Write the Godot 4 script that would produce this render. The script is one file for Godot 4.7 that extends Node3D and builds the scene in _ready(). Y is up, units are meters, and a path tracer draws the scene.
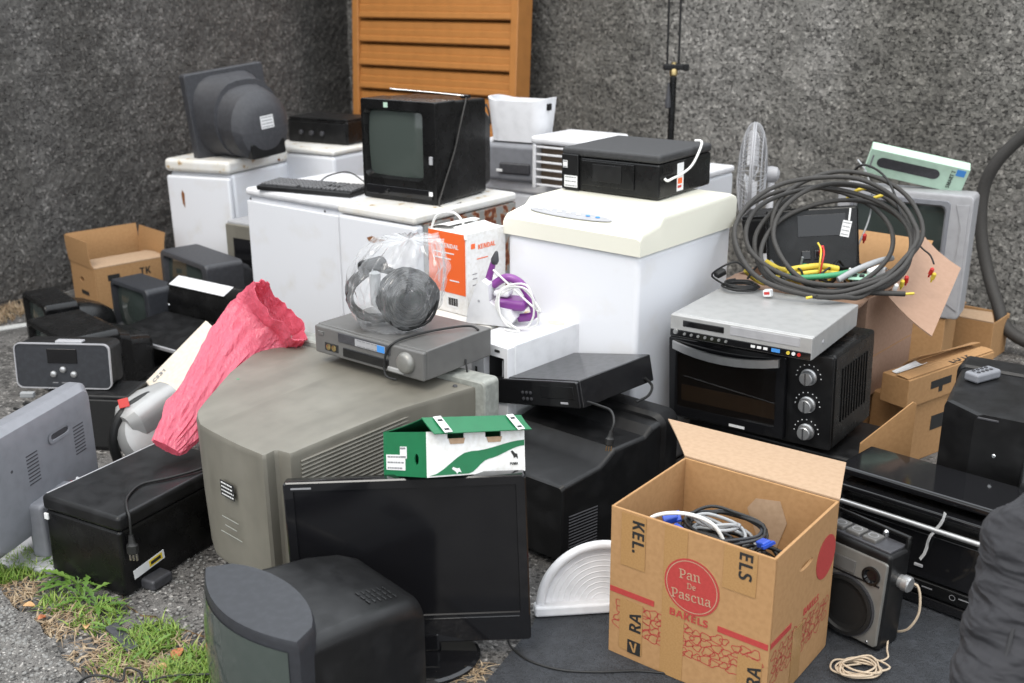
extends Node3D
# A corner of a yard where discarded electronics are heaped against two roughcast walls.
const CAM_H := 1.45
const CAM_PITCH := 18.3
const CAM_F := 1050.0        # focal length in pixels of a 1024 wide picture
var M := {}
var T := {}
var used_names := {}
var rng := RandomNumberGenerator.new()

# ---------------------------------------------------------------- mesh builder
class MB:
	var v := PackedVector3Array()
	var n := PackedVector3Array()
	var t := Transform3D.IDENTITY
	func at(p: Vector3, r := Vector3.ZERO) -> MB:
		t = Transform3D(Basis.from_euler(r * PI / 180.0), p); return self
	func home() -> MB:
		t = Transform3D.IDENTITY; return self
	func tri(a: Vector3, b: Vector3, c: Vector3, out := Vector3.ZERO) -> void:
		if out != Vector3.ZERO and (c - a).cross(b - a).dot(out) < 0.0:
			var s := b; b = c; c = s
		v.append(t * a); v.append(t * b); v.append(t * c)
		for k in 3: n.append(Vector3.ZERO)
	func quad(a: Vector3, b: Vector3, c: Vector3, d: Vector3, out := Vector3.ZERO) -> void:
		tri(a, b, c, out); tri(a, c, d, out)
	func plain(size: Vector3, c := Vector3.ZERO) -> MB:
		var h := size / 2
		for ax in 3:
			for s in [-1.0, 1.0]:
				var o := Vector3.ZERO; o[ax] = s
				var u := Vector3.ZERO; u[(ax + 1) % 3] = 1
				var w := Vector3.ZERO; w[(ax + 2) % 3] = 1
				quad(c + (o - u - w) * h, c + (o + u - w) * h, c + (o + u + w) * h, c + (o - u + w) * h, o)
		return self
	# rounded box with its own normals
	func rbox(size: Vector3, r: float, c := Vector3.ZERO, s := 2) -> MB:
		var h := size / 2
		r = min(r, min(h.x, min(h.y, h.z)) * 0.98)
		var inner := h - Vector3.ONE * r
		for ax in 3:
			var a1 := (ax + 1) % 3
			var a2 := (ax + 2) % 3
			var l1 := []
			var l2 := []
			for k in s + 1:
				l1.append(-h[a1] + r * k / s); l2.append(-h[a2] + r * k / s)
			for k in s + 1:
				l1.append(h[a1] - r + r * k / s); l2.append(h[a2] - r + r * k / s)
			for sg in [-1.0, 1.0]:
				var ps := []
				var ns := []
				for i in l1.size():
					var rp := []
					var rn := []
					for j in l2.size():
						var q := Vector3.ZERO
						q[ax] = sg * h[ax]; q[a1] = l1[i]; q[a2] = l2[j]
						var k := q.clamp(-inner, inner)
						var d := (q - k).normalized()
						rp.append(c + k + d * r); rn.append(d)
					ps.append(rp); ns.append(rn)
				for i in l1.size() - 1:
					for j in l2.size() - 1:
						var ids := [[i, j], [i + 1, j], [i + 1, j + 1], [i, j], [i + 1, j + 1], [i, j + 1]]
						if sg > 0: ids = [[i, j], [i + 1, j + 1], [i + 1, j], [i, j], [i, j + 1], [i + 1, j + 1]]
						for id in ids:
							v.append(t * ps[id[0]][id[1]]); n.append((t.basis * ns[id[0]][id[1]]).normalized())
		return self
	# rings: array of arrays of Vector3 with equal counts
	func skin(rings: Array, closed := true, cap0 := true, cap1 := true) -> MB:
		var m: int = rings[0].size()
		var mid := []
		for r in rings:
			var s := Vector3.ZERO
			for p in r: s += p
			mid.append(s / m)
		var flip := 1.0
		if rings.size() > 1:
			var acc := 0.0
			for i in rings.size() - 1:
				for j in (m if closed else m - 1):
					var a: Vector3 = rings[i][j]
					var b: Vector3 = rings[i][(j + 1) % m]
					var c: Vector3 = rings[i + 1][(j + 1) % m]
					acc += (c - a).cross(b - a).dot(a - mid[i])
			if acc < 0.0: flip = -1.0
		for i in rings.size() - 1:
			for j in (m if closed else m - 1):
				var a: Vector3 = rings[i][j]
				var b: Vector3 = rings[i][(j + 1) % m]
				var c: Vector3 = rings[i + 1][(j + 1) % m]
				var d: Vector3 = rings[i + 1][j]
				if flip > 0: quad(a, b, c, d)
				else: quad(a, d, c, b)
		if closed:
			var k := rings.size() - 1
			for j in m:
				if cap0: tri(mid[0], rings[0][j], rings[0][(j + 1) % m], mid[0] - mid[min(1, k)])
				if cap1: tri(mid[k], rings[k][j], rings[k][(j + 1) % m], mid[k] - mid[max(k - 1, 0)])
		return self
	func tube(pts: PackedVector3Array, r: float, sides := 7, r1 := -1.0) -> MB:
		var rings := []
		var up := Vector3.UP
		for i in pts.size():
			var d := (pts[min(i + 1, pts.size() - 1)] - pts[max(i - 1, 0)])
			if d.length() < 1e-6: d = Vector3.RIGHT
			d = d.normalized()
			if i == 0:
				up = Vector3.UP if absf(d.y) < 0.9 else Vector3.RIGHT
			var x := d.cross(up).normalized()
			up = x.cross(d).normalized()
			var rr := r if r1 < 0 else lerpf(r, r1, float(i) / (pts.size() - 1))
			var ring := []
			for k in sides:
				var a := TAU * k / sides
				ring.append(pts[i] + (x * cos(a) + up * sin(a)) * rr)
			rings.append(ring)
		return skin(rings)
	# profile: Vector2(radius, y), turned about y
	func lathe(prof: Array, sides := 24, cap := true, from := 0.0, sweep := TAU) -> MB:
		var rings := []
		for p in prof:
			var ring := []
			for k in sides:
				var a := from + sweep * k / sides
				ring.append(Vector3(p.x * cos(a), p.y, p.x * sin(a)))
			rings.append(ring)
		return skin(rings, true, cap, cap)
	# outline in x,y pushed along z, with a small chamfer
	func prism(poly: PackedVector2Array, z0: float, z1: float, ch := 0.0) -> MB:
		var tri_ids := Geometry2D.triangulate_polygon(poly)
		var small := poly
		if ch > 0.0:
			var off := Geometry2D.offset_polygon(poly, -ch)
			if off.size() == 1 and off[0].size() == poly.size(): small = off[0]
			else: ch = 0.0
		if ch > 0.0:
			if Geometry2D.is_polygon_clockwise(small) != Geometry2D.is_polygon_clockwise(poly): small.reverse()
			var best := 0
			for k in small.size():
				if small[k].distance_to(poly[0]) < small[best].distance_to(poly[0]): best = k
			var s2 := PackedVector2Array()
			for k in small.size(): s2.append(small[(k + best) % small.size()])
			small = s2
			tri_ids = Geometry2D.triangulate_polygon(small)
		for k in range(0, tri_ids.size(), 3):
			var a := small[tri_ids[k]]; var b := small[tri_ids[k + 1]]; var c := small[tri_ids[k + 2]]
			tri(Vector3(a.x, a.y, z1), Vector3(b.x, b.y, z1), Vector3(c.x, c.y, z1), Vector3.BACK)
			tri(Vector3(a.x, a.y, z0), Vector3(b.x, b.y, z0), Vector3(c.x, c.y, z0), Vector3.FORWARD)
		var m := poly.size()
		var cw := Geometry2D.is_polygon_clockwise(poly)
		for j in m:
			var p := poly[j]; var q := poly[(j + 1) % m]
			var e := q - p
			var o2 := Vector2(e.y, -e.x) * (-1.0 if cw else 1.0)
			var o := Vector3(o2.x, o2.y, 0)
			quad(Vector3(p.x, p.y, z0 + ch), Vector3(q.x, q.y, z0 + ch), Vector3(q.x, q.y, z1 - ch), Vector3(p.x, p.y, z1 - ch), o)
			if ch > 0.0:
				var p2 := small[j]; var q2 := small[(j + 1) % m]
				quad(Vector3(p.x, p.y, z1 - ch), Vector3(q.x, q.y, z1 - ch), Vector3(q2.x, q2.y, z1), Vector3(p2.x, p2.y, z1), o + Vector3.BACK * 0.01)
				quad(Vector3(p.x, p.y, z0 + ch), Vector3(q.x, q.y, z0 + ch), Vector3(q2.x, q2.y, z0), Vector3(p2.x, p2.y, z0), o + Vector3.FORWARD * 0.01)
		return self
	# a sheet of points rows x columns with thickness
	func sheet(g: Array, thick := 0.0) -> MB:
		var r := g.size()
		var c: int = g[0].size()
		if thick <= 0.0:
			for i in r - 1:
				for j in c - 1: quad(g[i][j], g[i][j + 1], g[i + 1][j + 1], g[i + 1][j])
			return self
		var g2 := []
		for i in r:
			var row := []
			for j in c:
				var du: Vector3 = g[i][min(j + 1, c - 1)] - g[i][max(j - 1, 0)]
				var dv: Vector3 = g[min(i + 1, r - 1)][j] - g[max(i - 1, 0)][j]
				row.append(g[i][j] - dv.cross(du).normalized() * thick)
			g2.append(row)
		for i in r - 1:
			for j in c - 1:
				quad(g[i][j], g[i][j + 1], g[i + 1][j + 1], g[i + 1][j])
				quad(g2[i][j], g2[i + 1][j], g2[i + 1][j + 1], g2[i][j + 1])
		for i in r - 1:
			quad(g[i][0], g[i + 1][0], g2[i + 1][0], g2[i][0]); quad(g[i][c - 1], g2[i][c - 1], g2[i + 1][c - 1], g[i + 1][c - 1])
		for j in c - 1:
			quad(g[0][j], g2[0][j], g2[0][j + 1], g[0][j + 1]); quad(g[r - 1][j], g[r - 1][j + 1], g2[r - 1][j + 1], g2[r - 1][j])
		return self
	func mesh(crease := 35.0) -> ArrayMesh:
		var cc := cos(deg_to_rad(crease))
		var fn := PackedVector3Array()
		var by := {}
		var m := v.size() / 3
		for f in m:
			var x := (v[f * 3 + 2] - v[f * 3]).cross(v[f * 3 + 1] - v[f * 3])
			fn.append(x)
			if n[f * 3] != Vector3.ZERO: continue
			for k in 3:
				var key := Vector3i((v[f * 3 + k] * 20000.0).round())
				if by.has(key): by[key].append(f)
				else: by[key] = [f]
		var out := n.duplicate()
		for f in m:
			if n[f * 3] != Vector3.ZERO: continue
			var a := fn[f].normalized()
			for k in 3:
				var s := Vector3.ZERO
				for g in by[Vector3i((v[f * 3 + k] * 20000.0).round())]:
					if fn[g].normalized().dot(a) > cc: s += fn[g]
				out[f * 3 + k] = s.normalized() if s.length_squared() > 1e-20 else (a if a != Vector3.ZERO else Vector3.UP)
		var arr := []
		arr.resize(Mesh.ARRAY_MAX)
		arr[Mesh.ARRAY_VERTEX] = v
		arr[Mesh.ARRAY_NORMAL] = out
		var am := ArrayMesh.new()
		am.add_surface_from_arrays(Mesh.PRIMITIVE_TRIANGLES, arr)
		return am

# ring of a rounded rectangle in the plane z, half sizes a,b
func rr(a: float, b: float, r: float, z: float, c := Vector2.ZERO, seg := 4, bulge := 0.0) -> Array:
	var out := []
	r = min(r, min(a, b) * 0.99)
	for q in 4:
		var sx := 1.0 if q == 0 or q == 3 else -1.0
		var sy := 1.0 if q < 2 else -1.0
		for k in seg + 1:
			var an := PI / 2 * q + PI / 2 * k / seg
			out.append(Vector3(c.x + sx * (a - r) + r * cos(an), c.y + sy * (b - r) + r * sin(an), z))
	return out
# a flat panel with an oval hole cut through it
func holed(w: float, h: float, t: float, c: Vector2, a: float, b: float) -> MB:
	var hole := func(z: float) -> Array:
		var out := []
		for q in 4:
			for k in 5:
				var an := PI / 2 * q + PI / 2 * k / 4
				out.append(Vector3(c.x + a * cos(an), c.y + b * sin(an), z))
		return out
	var r := 0.0006
	return MB.new().skin([rr(w / 2, h / 2, r, -t / 2), rr(w / 2, h / 2, r, t / 2), hole.call(t / 2), hole.call(-t / 2), rr(w / 2, h / 2, r, -t / 2)], true, false, false)
func circle(r: float, seg := 20, c := Vector2.ZERO) -> PackedVector2Array:
	var p := PackedVector2Array()
	for k in seg: p.append(c + Vector2(cos(TAU * k / seg), sin(TAU * k / seg)) * r)
	return p
func smooth_path(pts: Array, per := 6) -> PackedVector3Array:
	var out := PackedVector3Array()
	var m := pts.size()
	for i in m - 1:
		var a: Vector3 = pts[max(i - 1, 0)]; var b: Vector3 = pts[i]; var c: Vector3 = pts[i + 1]; var d: Vector3 = pts[min(i + 2, m - 1)]
		for k in per: out.append(b.cubic_interpolate(c, a, d, float(k) / per))
	out.append(pts[m - 1])
	return out
func numbered(called: String) -> String:
	if not used_names.has(called):
		used_names[called] = 0; return called
	used_names[called] += 1
	return "%s_%03d" % [called, used_names[called]]
func thing(called: String, label: String, category: String, pos := Vector3.ZERO, rot := Vector3.ZERO, group := "") -> Node3D:
	var o := Node3D.new()
	o.name = numbered(called)
	add_child(o)
	o.position = pos; o.rotation_degrees = rot
	o.set_meta("label", label); o.set_meta("category", category)
	if group != "": o.set_meta("group", group)
	return o
func part(parent: Node3D, called: String, mb: MB, m: Material, pos := Vector3.ZERO, rot := Vector3.ZERO, crease := 35.0) -> MeshInstance3D:
	return put(parent, called, mb.mesh(crease), m, pos, rot)
func put(parent: Node3D, called: String, mesh: Mesh, m: Material, pos := Vector3.ZERO, rot := Vector3.ZERO) -> MeshInstance3D:
	var o := MeshInstance3D.new()
	o.mesh = mesh; o.material_override = m; o.name = called
	parent.add_child(o, true)
	o.position = pos; o.rotation_degrees = rot
	return o
func structure(called: String, mesh: Mesh, m: Material) -> MeshInstance3D:
	var o := MeshInstance3D.new()
	o.mesh = mesh; o.material_override = m; o.name = called
	add_child(o)
	o.set_meta("kind", "structure")
	return o
func letters(parent: Node3D, text: String, height: float, m: Material, pos: Vector3, rot := Vector3.ZERO, bold := true, face := "Droid Sans", called := "lettering", wide := 1.0) -> MeshInstance3D:
	var tm := TextMesh.new()
	var f := SystemFont.new()
	f.font_names = PackedStringArray([face])
	f.font_weight = 700 if bold else 400
	if face == "script":
		f.font_names = PackedStringArray(["Droid Serif"]); f.font_italic = true
	tm.font = f; tm.text = text; tm.font_size = 32; tm.pixel_size = height / 23.0
	tm.depth = 0.0006; tm.curve_step = 1.0
	var o := put(parent, called, tm, m, pos, rot)
	o.scale = Vector3(wide, 1, 1)
	return o
# a point seen at a pixel, on a level plane or at a depth along the lens axis
func ray(px: float, py: float) -> Vector3:
	var u := (px - 512.0) / CAM_F
	var w := (341.5 - py) / CAM_F
	var c := cos(deg_to_rad(CAM_PITCH))
	var s := sin(deg_to_rad(CAM_PITCH))
	return Vector3(u, w * c - s, -(w * s + c))
func level(px: float, py: float, h := 0.0) -> Vector3:
	var r := ray(px, py)
	return Vector3(0, CAM_H, 0) + r * ((h - CAM_H) / r.y)
func deep(px: float, py: float, d: float) -> Vector3:
	return Vector3(0, CAM_H, 0) + ray(px, py) * d

# ---------------------------------------------------------------- materials
func lin(r: float, g: float, b: float) -> Color:
	return Color(r, g, b).linear_to_srgb()
func noise(kind: int, freq: float, oct := 3, sd := 1) -> FastNoiseLite:
	var f := FastNoiseLite.new()
	f.noise_type = kind; f.frequency = freq; f.seed = sd
	f.fractal_type = FastNoiseLite.FRACTAL_FBM if oct > 1 else FastNoiseLite.FRACTAL_NONE
	f.fractal_octaves = oct
	return f
func grey_image(f: FastNoiseLite, size: int) -> PackedByteArray:
	var im := f.get_seamless_image(size, size)
	im.convert(Image.FORMAT_L8)
	return im.get_data()
func image_tex(d: PackedByteArray, size: int, rgb := true) -> ImageTexture:
	return ImageTexture.create_from_image(Image.create_from_data(size, size, false, Image.FORMAT_RGB8 if rgb else Image.FORMAT_L8, d))
# map grey through colour stops (sRGB colours)
func ramp(d: PackedByteArray, stops: Array) -> PackedByteArray:
	var lut := PackedByteArray()
	for i in 256:
		var x := i / 255.0
		var c: Color = stops[0][1]
		for k in stops.size() - 1:
			var a: Array = stops[k]
			var b: Array = stops[k + 1]
			if x >= a[0]: c = (a[1] as Color).lerp(b[1], clampf((x - a[0]) / maxf(b[0] - a[0], 1e-4), 0, 1))
		lut.append(int(clampf(c.r, 0, 1) * 255)); lut.append(int(clampf(c.g, 0, 1) * 255)); lut.append(int(clampf(c.b, 0, 1) * 255))
	var out := PackedByteArray()
	out.resize(d.size() * 3)
	for i in d.size():
		var k := d[i] * 3
		out[i * 3] = lut[k]; out[i * 3 + 1] = lut[k + 1]; out[i * 3 + 2] = lut[k + 2]
	return out
func mat(called: String, col: Color, rough: float, o := {}) -> StandardMaterial3D:
	var m := StandardMaterial3D.new()
	m.albedo_color = col; m.roughness = rough
	m.metallic = o.get("metal", 0.0)
	m.resource_name = called
	if o.has("tex"):
		m.albedo_texture = T[o.tex]
	if o.has("rtex"):
		m.roughness_texture = T[o.rtex]; m.roughness_texture_channel = BaseMaterial3D.TEXTURE_CHANNEL_RED
	if o.has("bump"):
		m.heightmap_enabled = true; m.heightmap_texture = T[o.bump]; m.heightmap_scale = o.get("relief", 0.1)
	m.uv1_triplanar = true
	m.uv1_world_triplanar = o.get("world", false)
	m.uv1_scale = Vector3.ONE * o.get("scale", 3.0)
	if o.has("detail"):
		m.detail_enabled = true; m.detail_albedo = T[o.detail]; m.detail_blend_mode = BaseMaterial3D.BLEND_MODE_MUL
		m.detail_uv_layer = BaseMaterial3D.DETAIL_UV_2; m.uv2_triplanar = true; m.uv2_scale = Vector3.ONE * o.get("dscale", 0.11)
	if o.has("clear"):
		m.clearcoat_enabled = true; m.clearcoat = o.clear; m.clearcoat_roughness = 0.1
	if o.has("alpha"):
		m.transparency = BaseMaterial3D.TRANSPARENCY_ALPHA
		m.albedo_color.a = o.alpha
	if o.has("back"):
		m.backlight_enabled = true; m.backlight = o.back
	if o.has("both"): m.cull_mode = BaseMaterial3D.CULL_DISABLED
	if o.has("vc"): m.vertex_color_use_as_albedo = true
	if o.has("spec"): m.metallic_specular = o.spec
	M[called] = m
	return m
func make_textures() -> void:
	var W := Color.WHITE
	var g := func(x: float) -> Color: return Color(x, x, x)
	T.smudge = image_tex(ramp(grey_image(noise(FastNoiseLite.TYPE_SIMPLEX, 0.008, 5, 3), 512), [[0.0, g.call(0.93)], [0.45, g.call(0.975)], [1.0, W]]), 512)
	T.dust = image_tex(ramp(grey_image(noise(FastNoiseLite.TYPE_SIMPLEX, 0.014, 6, 9), 512), [[0.0, g.call(0.84)], [0.5, g.call(0.90)], [0.75, g.call(0.96)], [1.0, W]]), 512)
	# settled dust: a dark ground with pale clouds, specks and short scuffs
	var du := grey_image(noise(FastNoiseLite.TYPE_SIMPLEX, 0.02, 5, 19), 512)
	var ds := grey_image(noise(FastNoiseLite.TYPE_SIMPLEX, 0.35, 1, 23), 512)
	var dc := grey_image(noise(FastNoiseLite.TYPE_SIMPLEX, 0.005, 3, 27), 512)
	var dd_ := PackedByteArray(); dd_.resize(512 * 512 * 3)
	for i in 512 * 512:
		var v := 0.44 + 0.06 * du[i] / 255.0 + 0.16 * smoothstep(0.5, 0.95, dc[i] / 255.0)
		if ds[i] > 244: v += 0.14 * du[i] / 255.0
		for k in 3: dd_[i * 3 + k] = int(clampf(v, 0, 1) * 255)
	var dl := RandomNumberGenerator.new(); dl.seed = 29
	for n in 70:
		var p := Vector2(dl.randf() * 512, dl.randf() * 512)
		var dir := Vector2.RIGHT.rotated(dl.randf() * TAU)
		for s in dl.randi_range(10, 60):
			p += dir; dir = dir.rotated(dl.randf_range(-0.05, 0.05))
			var i := (posmod(int(p.y), 512) * 512 + posmod(int(p.x), 512)) * 3
			for k in 3: dd_[i + k] = mini(255, dd_[i + k] + 22)
	T.dusty = image_tex(dd_, 512)
	T.rough = image_tex(ramp(grey_image(noise(FastNoiseLite.TYPE_SIMPLEX, 0.01, 5, 12), 512), [[0.0, g.call(0.6)], [0.5, g.call(0.8)], [1.0, W]]), 512)
	T.grain = image_tex(grey_image(noise(FastNoiseLite.TYPE_SIMPLEX, 0.3, 2, 5), 256), 256, false)
	T.card = image_tex(ramp(grey_image(noise(FastNoiseLite.TYPE_SIMPLEX, 0.03, 6, 17), 512), [[0.0, Color(0.93, 0.92, 0.90)], [0.5, Color(0.97, 0.965, 0.955)], [1.0, W]]), 512)
	# cloth folds: ridges that run across
	var fo := PackedByteArray(); fo.resize(256 * 256)
	var ff := noise(FastNoiseLite.TYPE_SIMPLEX, 0.02, 3, 39)
	for y in 256:
		for x in 256: fo[y * 256 + x] = int(255 * clampf(1.0 - 1.6 * absf(ff.get_noise_2d(x * 0.7 + y * 0.6, y * 1.9 - x * 0.3)), 0, 1))
	T.folds = image_tex(fo, 256, false)
	# crumpled film: sharp ridges at several sizes
	var ck := PackedByteArray(); ck.resize(512 * 512)
	var f1 := noise(FastNoiseLite.TYPE_SIMPLEX, 0.015, 1, 33)
	var f2 := noise(FastNoiseLite.TYPE_SIMPLEX, 0.045, 1, 34)
	var f3 := noise(FastNoiseLite.TYPE_SIMPLEX, 0.10, 1, 35)
	for y in 512:
		for x in 512: ck[y * 512 + x] = int(255 * clampf(1.0 - 0.75 * absf(f1.get_noise_2d(x, y * 0.5)) - 0.40 * absf(f2.get_noise_2d(x, y * 0.6)) - 0.18 * absf(f3.get_noise_2d(x, y)), 0, 1))
	T.crinkle = image_tex(ck, 512, false)
	T.cloth = image_tex(grey_image(noise(FastNoiseLite.TYPE_SIMPLEX, 0.012, 4, 21), 512), 512, false)
	# roughcast: stones from a cellular pattern, each with its own tone
	var cv := noise(FastNoiseLite.TYPE_CELLULAR, 0.095, 1, 31)
	cv.cellular_return_type = FastNoiseLite.RETURN_CELL_VALUE
	var cd := noise(FastNoiseLite.TYPE_CELLULAR, 0.095, 1, 31)
	cd.cellular_return_type = FastNoiseLite.RETURN_DISTANCE
	for f in [cv, cd]:
		f.domain_warp_enabled = true; f.domain_warp_amplitude = 11.0; f.domain_warp_frequency = 0.08
		f.cellular_jitter = 1.0
	var size := 1024
	var a := grey_image(cv, size)
	var b := grey_image(cd, size)
	var fine := grey_image(noise(FastNoiseLite.TYPE_SIMPLEX, 0.12, 3, 41), size)
	var big := grey_image(noise(FastNoiseLite.TYPE_SIMPLEX, 0.035, 3, 47), size)
	var patch := grey_image(noise(FastNoiseLite.TYPE_SIMPLEX, 0.006, 4, 43), size)
	var col := PackedByteArray(); col.resize(size * size * 3)
	var col2 := PackedByteArray(); col2.resize(size * size * 3)
	var hgt := PackedByteArray(); hgt.resize(size * size)
	for i in size * size:
		var s := a[i] / 255.0
		var stone: float = 0.42 + 0.15 * s
		if s > 0.92: stone = 0.64
		elif s < 0.10: stone = 0.30
		var gap := smoothstep(0.55, 0.9, b[i] / 255.0)
		var v: float = lerpf(stone, 0.27, gap) * (0.74 + 0.26 * fine[i] / 255.0 + 0.22 * big[i] / 255.0) * (0.86 + 0.24 * patch[i] / 255.0)
		var k := int(clampf(v, 0, 1) * 255)
		col[i * 3] = k; col[i * 3 + 1] = int(k * 0.985); col[i * 3 + 2] = int(k * 0.955)
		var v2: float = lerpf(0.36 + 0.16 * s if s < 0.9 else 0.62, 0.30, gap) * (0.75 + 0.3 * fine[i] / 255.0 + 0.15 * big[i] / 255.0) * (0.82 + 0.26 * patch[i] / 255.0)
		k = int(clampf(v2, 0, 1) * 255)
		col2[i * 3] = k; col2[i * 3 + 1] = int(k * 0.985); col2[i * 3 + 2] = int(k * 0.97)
		hgt[i] = int(clampf((1.0 - gap) * (0.6 + 0.3 * s) + 0.12 * fine[i] / 255.0, 0, 1) * 255)
	# slow stains and runs, stretched downwards
	var st := PackedByteArray(); st.resize(256 * 256 * 3)
	var fs := noise(FastNoiseLite.TYPE_SIMPLEX, 0.016, 5, 45)
	for y in 256:
		for x in 256:
			var q := clampf(0.5 + 0.9 * fs.get_noise_2d(x * 1.6, y * 0.45) + 0.25 * fs.get_noise_2d(x * 0.5 + 300.0, y * 0.5), 0, 1)
			var i := (y * 256 + x) * 3
			st[i] = int(255 * lerpf(0.74, 1.0, q)); st[i + 1] = int(255 * lerpf(0.735, 1.0, q)); st[i + 2] = int(255 * lerpf(0.72, 1.0, q))
	T.stain = image_tex(st, 256)
	var soft := PackedByteArray(); soft.resize(st.size())
	for i in st.size(): soft[i] = 255 - int((255 - st[i]) * 0.42)
	T.stain_soft = image_tex(soft, 256)
	T.wall = image_tex(col, size)
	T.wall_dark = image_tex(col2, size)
	T.wall_h = image_tex(hgt, size, false)
	# asphalt and worn concrete with stones in it
	var e := noise(FastNoiseLite.TYPE_CELLULAR, 0.09, 1, 51); e.cellular_return_type = FastNoiseLite.RETURN_CELL_VALUE
	var ed := noise(FastNoiseLite.TYPE_CELLULAR, 0.09, 1, 51); ed.cellular_return_type = FastNoiseLite.RETURN_DISTANCE
	a = grey_image(e, size); b = grey_image(ed, size)
	for i in size * size:
		var s := a[i] / 255.0
		var stone: float = 0.42 + 0.12 * s
		var dd := b[i] / 255.0
		var inside := 1.0 - smoothstep(0.35, 0.6, dd)
		if s > 0.88: stone = lerpf(0.46, 0.72, inside)
		elif s < 0.2: stone = lerpf(0.42, 0.26, inside)
		var v: float = stone * (0.72 + 0.42 * fine[i] / 255.0) * (0.75 + 0.45 * patch[i] / 255.0)
		var k := int(clampf(v, 0, 1) * 255)
		col[i * 3] = k; col[i * 3 + 1] = int(k * 0.98); col[i * 3 + 2] = int(k * 0.95)
		hgt[i] = int(clampf((inside if s > 0.6 else 0.2) * 0.5 + 0.4 * fine[i] / 255.0, 0, 1) * 255)
	T.asphalt = image_tex(col, size)
	T.asphalt_h = image_tex(hgt, size, false)
	T.soil = image_tex(ramp(grey_image(noise(FastNoiseLite.TYPE_SIMPLEX, 0.035, 6, 61), 512), [[0.0, Color(0.30, 0.23, 0.17)], [0.45, Color(0.50, 0.41, 0.31)], [0.7, Color(0.66, 0.56, 0.43)], [1.0, Color(0.78, 0.70, 0.58)]]), 512)
	# rust blooms on enamel
	T.rust = image_tex(ramp(grey_image(noise(FastNoiseLite.TYPE_SIMPLEX, 0.012, 5, 71), 512), [[0.0, Color(0.58, 0.58, 0.57)], [0.52, Color(0.62, 0.61, 0.59)], [0.60, Color(0.62, 0.40, 0.26)], [0.75, Color(0.45, 0.22, 0.12)], [1.0, Color(0.35, 0.16, 0.09)]]), 512)
	T.enamel = image_tex(ramp(grey_image(noise(FastNoiseLite.TYPE_SIMPLEX, 0.010, 6, 73), 512), [[0.0, Color(0.95, 0.935, 0.91)], [0.15, Color(0.985, 0.98, 0.97)], [0.35, W], [1.0, W]]), 512)
	T.stained = image_tex(ramp(grey_image(noise(FastNoiseLite.TYPE_SIMPLEX, 0.014, 6, 75), 512), [[0.0, Color(0.60, 0.40, 0.22)], [0.10, Color(0.84, 0.74, 0.58)], [0.18, Color(0.97, 0.95, 0.91)], [1.0, W]]), 512)

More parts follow.
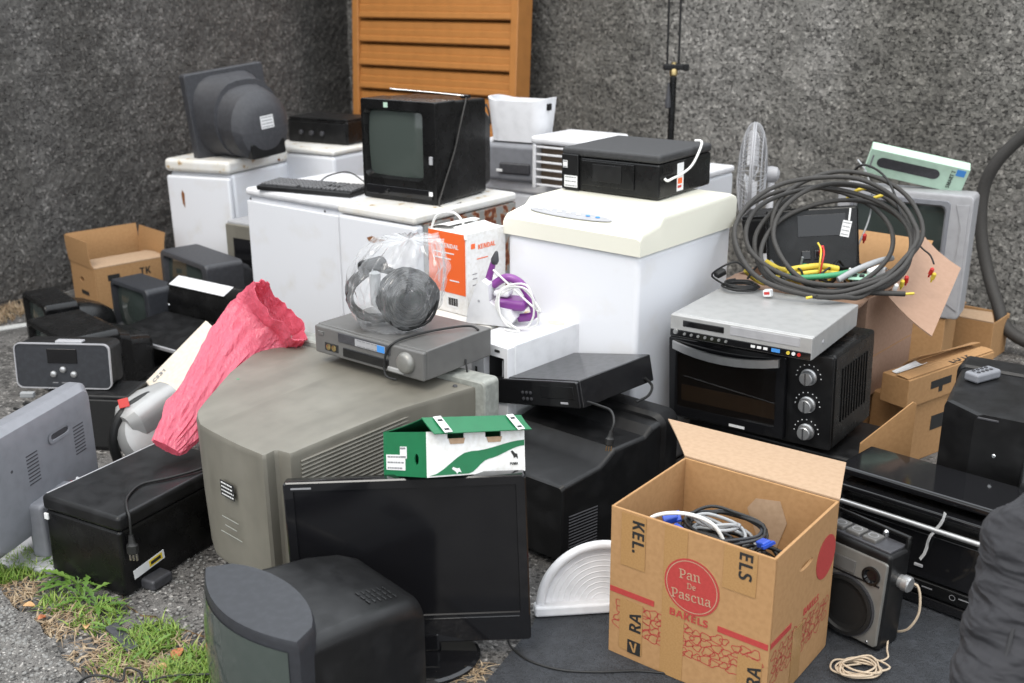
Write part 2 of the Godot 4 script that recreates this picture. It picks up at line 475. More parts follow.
func make_materials() -> void:
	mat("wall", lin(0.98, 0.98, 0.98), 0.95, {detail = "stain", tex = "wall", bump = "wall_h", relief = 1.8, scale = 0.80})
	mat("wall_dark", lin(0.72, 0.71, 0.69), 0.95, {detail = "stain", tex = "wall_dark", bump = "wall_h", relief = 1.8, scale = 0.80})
	mat("asphalt", lin(0.72, 0.72, 0.73), 0.95, {tex = "asphalt", bump = "asphalt_h", relief = 0.5, scale = 1.1, world = true})
	mat("slab", lin(0.85, 0.85, 0.85), 0.95, {tex = "asphalt", bump = "asphalt_h", relief = 0.6, scale = 1.7, world = true})
	mat("soil", lin(0.75, 0.72, 0.68), 1.0, {tex = "soil", bump = "soil", relief = 1.5, scale = 2.5, world = true})
	mat("road_paint", lin(0.6, 0.6, 0.58), 0.8, {tex = "dust", scale = 6.0, world = true})
	mat("rubber_mat", lin(0.040, 0.044, 0.052), 0.7, {tex = "dust", bump = "asphalt_h", relief = 0.5, scale = 2.2})
	mat("orange", lin(0.44, 0.185, 0.05), 0.42, {tex = "smudge", scale = 2.0})
	mat("black", lin(0.026, 0.026, 0.027), 0.36, {spec = 0.4, tex = "dusty", rtex = "rough", scale = 2.6})
	mat("black_dull", lin(0.036, 0.036, 0.038), 0.5, {spec = 0.4, tex = "dusty", rtex = "rough", scale = 2.6})
	mat("black_gloss", lin(0.008, 0.008, 0.009), 0.10, {rtex = "rough", scale = 4.0})
	mat("black_top", lin(0.035, 0.035, 0.037), 0.6, {tex = "dust", bump = "grain", relief = 0.01, scale = 6.0})
	mat("key", lin(0.12, 0.12, 0.125), 0.4)
	mat("gunmetal", lin(0.24, 0.235, 0.22), 0.42, {metal = 0.4, tex = "smudge", scale = 5.0})
	mat("black_blue", lin(0.028, 0.030, 0.036), 0.5, {tex = "dust", scale = 5.0})
	mat("rubber", lin(0.010, 0.010, 0.010), 0.55, {tex = "dust", scale = 7.0})
	mat("rubber_dusty", lin(0.045, 0.042, 0.039), 0.7, {tex = "dust", scale = 12.0})
	mat("tube_glass", lin(0.035, 0.045, 0.042), 0.07, {rtex = "rough", scale = 3.0})
	mat("tube_glass_pale", lin(0.05, 0.062, 0.056), 0.09, {rtex = "rough", scale = 3.0})
	mat("lcd", lin(0.006, 0.006, 0.007), 0.16, {rtex = "rough", scale = 3.0})
	mat("white", lin(0.725, 0.735, 0.77), 0.35, {tex = "enamel", scale = 0.7})
	mat("white_stained", lin(0.74, 0.74, 0.74), 0.4, {tex = "stained", scale = 1.3})
	mat("white_clean", lin(0.74, 0.74, 0.76), 0.35, {tex = "smudge", scale = 3.0})
	mat("cream", lin(0.72, 0.705, 0.61), 0.35)
	mat("rusty", lin(0.85, 0.85, 0.85), 0.75, {tex = "rust", scale = 2.3})
	mat("rust_spot", lin(0.26, 0.10, 0.03), 0.9, {tex = "dust", scale = 20.0})
	mat("grey_warm", lin(0.195, 0.183, 0.153), 0.5, {tex = "smudge", detail = "stain_soft", dscale = 0.8, scale = 2.0})
	mat("grey_bezel", lin(0.33, 0.34, 0.31), 0.5, {tex = "dust", scale = 4.0})
	mat("grey_vcr", lin(0.125, 0.122, 0.118), 0.42, {tex = "smudge", scale = 4.0})
	mat("grey_monitor", lin(0.20, 0.205, 0.225), 0.45, {tex = "smudge", scale = 4.0})
	mat("grey_light", lin(0.36, 0.36, 0.375), 0.45, {tex = "smudge", scale = 4.0})
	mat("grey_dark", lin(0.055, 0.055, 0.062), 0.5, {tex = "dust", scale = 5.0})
	mat("charcoal", lin(0.055, 0.056, 0.063), 0.55, {tex = "dust", scale = 5.0})
	mat("silver", lin(0.52, 0.52, 0.52), 0.33, {metal = 0.75, tex = "smudge", scale = 5.0})
	mat("silver_paint", lin(0.40, 0.40, 0.395), 0.38, {metal = 0.25, tex = "smudge", scale = 4.0})
	mat("chrome", lin(0.62, 0.62, 0.62), 0.18, {metal = 1.0})
	mat("brass", lin(0.55, 0.42, 0.20), 0.3, {metal = 1.0})
	mat("print_white", lin(0.72, 0.72, 0.72), 0.6)
	mat("print_black", lin(0.015, 0.015, 0.015), 0.6)
	mat("print_grey", lin(0.22, 0.22, 0.23), 0.6)
	mat("print_yellow", lin(0.75, 0.55, 0.04), 0.6)
	mat("print_blue", lin(0.05, 0.24, 0.62), 0.5)
	mat("print_red", lin(0.42, 0.045, 0.04), 0.7, {tex = "card", scale = 6.0})
	mat("print_orange", lin(0.80, 0.13, 0.025), 0.5)
	mat("card", lin(0.40, 0.225, 0.098), 0.85, {tex = "card", scale = 3.0})
	mat("card_pale", lin(0.42, 0.29, 0.19), 0.85, {tex = "card", scale = 3.0})
	mat("card_pink", lin(0.36, 0.23, 0.165), 0.85, {tex = "card", scale = 3.0})
	mat("card_beige", lin(0.70, 0.63, 0.54), 0.8, {tex = "card", scale = 3.0})
	mat("card_white", lin(0.78, 0.78, 0.78), 0.5, {tex = "card", scale = 3.0})
	mat("tape", lin(0.40, 0.23, 0.095), 0.22, {tex = "card", scale = 9.0})
	mat("green", lin(0.010, 0.155, 0.06), 0.45, {tex = "smudge", scale = 4.0})
	mat("green_dark", lin(0.008, 0.12, 0.05), 0.5, {tex = "smudge", scale = 4.0})
	mat("mint", lin(0.48, 0.66, 0.53), 0.5, {tex = "smudge", scale = 4.0})
	mat("purple", lin(0.20, 0.045, 0.24), 0.3)
	mat("pink", lin(0.80, 0.17, 0.25), 0.3, {tex = "smudge", bump = "crinkle", relief = 0.5, scale = 2.2, back = lin(0.75, 0.14, 0.2), both = true})
	mat("bag", lin(0.78, 0.79, 0.81), 0.16, {alpha = 0.12, both = true})
	mat("wrap", lin(0.80, 0.80, 0.80), 0.2, {alpha = 0.5, both = true})
	mat("yellow", lin(0.62, 0.47, 0.05), 0.5)
	mat("red", lin(0.48, 0.025, 0.02), 0.4)
	mat("cable_green", lin(0.05, 0.28, 0.13), 0.5)
	mat("cable_grey", lin(0.32, 0.33, 0.34), 0.45)
	mat("cable_white", lin(0.72, 0.72, 0.70), 0.4)
	mat("cable_blue", lin(0.02, 0.07, 0.42), 0.35)
	mat("string", lin(0.52, 0.42, 0.31), 0.8)
	mat("pcb", lin(0.30, 0.50, 0.38), 0.5)
	mat("trousers", lin(0.040, 0.040, 0.043), 0.9, {tex = "dust", bump = "grain", relief = 0.05, scale = 14.0})
	mat("jacket", lin(0.06, 0.07, 0.09), 0.9, {tex = "dust", scale = 6.0})
	mat("skin", lin(0.45, 0.27, 0.19), 0.55)
	mat("hair", lin(0.025, 0.018, 0.012), 0.6)
	mat("shoe", lin(0.03, 0.03, 0.03), 0.6)
	mat("blade", lin(1, 1, 1), 0.6, {vc = true, both = true, back = lin(0.35, 0.38, 0.25)})
	mat("brown_fins", lin(0.16, 0.115, 0.08), 0.8, {tex = "dust", scale = 10.0})

# a roughcast wall in its own axes: x along, y up, z towards the yard
func rough_wall(length: float, height: float, step: float, sd: int) -> ArrayMesh:
	var nx := int(length / step)
	var ny := int(height / step)
	var f := noise(FastNoiseLite.TYPE_CELLULAR, 28.0, 1, sd)
	f.cellular_return_type = FastNoiseLite.RETURN_DISTANCE
	var f2 := noise(FastNoiseLite.TYPE_SIMPLEX, 2.0, 3, sd + 1)
	var pos := PackedVector3Array(); pos.resize((nx + 1) * (ny + 1))
	for j in ny + 1:
		for i in nx + 1:
			var x := i * step
			var y := j * step
			pos[j * (nx + 1) + i] = Vector3(x, y, -0.010 * f.get_noise_2d(x, y) + 0.008 * f2.get_noise_2d(x, y))
	var nor := PackedVector3Array(); nor.resize(pos.size())
	for j in ny + 1:
		for i in nx + 1:
			var k := j * (nx + 1) + i
			var dx := pos[k + (1 if i < nx else 0)] - pos[k - (1 if i > 0 else 0)]
			var dy := pos[k + (nx + 1 if j < ny else 0)] - pos[k - (nx + 1 if j > 0 else 0)]
			nor[k] = dx.cross(dy).normalized()
	var idx := PackedInt32Array()
	for j in ny:
		for i in nx:
			var k := j * (nx + 1) + i
			idx.append_array([k, k + nx + 1, k + nx + 2, k, k + nx + 2, k + 1])
	# the back and the top, so that the wall is solid
	var b := pos.size()
	for p in [Vector3(0, 0, -0.25), Vector3(length, 0, -0.25), Vector3(length, height, -0.25), Vector3(0, height, -0.25)]:
		pos.append(p); nor.append(Vector3.FORWARD)
	idx.append_array([b, b + 1, b + 2, b, b + 2, b + 3])
	var c := pos.size()
	for p in [Vector3(0, height, -0.25), Vector3(length, height, -0.25), Vector3(length, height, 0), Vector3(0, height, 0)]:
		pos.append(p); nor.append(Vector3.UP)
	idx.append_array([c, c + 1, c + 2, c, c + 2, c + 3])
	var arr := []
	arr.resize(Mesh.ARRAY_MAX)
	arr[Mesh.ARRAY_VERTEX] = pos; arr[Mesh.ARRAY_NORMAL] = nor; arr[Mesh.ARRAY_INDEX] = idx
	var am := ArrayMesh.new()
	am.add_surface_from_arrays(Mesh.PRIMITIVE_TRIANGLES, arr)
	return am

func flat_poly(pts: Array, y0: float, y1: float, rag := 0.0) -> MB:
	var poly := PackedVector2Array()
	for i in pts.size():
		var a: Vector3 = pts[i]
		var b: Vector3 = pts[(i + 1) % pts.size()]
		var steps := 1 if rag <= 0 else int(maxf(1, a.distance_to(b) / 0.03))
		for k in steps:
			var p := a.lerp(b, float(k) / steps)
			poly.append(Vector2(p.x + rng.randf_range(-rag, rag), -p.z + rng.randf_range(-rag, rag)))
	var mb := MB.new()
	mb.t = Transform3D(Basis(Vector3(1, 0, 0), Vector3(0, 0, -1), Vector3(0, 1, 0)), Vector3.ZERO)
	return mb.prism(poly, y0, y1)

func blades(spots: Array, seed_: int) -> ArrayMesh:
	# spots: [pixel centre x, y, radius m, count, height m, colours, lean]
	var r := RandomNumberGenerator.new(); r.seed = seed_
	var pos := PackedVector3Array(); var nor := PackedVector3Array(); var col := PackedColorArray()
	for s in spots:
		var c := level(s[0], s[1])
		for k in s[3]:
			var a := r.randf() * TAU
			var q: Vector3 = c + Vector3(cos(a), 0, sin(a)) * s[2] * sqrt(r.randf())
			var d := r.randf() * TAU
			var side := Vector3(cos(d), 0, sin(d))
			var fw := Vector3(-side.z, 0, side.x)
			var h: float = s[4] * r.randf_range(0.4, 1.15)
			var w := r.randf_range(0.0016, 0.0042)
			var lean: float = s[6] * r.randf_range(0.3, 1.2)
			var cc: Color = (s[5][0] as Color).lerp(s[5][1], r.randf())
			var prev := [q - side * w, q + side * w]
			for i in 3:
				var t := (i + 1) / 3.0
				var m: Vector3 = q + Vector3.UP * h * t * (1.0 - 0.35 * lean * t) + fw * h * lean * t * t
				var ww := w * (1.0 - t * 0.95)
				var cur := [m - side * ww, m + side * ww]
				for p in [prev[0], cur[0], cur[1], prev[0], cur[1], prev[1]]:
					pos.append(p); col.append(cc)
				var fnn: Vector3 = (cur[1] - prev[0]).cross(cur[0] - prev[0]).normalized()
				for z in 6: nor.append(fnn)
				prev = cur
	var arr := []
	arr.resize(Mesh.ARRAY_MAX)
	arr[Mesh.ARRAY_VERTEX] = pos; arr[Mesh.ARRAY_NORMAL] = nor; arr[Mesh.ARRAY_COLOR] = col
	var am := ArrayMesh.new()
	am.add_surface_from_arrays(Mesh.PRIMITIVE_TRIANGLES, arr)
	return am

func weed(px: float, py: float, n: int, size: float, sd: int, label: String) -> void:
	var r := RandomNumberGenerator.new(); r.seed = sd
	var o := thing("weed_plant", label, "weed", level(px, py, 0.004), Vector3(0, r.randf() * 360, 0))
	for k in n:
		var mb := MB.new()
		var yaw := 360.0 * k / n + r.randf_range(-18, 18)
		var ln := size * r.randf_range(0.55, 1.1)
		var rise := r.randf_range(0.15, 0.8)
		var g := []
		for i in 12:
			var t := i / 11.0
			var w := ln * 0.15 * (0.25 + 0.75 * t) * sin(PI * clampf(t * 0.90 + 0.08, 0, 1)) * (0.45 if i % 2 == 0 and i > 0 else 1.15)
			var y := ln * rise * t * (1.0 - 0.62 * t) + 0.004
			g.append([Vector3(-w, y + w * 0.35, ln * t), Vector3(0, y, ln * t), Vector3(w, y + w * 0.35, ln * t)])
		mb.sheet(g)
		part(o, "leaf", mb, M["leaf%d" % (k % 3)], Vector3.ZERO, Vector3(0, yaw, 0), 60)

func build_setting() -> void:
	var g := MB.new()
	g.quad(Vector3(-60, 0, -60), Vector3(60, 0, -60), Vector3(60, 0, 60), Vector3(-60, 0, 60), Vector3.UP)
	structure("ground", g.mesh(), M.asphalt)
	# right wall, left wall
	var corner := Vector3(-1.10, 0, -7.325)
	var ang := rad_to_deg(atan2(0.616, 0.788))
	var wr := structure("wall_right", rough_wall(9.0, 2.7, 0.013, 81), M.wall)
	wr.position = corner + Vector3(0, 0, 0); wr.rotation_degrees.y = -ang
	var dirl := Vector3(-0.493, 0, 0.870)
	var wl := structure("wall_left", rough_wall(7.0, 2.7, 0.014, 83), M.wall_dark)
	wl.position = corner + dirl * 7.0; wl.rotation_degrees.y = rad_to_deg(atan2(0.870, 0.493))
	# pavement joint with soil and grass
	var slab := flat_poly([level(-160, 480), level(0, 597), level(45, 640), level(100, 705), level(140, 780), level(-300, 780)], 0.0, 0.022, 0.006)
	structure("pavement", slab.mesh(), M.slab)
	var soil := flat_poly([level(-160, 478), level(-20, 540), level(50, 556), level(105, 572), level(135, 612), level(205, 640), level(240, 700), level(230, 780), level(130, 780), level(100, 705), level(45, 640), level(0, 597)], 0.0, 0.006, 0.008)
	structure("soil_strip", soil.mesh(), M.soil)
	var mt := flat_poly([level(425, 760), level(532, 630), level(560, 560), level(870, 520), level(1060, 560), level(1200, 760)], 0.0, 0.010, 0.0)
	structure("rubber_mat", mt.mesh(), M.rubber_mat)
	var ln := flat_poly([level(-80, 339), level(60, 318.5), level(60, 321.5), level(-80, 343.5)], 0.0, 0.004)
	structure("parking_line", ln.mesh(), M.road_paint)
	mat("leaf0", lin(0.085, 0.17, 0.025), 0.55, {both = true, back = lin(0.06, 0.12, 0.02)})
	mat("leaf1", lin(0.12, 0.21, 0.035), 0.55, {both = true, back = lin(0.06, 0.12, 0.02)})
	mat("leaf2", lin(0.065, 0.135, 0.02), 0.55, {both = true, back = lin(0.06, 0.12, 0.02)})
	var green := [Color(0.12, 0.24, 0.03), Color(0.28, 0.36, 0.08)]
	var dry := [Color(0.26, 0.17, 0.10), Color(0.50, 0.39, 0.26)]
	var go := put(self, "grass", blades([[5, 570, 0.09, 700, 0.046, green, 0.8], [40, 572, 0.05, 160, 0.04, green, 1.0], [150, 642, 0.07, 380, 0.040, green, 1.0], [195, 668, 0.07, 420, 0.040, green, 1.0], [170, 690, 0.09, 380, 0.038, green, 1.0], [100, 620, 0.07, 160, 0.035, green, 1.1], [120, 665, 0.06, 130, 0.035, green, 1.1], [60, 605, 0.05, 90, 0.035, green, 1.1]], 5), M.blade)
	go.set_meta("kind", "stuff"); go.set_meta("label", "short green grass growing in the soil joint of the pavement"); go.set_meta("category", "grass")
	var dg := put(self, "dry_grass", blades([[15, 595, 0.07, 150, 0.030, dry, 2.2], [60, 625, 0.08, 190, 0.032, dry, 2.3], [105, 655, 0.08, 190, 0.032, dry, 2.3], [140, 690, 0.1, 260, 0.032, dry, 2.3], [175, 660, 0.08, 120, 0.03, dry, 2.3], [440, 668, 0.05, 110, 0.025, dry, 2.4], [470, 672, 0.04, 80, 0.025, dry, 2.4]], 6), M.blade)
	dg.set_meta("kind", "stuff"); dg.set_meta("label", "dry straw coloured grass lying on the soil joint"); dg.set_meta("category", "grass")
	var wg := put(self, "wall_grass", blades([[3, 314, 0.12, 300, 0.05, dry, 1.6], [-20, 322, 0.15, 300, 0.05, dry, 1.6], [18, 307, 0.10, 240, 0.045, dry, 1.6], [40, 298, 0.10, 240, 0.045, dry, 1.6]], 7), M.blade)
	wg.set_meta("kind", "stuff"); wg.set_meta("label", "dry grass fringe along the foot of the dark wall"); wg.set_meta("category", "grass")
	weed(78, 585, 11, 0.105, 1, "bushy green weed beside the corner of the boxy black printer")
	weed(98, 608, 9, 0.085, 2, "lobed green weed in the middle of the soil joint")
	weed(62, 560, 7, 0.075, 3, "small green weed under the edge of the grey monitor")
	weed(84, 600, 10, 0.080, 4, "green weed rosette between two taller weeds in the joint")
	weed(112, 632, 8, 0.060, 5, "flat green weed beside the dark strip of wood")
	weed(150, 652, 9, 0.065, 6, "leafy green weed in front of the rust red leaf")
	weed(64, 578, 9, 0.090, 7, "spreading green weed right against the black printer")
	weed(190, 676, 9, 0.065, 8, "leafy green weed beside the rounded television")
	# pebbles on the worn ground
	var pb := MultiMeshInstance3D.new()
	var mm := MultiMesh.new()
	mm.transform_format = MultiMesh.TRANSFORM_3D
	var stone := MB.new()
	stone.lathe([Vector2(0.0, -0.5), Vector2(0.42, -0.3), Vector2(0.5, 0.0), Vector2(0.38, 0.32), Vector2(0.0, 0.45)], 6)
	mm.mesh = stone.mesh(80)
	mm.instance_count = 420
	var r := RandomNumberGenerator.new(); r.seed = 77
	for k in 420:
		var zone := r.randi() % 3
		var px := r.randf_range(130, 235) if zone > 0 else r.randf_range(0, 90)
		var py := r.randf_range(535, 640) if zone > 0 else r.randf_range(615, 690)
		if zone == 0 and px > (py - 604.0) * 0.95: px = maxf(0.0, (py - 604.0) * 0.9 * r.randf())
		var s := r.randf_range(0.004, 0.012)
		mm.set_instance_transform(k, Transform3D(Basis.from_euler(Vector3(r.randf() * 6, r.randf() * 6, r.randf() * 6)).scaled(Vector3(s, s * 0.7, s)), level(px, py) + Vector3(0, 0.022 if zone == 0 else 0.002, 0)))
	pb.multimesh = mm; pb.name = "pebbles"
	mat("stone", lin(0.24, 0.235, 0.225), 0.9, {tex = "dust", scale = 9.0, world = true})
	pb.material_override = M.stone
	add_child(pb)
	pb.set_meta("kind", "stuff"); pb.set_meta("label", "loose pale pebbles scattered on the worn ground"); pb.set_meta("category", "pebbles")
	# fallen leaves and a stick
	mat("dead_leaf", lin(0.40, 0.14, 0.06), 0.7, {both = true})
	mat("dead_leaf_tan", lin(0.50, 0.30, 0.14), 0.7, {both = true})
	var k := 0
	for s in [[178, 655, 0.045, "dead_leaf", "rust red fallen leaf in the grass"], [162, 668, 0.03, "dead_leaf_tan", "pale orange fallen leaf beside the red leaf"], [29, 606, 0.028, "dead_leaf_tan", "small tan leaf on dry grass by the pavement"], [42, 618, 0.024, "dead_leaf", "curled brown leaf near the pavement edge"], [86, 627, 0.024, "dead_leaf_tan", "tiny tan leaf under the green weed"]]:
		var lf := thing("fallen_leaf", s[4], "leaf", level(s[0], s[1], 0.012), Vector3(8, 50.0 * k, 6))
		var mb := MB.new()
		var rows := []
		for i in 7:
			var t := i / 6.0
			var w: float = s[2] * 0.33 * sin(PI * clampf(t * 0.9 + 0.05, 0, 1))
			rows.append([Vector3(-w, w * 0.7, s[2] * (t - 0.5)), Vector3(0, 0.004 * sin(t * 6), s[2] * (t - 0.5)), Vector3(w, w * 0.8, s[2] * (t - 0.5))])
		part(lf, "leaf_blade", mb.sheet(rows), M[s[3]], Vector3.ZERO, Vector3.ZERO, 60)
		k += 1
	var st := thing("wood_strip", "short dark flat strip of wood lying in the grass", "wood", level(122, 638, 0.012), Vector3(3, -48, 0))
	part(st, "strip", MB.new().rbox(Vector3(0.13, 0.012, 0.03), 0.003), M.grey_dark)
# ---------------------------------------------------------------- shared builders
func cord(o: Node3D, pts: Array, r: float, m: Material, called := "cord", per := 6, sides := 7) -> void:
	var inv := o.transform.affine_inverse()
	var l := []
	for p in pts: l.append(inv * (p as Vector3))
	part(o, called, MB.new().tube(smooth_path(l, per), r, sides), m, Vector3.ZERO, Vector3.ZERO, 70)
func plug(o: Node3D, world_pos: Vector3, dir: Vector3, m: Material, s := 1.0) -> void:
	var inv := o.transform.affine_inverse()
	var p := inv * world_pos
	var d := (inv.basis * dir).normalized()
	var x := d.cross(Vector3(0.3, 0.2, 0.9)).normalized()
	var b := Basis(x, d, x.cross(d))
	var mb := MB.new(); mb.t = Transform3D(b, p)
	mb.skin([ring_y(0.006 * s, 0), ring_y(0.009 * s, 0.02 * s), ring_y(0.015 * s, 0.026 * s), ring_y(0.015 * s, 0.045 * s), ring_y(0.011 * s, 0.048 * s)])
	var pl := part(o, "plug", mb, m)
	var pins := MB.new(); pins.t = Transform3D(b, p)
	for k in [-1.0, 0.0, 1.0]: pins.plain(Vector3(0.004, 0.02, 0.004) * s, Vector3(0.0085 * k * s, 0.056 * s, 0))
	var pn := part(pl, "pin", pins, M.chrome)
func ring_y(r: float, y: float, sides := 10, squash := 0.75) -> Array:
	var out := []
	for k in sides: out.append(Vector3(r * cos(TAU * k / sides), y, r * squash * sin(TAU * k / sides)))
	return out
func slots(w: float, h: float, n: int, thick: float, along_x := true, z := 0.0006) -> MB:
	var mb := MB.new()
	for k in n:
		var t := (k + 0.5) / n - 0.5
		if along_x: mb.plain(Vector3(w, thick, z * 2), Vector3(0, h * t, 0))
		else: mb.plain(Vector3(thick, h, z * 2), Vector3(w * t, 0, 0))
	return mb
# a tube television: base centre at the foot of the front frame, front towards +z
func crt(o: Node3D, w: float, h: float, db: float, m: Material, sw: float, sh: float, sc: Vector2, gm: Material, back: Array, mb_: Material, r := 0.02) -> MeshInstance3D:
	var c := Vector2(0, h / 2)
	var f := MB.new()
	var s2 := Vector2(sc.x, sc.y)
	f.skin([rr(w / 2 - r * 0.3, h / 2 - r * 0.3, r, -db, c), rr(w / 2, h / 2, r, -db + r * 0.3, c), rr(w / 2, h / 2, r, -r * 0.5, c), rr(w / 2 - r * 0.15, h / 2 - r * 0.15, r, -r * 0.15, c), rr(w / 2 - r * 0.5, h / 2 - r * 0.5, r, 0, c), rr(sw / 2 + 0.008, sh / 2 + 0.008, 0.022, 0.0, s2), rr(sw / 2, sh / 2, 0.02, -0.016, s2), rr(sw / 2 - 0.003, sh / 2 - 0.003, 0.02, -0.03, s2)], true, true, false)
	var fr := part(o, "front_frame", f, m)
	var g := []
	for i in 11:
		var row := []
		for j in 13:
			var u := j / 6.0 - 1.0
			var q := i / 5.0 - 1.0
			row.append(Vector3(sc.x + u * sw / 2, sc.y - q * sh / 2, -0.026 + 0.018 * (1 - u * u * 0.6 - q * q * 0.4)))
		g.append(row)
	part(o, "screen", MB.new().sheet(g), gm, Vector3.ZERO, Vector3.ZERO, 60)
	if back.size() > 1:
		var rings := []
		for b in back: rings.append(rr(b[1] / 2, b[2] / 2, b[4] if b.size() > 4 else 0.03, b[0], Vector2(0, b[3]), 5))
		part(o, "rear_housing", MB.new().skin(rings, true, false, true), mb_, Vector3.ZERO, Vector3.ZERO, 28)
	return fr
# open carton: base centre, walls of thickness t
func carton(o: Node3D, w: float, h: float, d: float, m: Material, t := 0.005) -> Array:
	var out := []
	out.append(part(o, "front_panel", MB.new().rbox(Vector3(w, h, t), t * 0.4, Vector3(0, h / 2, d / 2 - t / 2), 1), m))
	out.append(part(o, "rear_panel", MB.new().rbox(Vector3(w, h, t), t * 0.4, Vector3(0, h / 2, -d / 2 + t / 2), 1), m))
	for s in [-1.0, 1.0]:
		out.append(part(o, "side_panel", MB.new().rbox(Vector3(t, h - 0.001, d - 2 * t), t * 0.4, Vector3(s * (w / 2 - t / 2), h / 2, 0), 1), m))
	part(o, "bottom_panel", MB.new().plain(Vector3(w - 2 * t, t, d - 2 * t), Vector3(0, t / 2 + 0.001, 0)), m)
	return out
# a flap from a hinge edge a-b to the far edge c-d, in the thing's own axes
func flap(o: Node3D, a: Vector3, b: Vector3, c: Vector3, d: Vector3, m: Material, called := "flap", bend := 0.01, t := 0.004) -> MeshInstance3D:
	var g := []
	for i in 5:
		var row := []
		for j in 5:
			var u := j / 4.0
			var w := i / 4.0
			row.append(a.lerp(b, u).lerp(d.lerp(c, u), w) + (b - a).cross(d - a).normalized() * bend * sin(PI * w) * (0.6 + 0.4 * u))
		g.append(row)
	return part(o, called, MB.new().sheet(g, t), m, Vector3.ZERO, Vector3.ZERO, 40)
func label_plate(o: Node3D, w: float, h: float, pos: Vector3, rot: Vector3, m: Material, called := "label", rows := 3) -> MeshInstance3D:
	var p := part(o, called, MB.new().rbox(Vector3(w, h, 0.0008), 0.0003, Vector3.ZERO, 1), m, pos, rot)
	if rows > 0:
		var t := MB.new()
		var r := RandomNumberGenerator.new(); r.seed = int(w * 100000 + h * 7000)
		for k in rows:
			var y := h * (0.36 - 0.72 * k / maxf(rows - 1, 1))
			var x := -w * 0.42
			while x < w * 0.38:
				var l := w * r.randf_range(0.05, 0.16)
				t.plain(Vector3(min(l, w * 0.42 - x), h * 0.32 / rows, 0.0006), Vector3(x + l / 2, y, 0.0006))
				x += l + w * 0.03
		part(p, "print", t, M.print_grey if m != M.print_black else M.print_white)
	return p
func local_of(o: Node3D, p: Vector3) -> Vector3:
	return o.transform.affine_inverse() * p

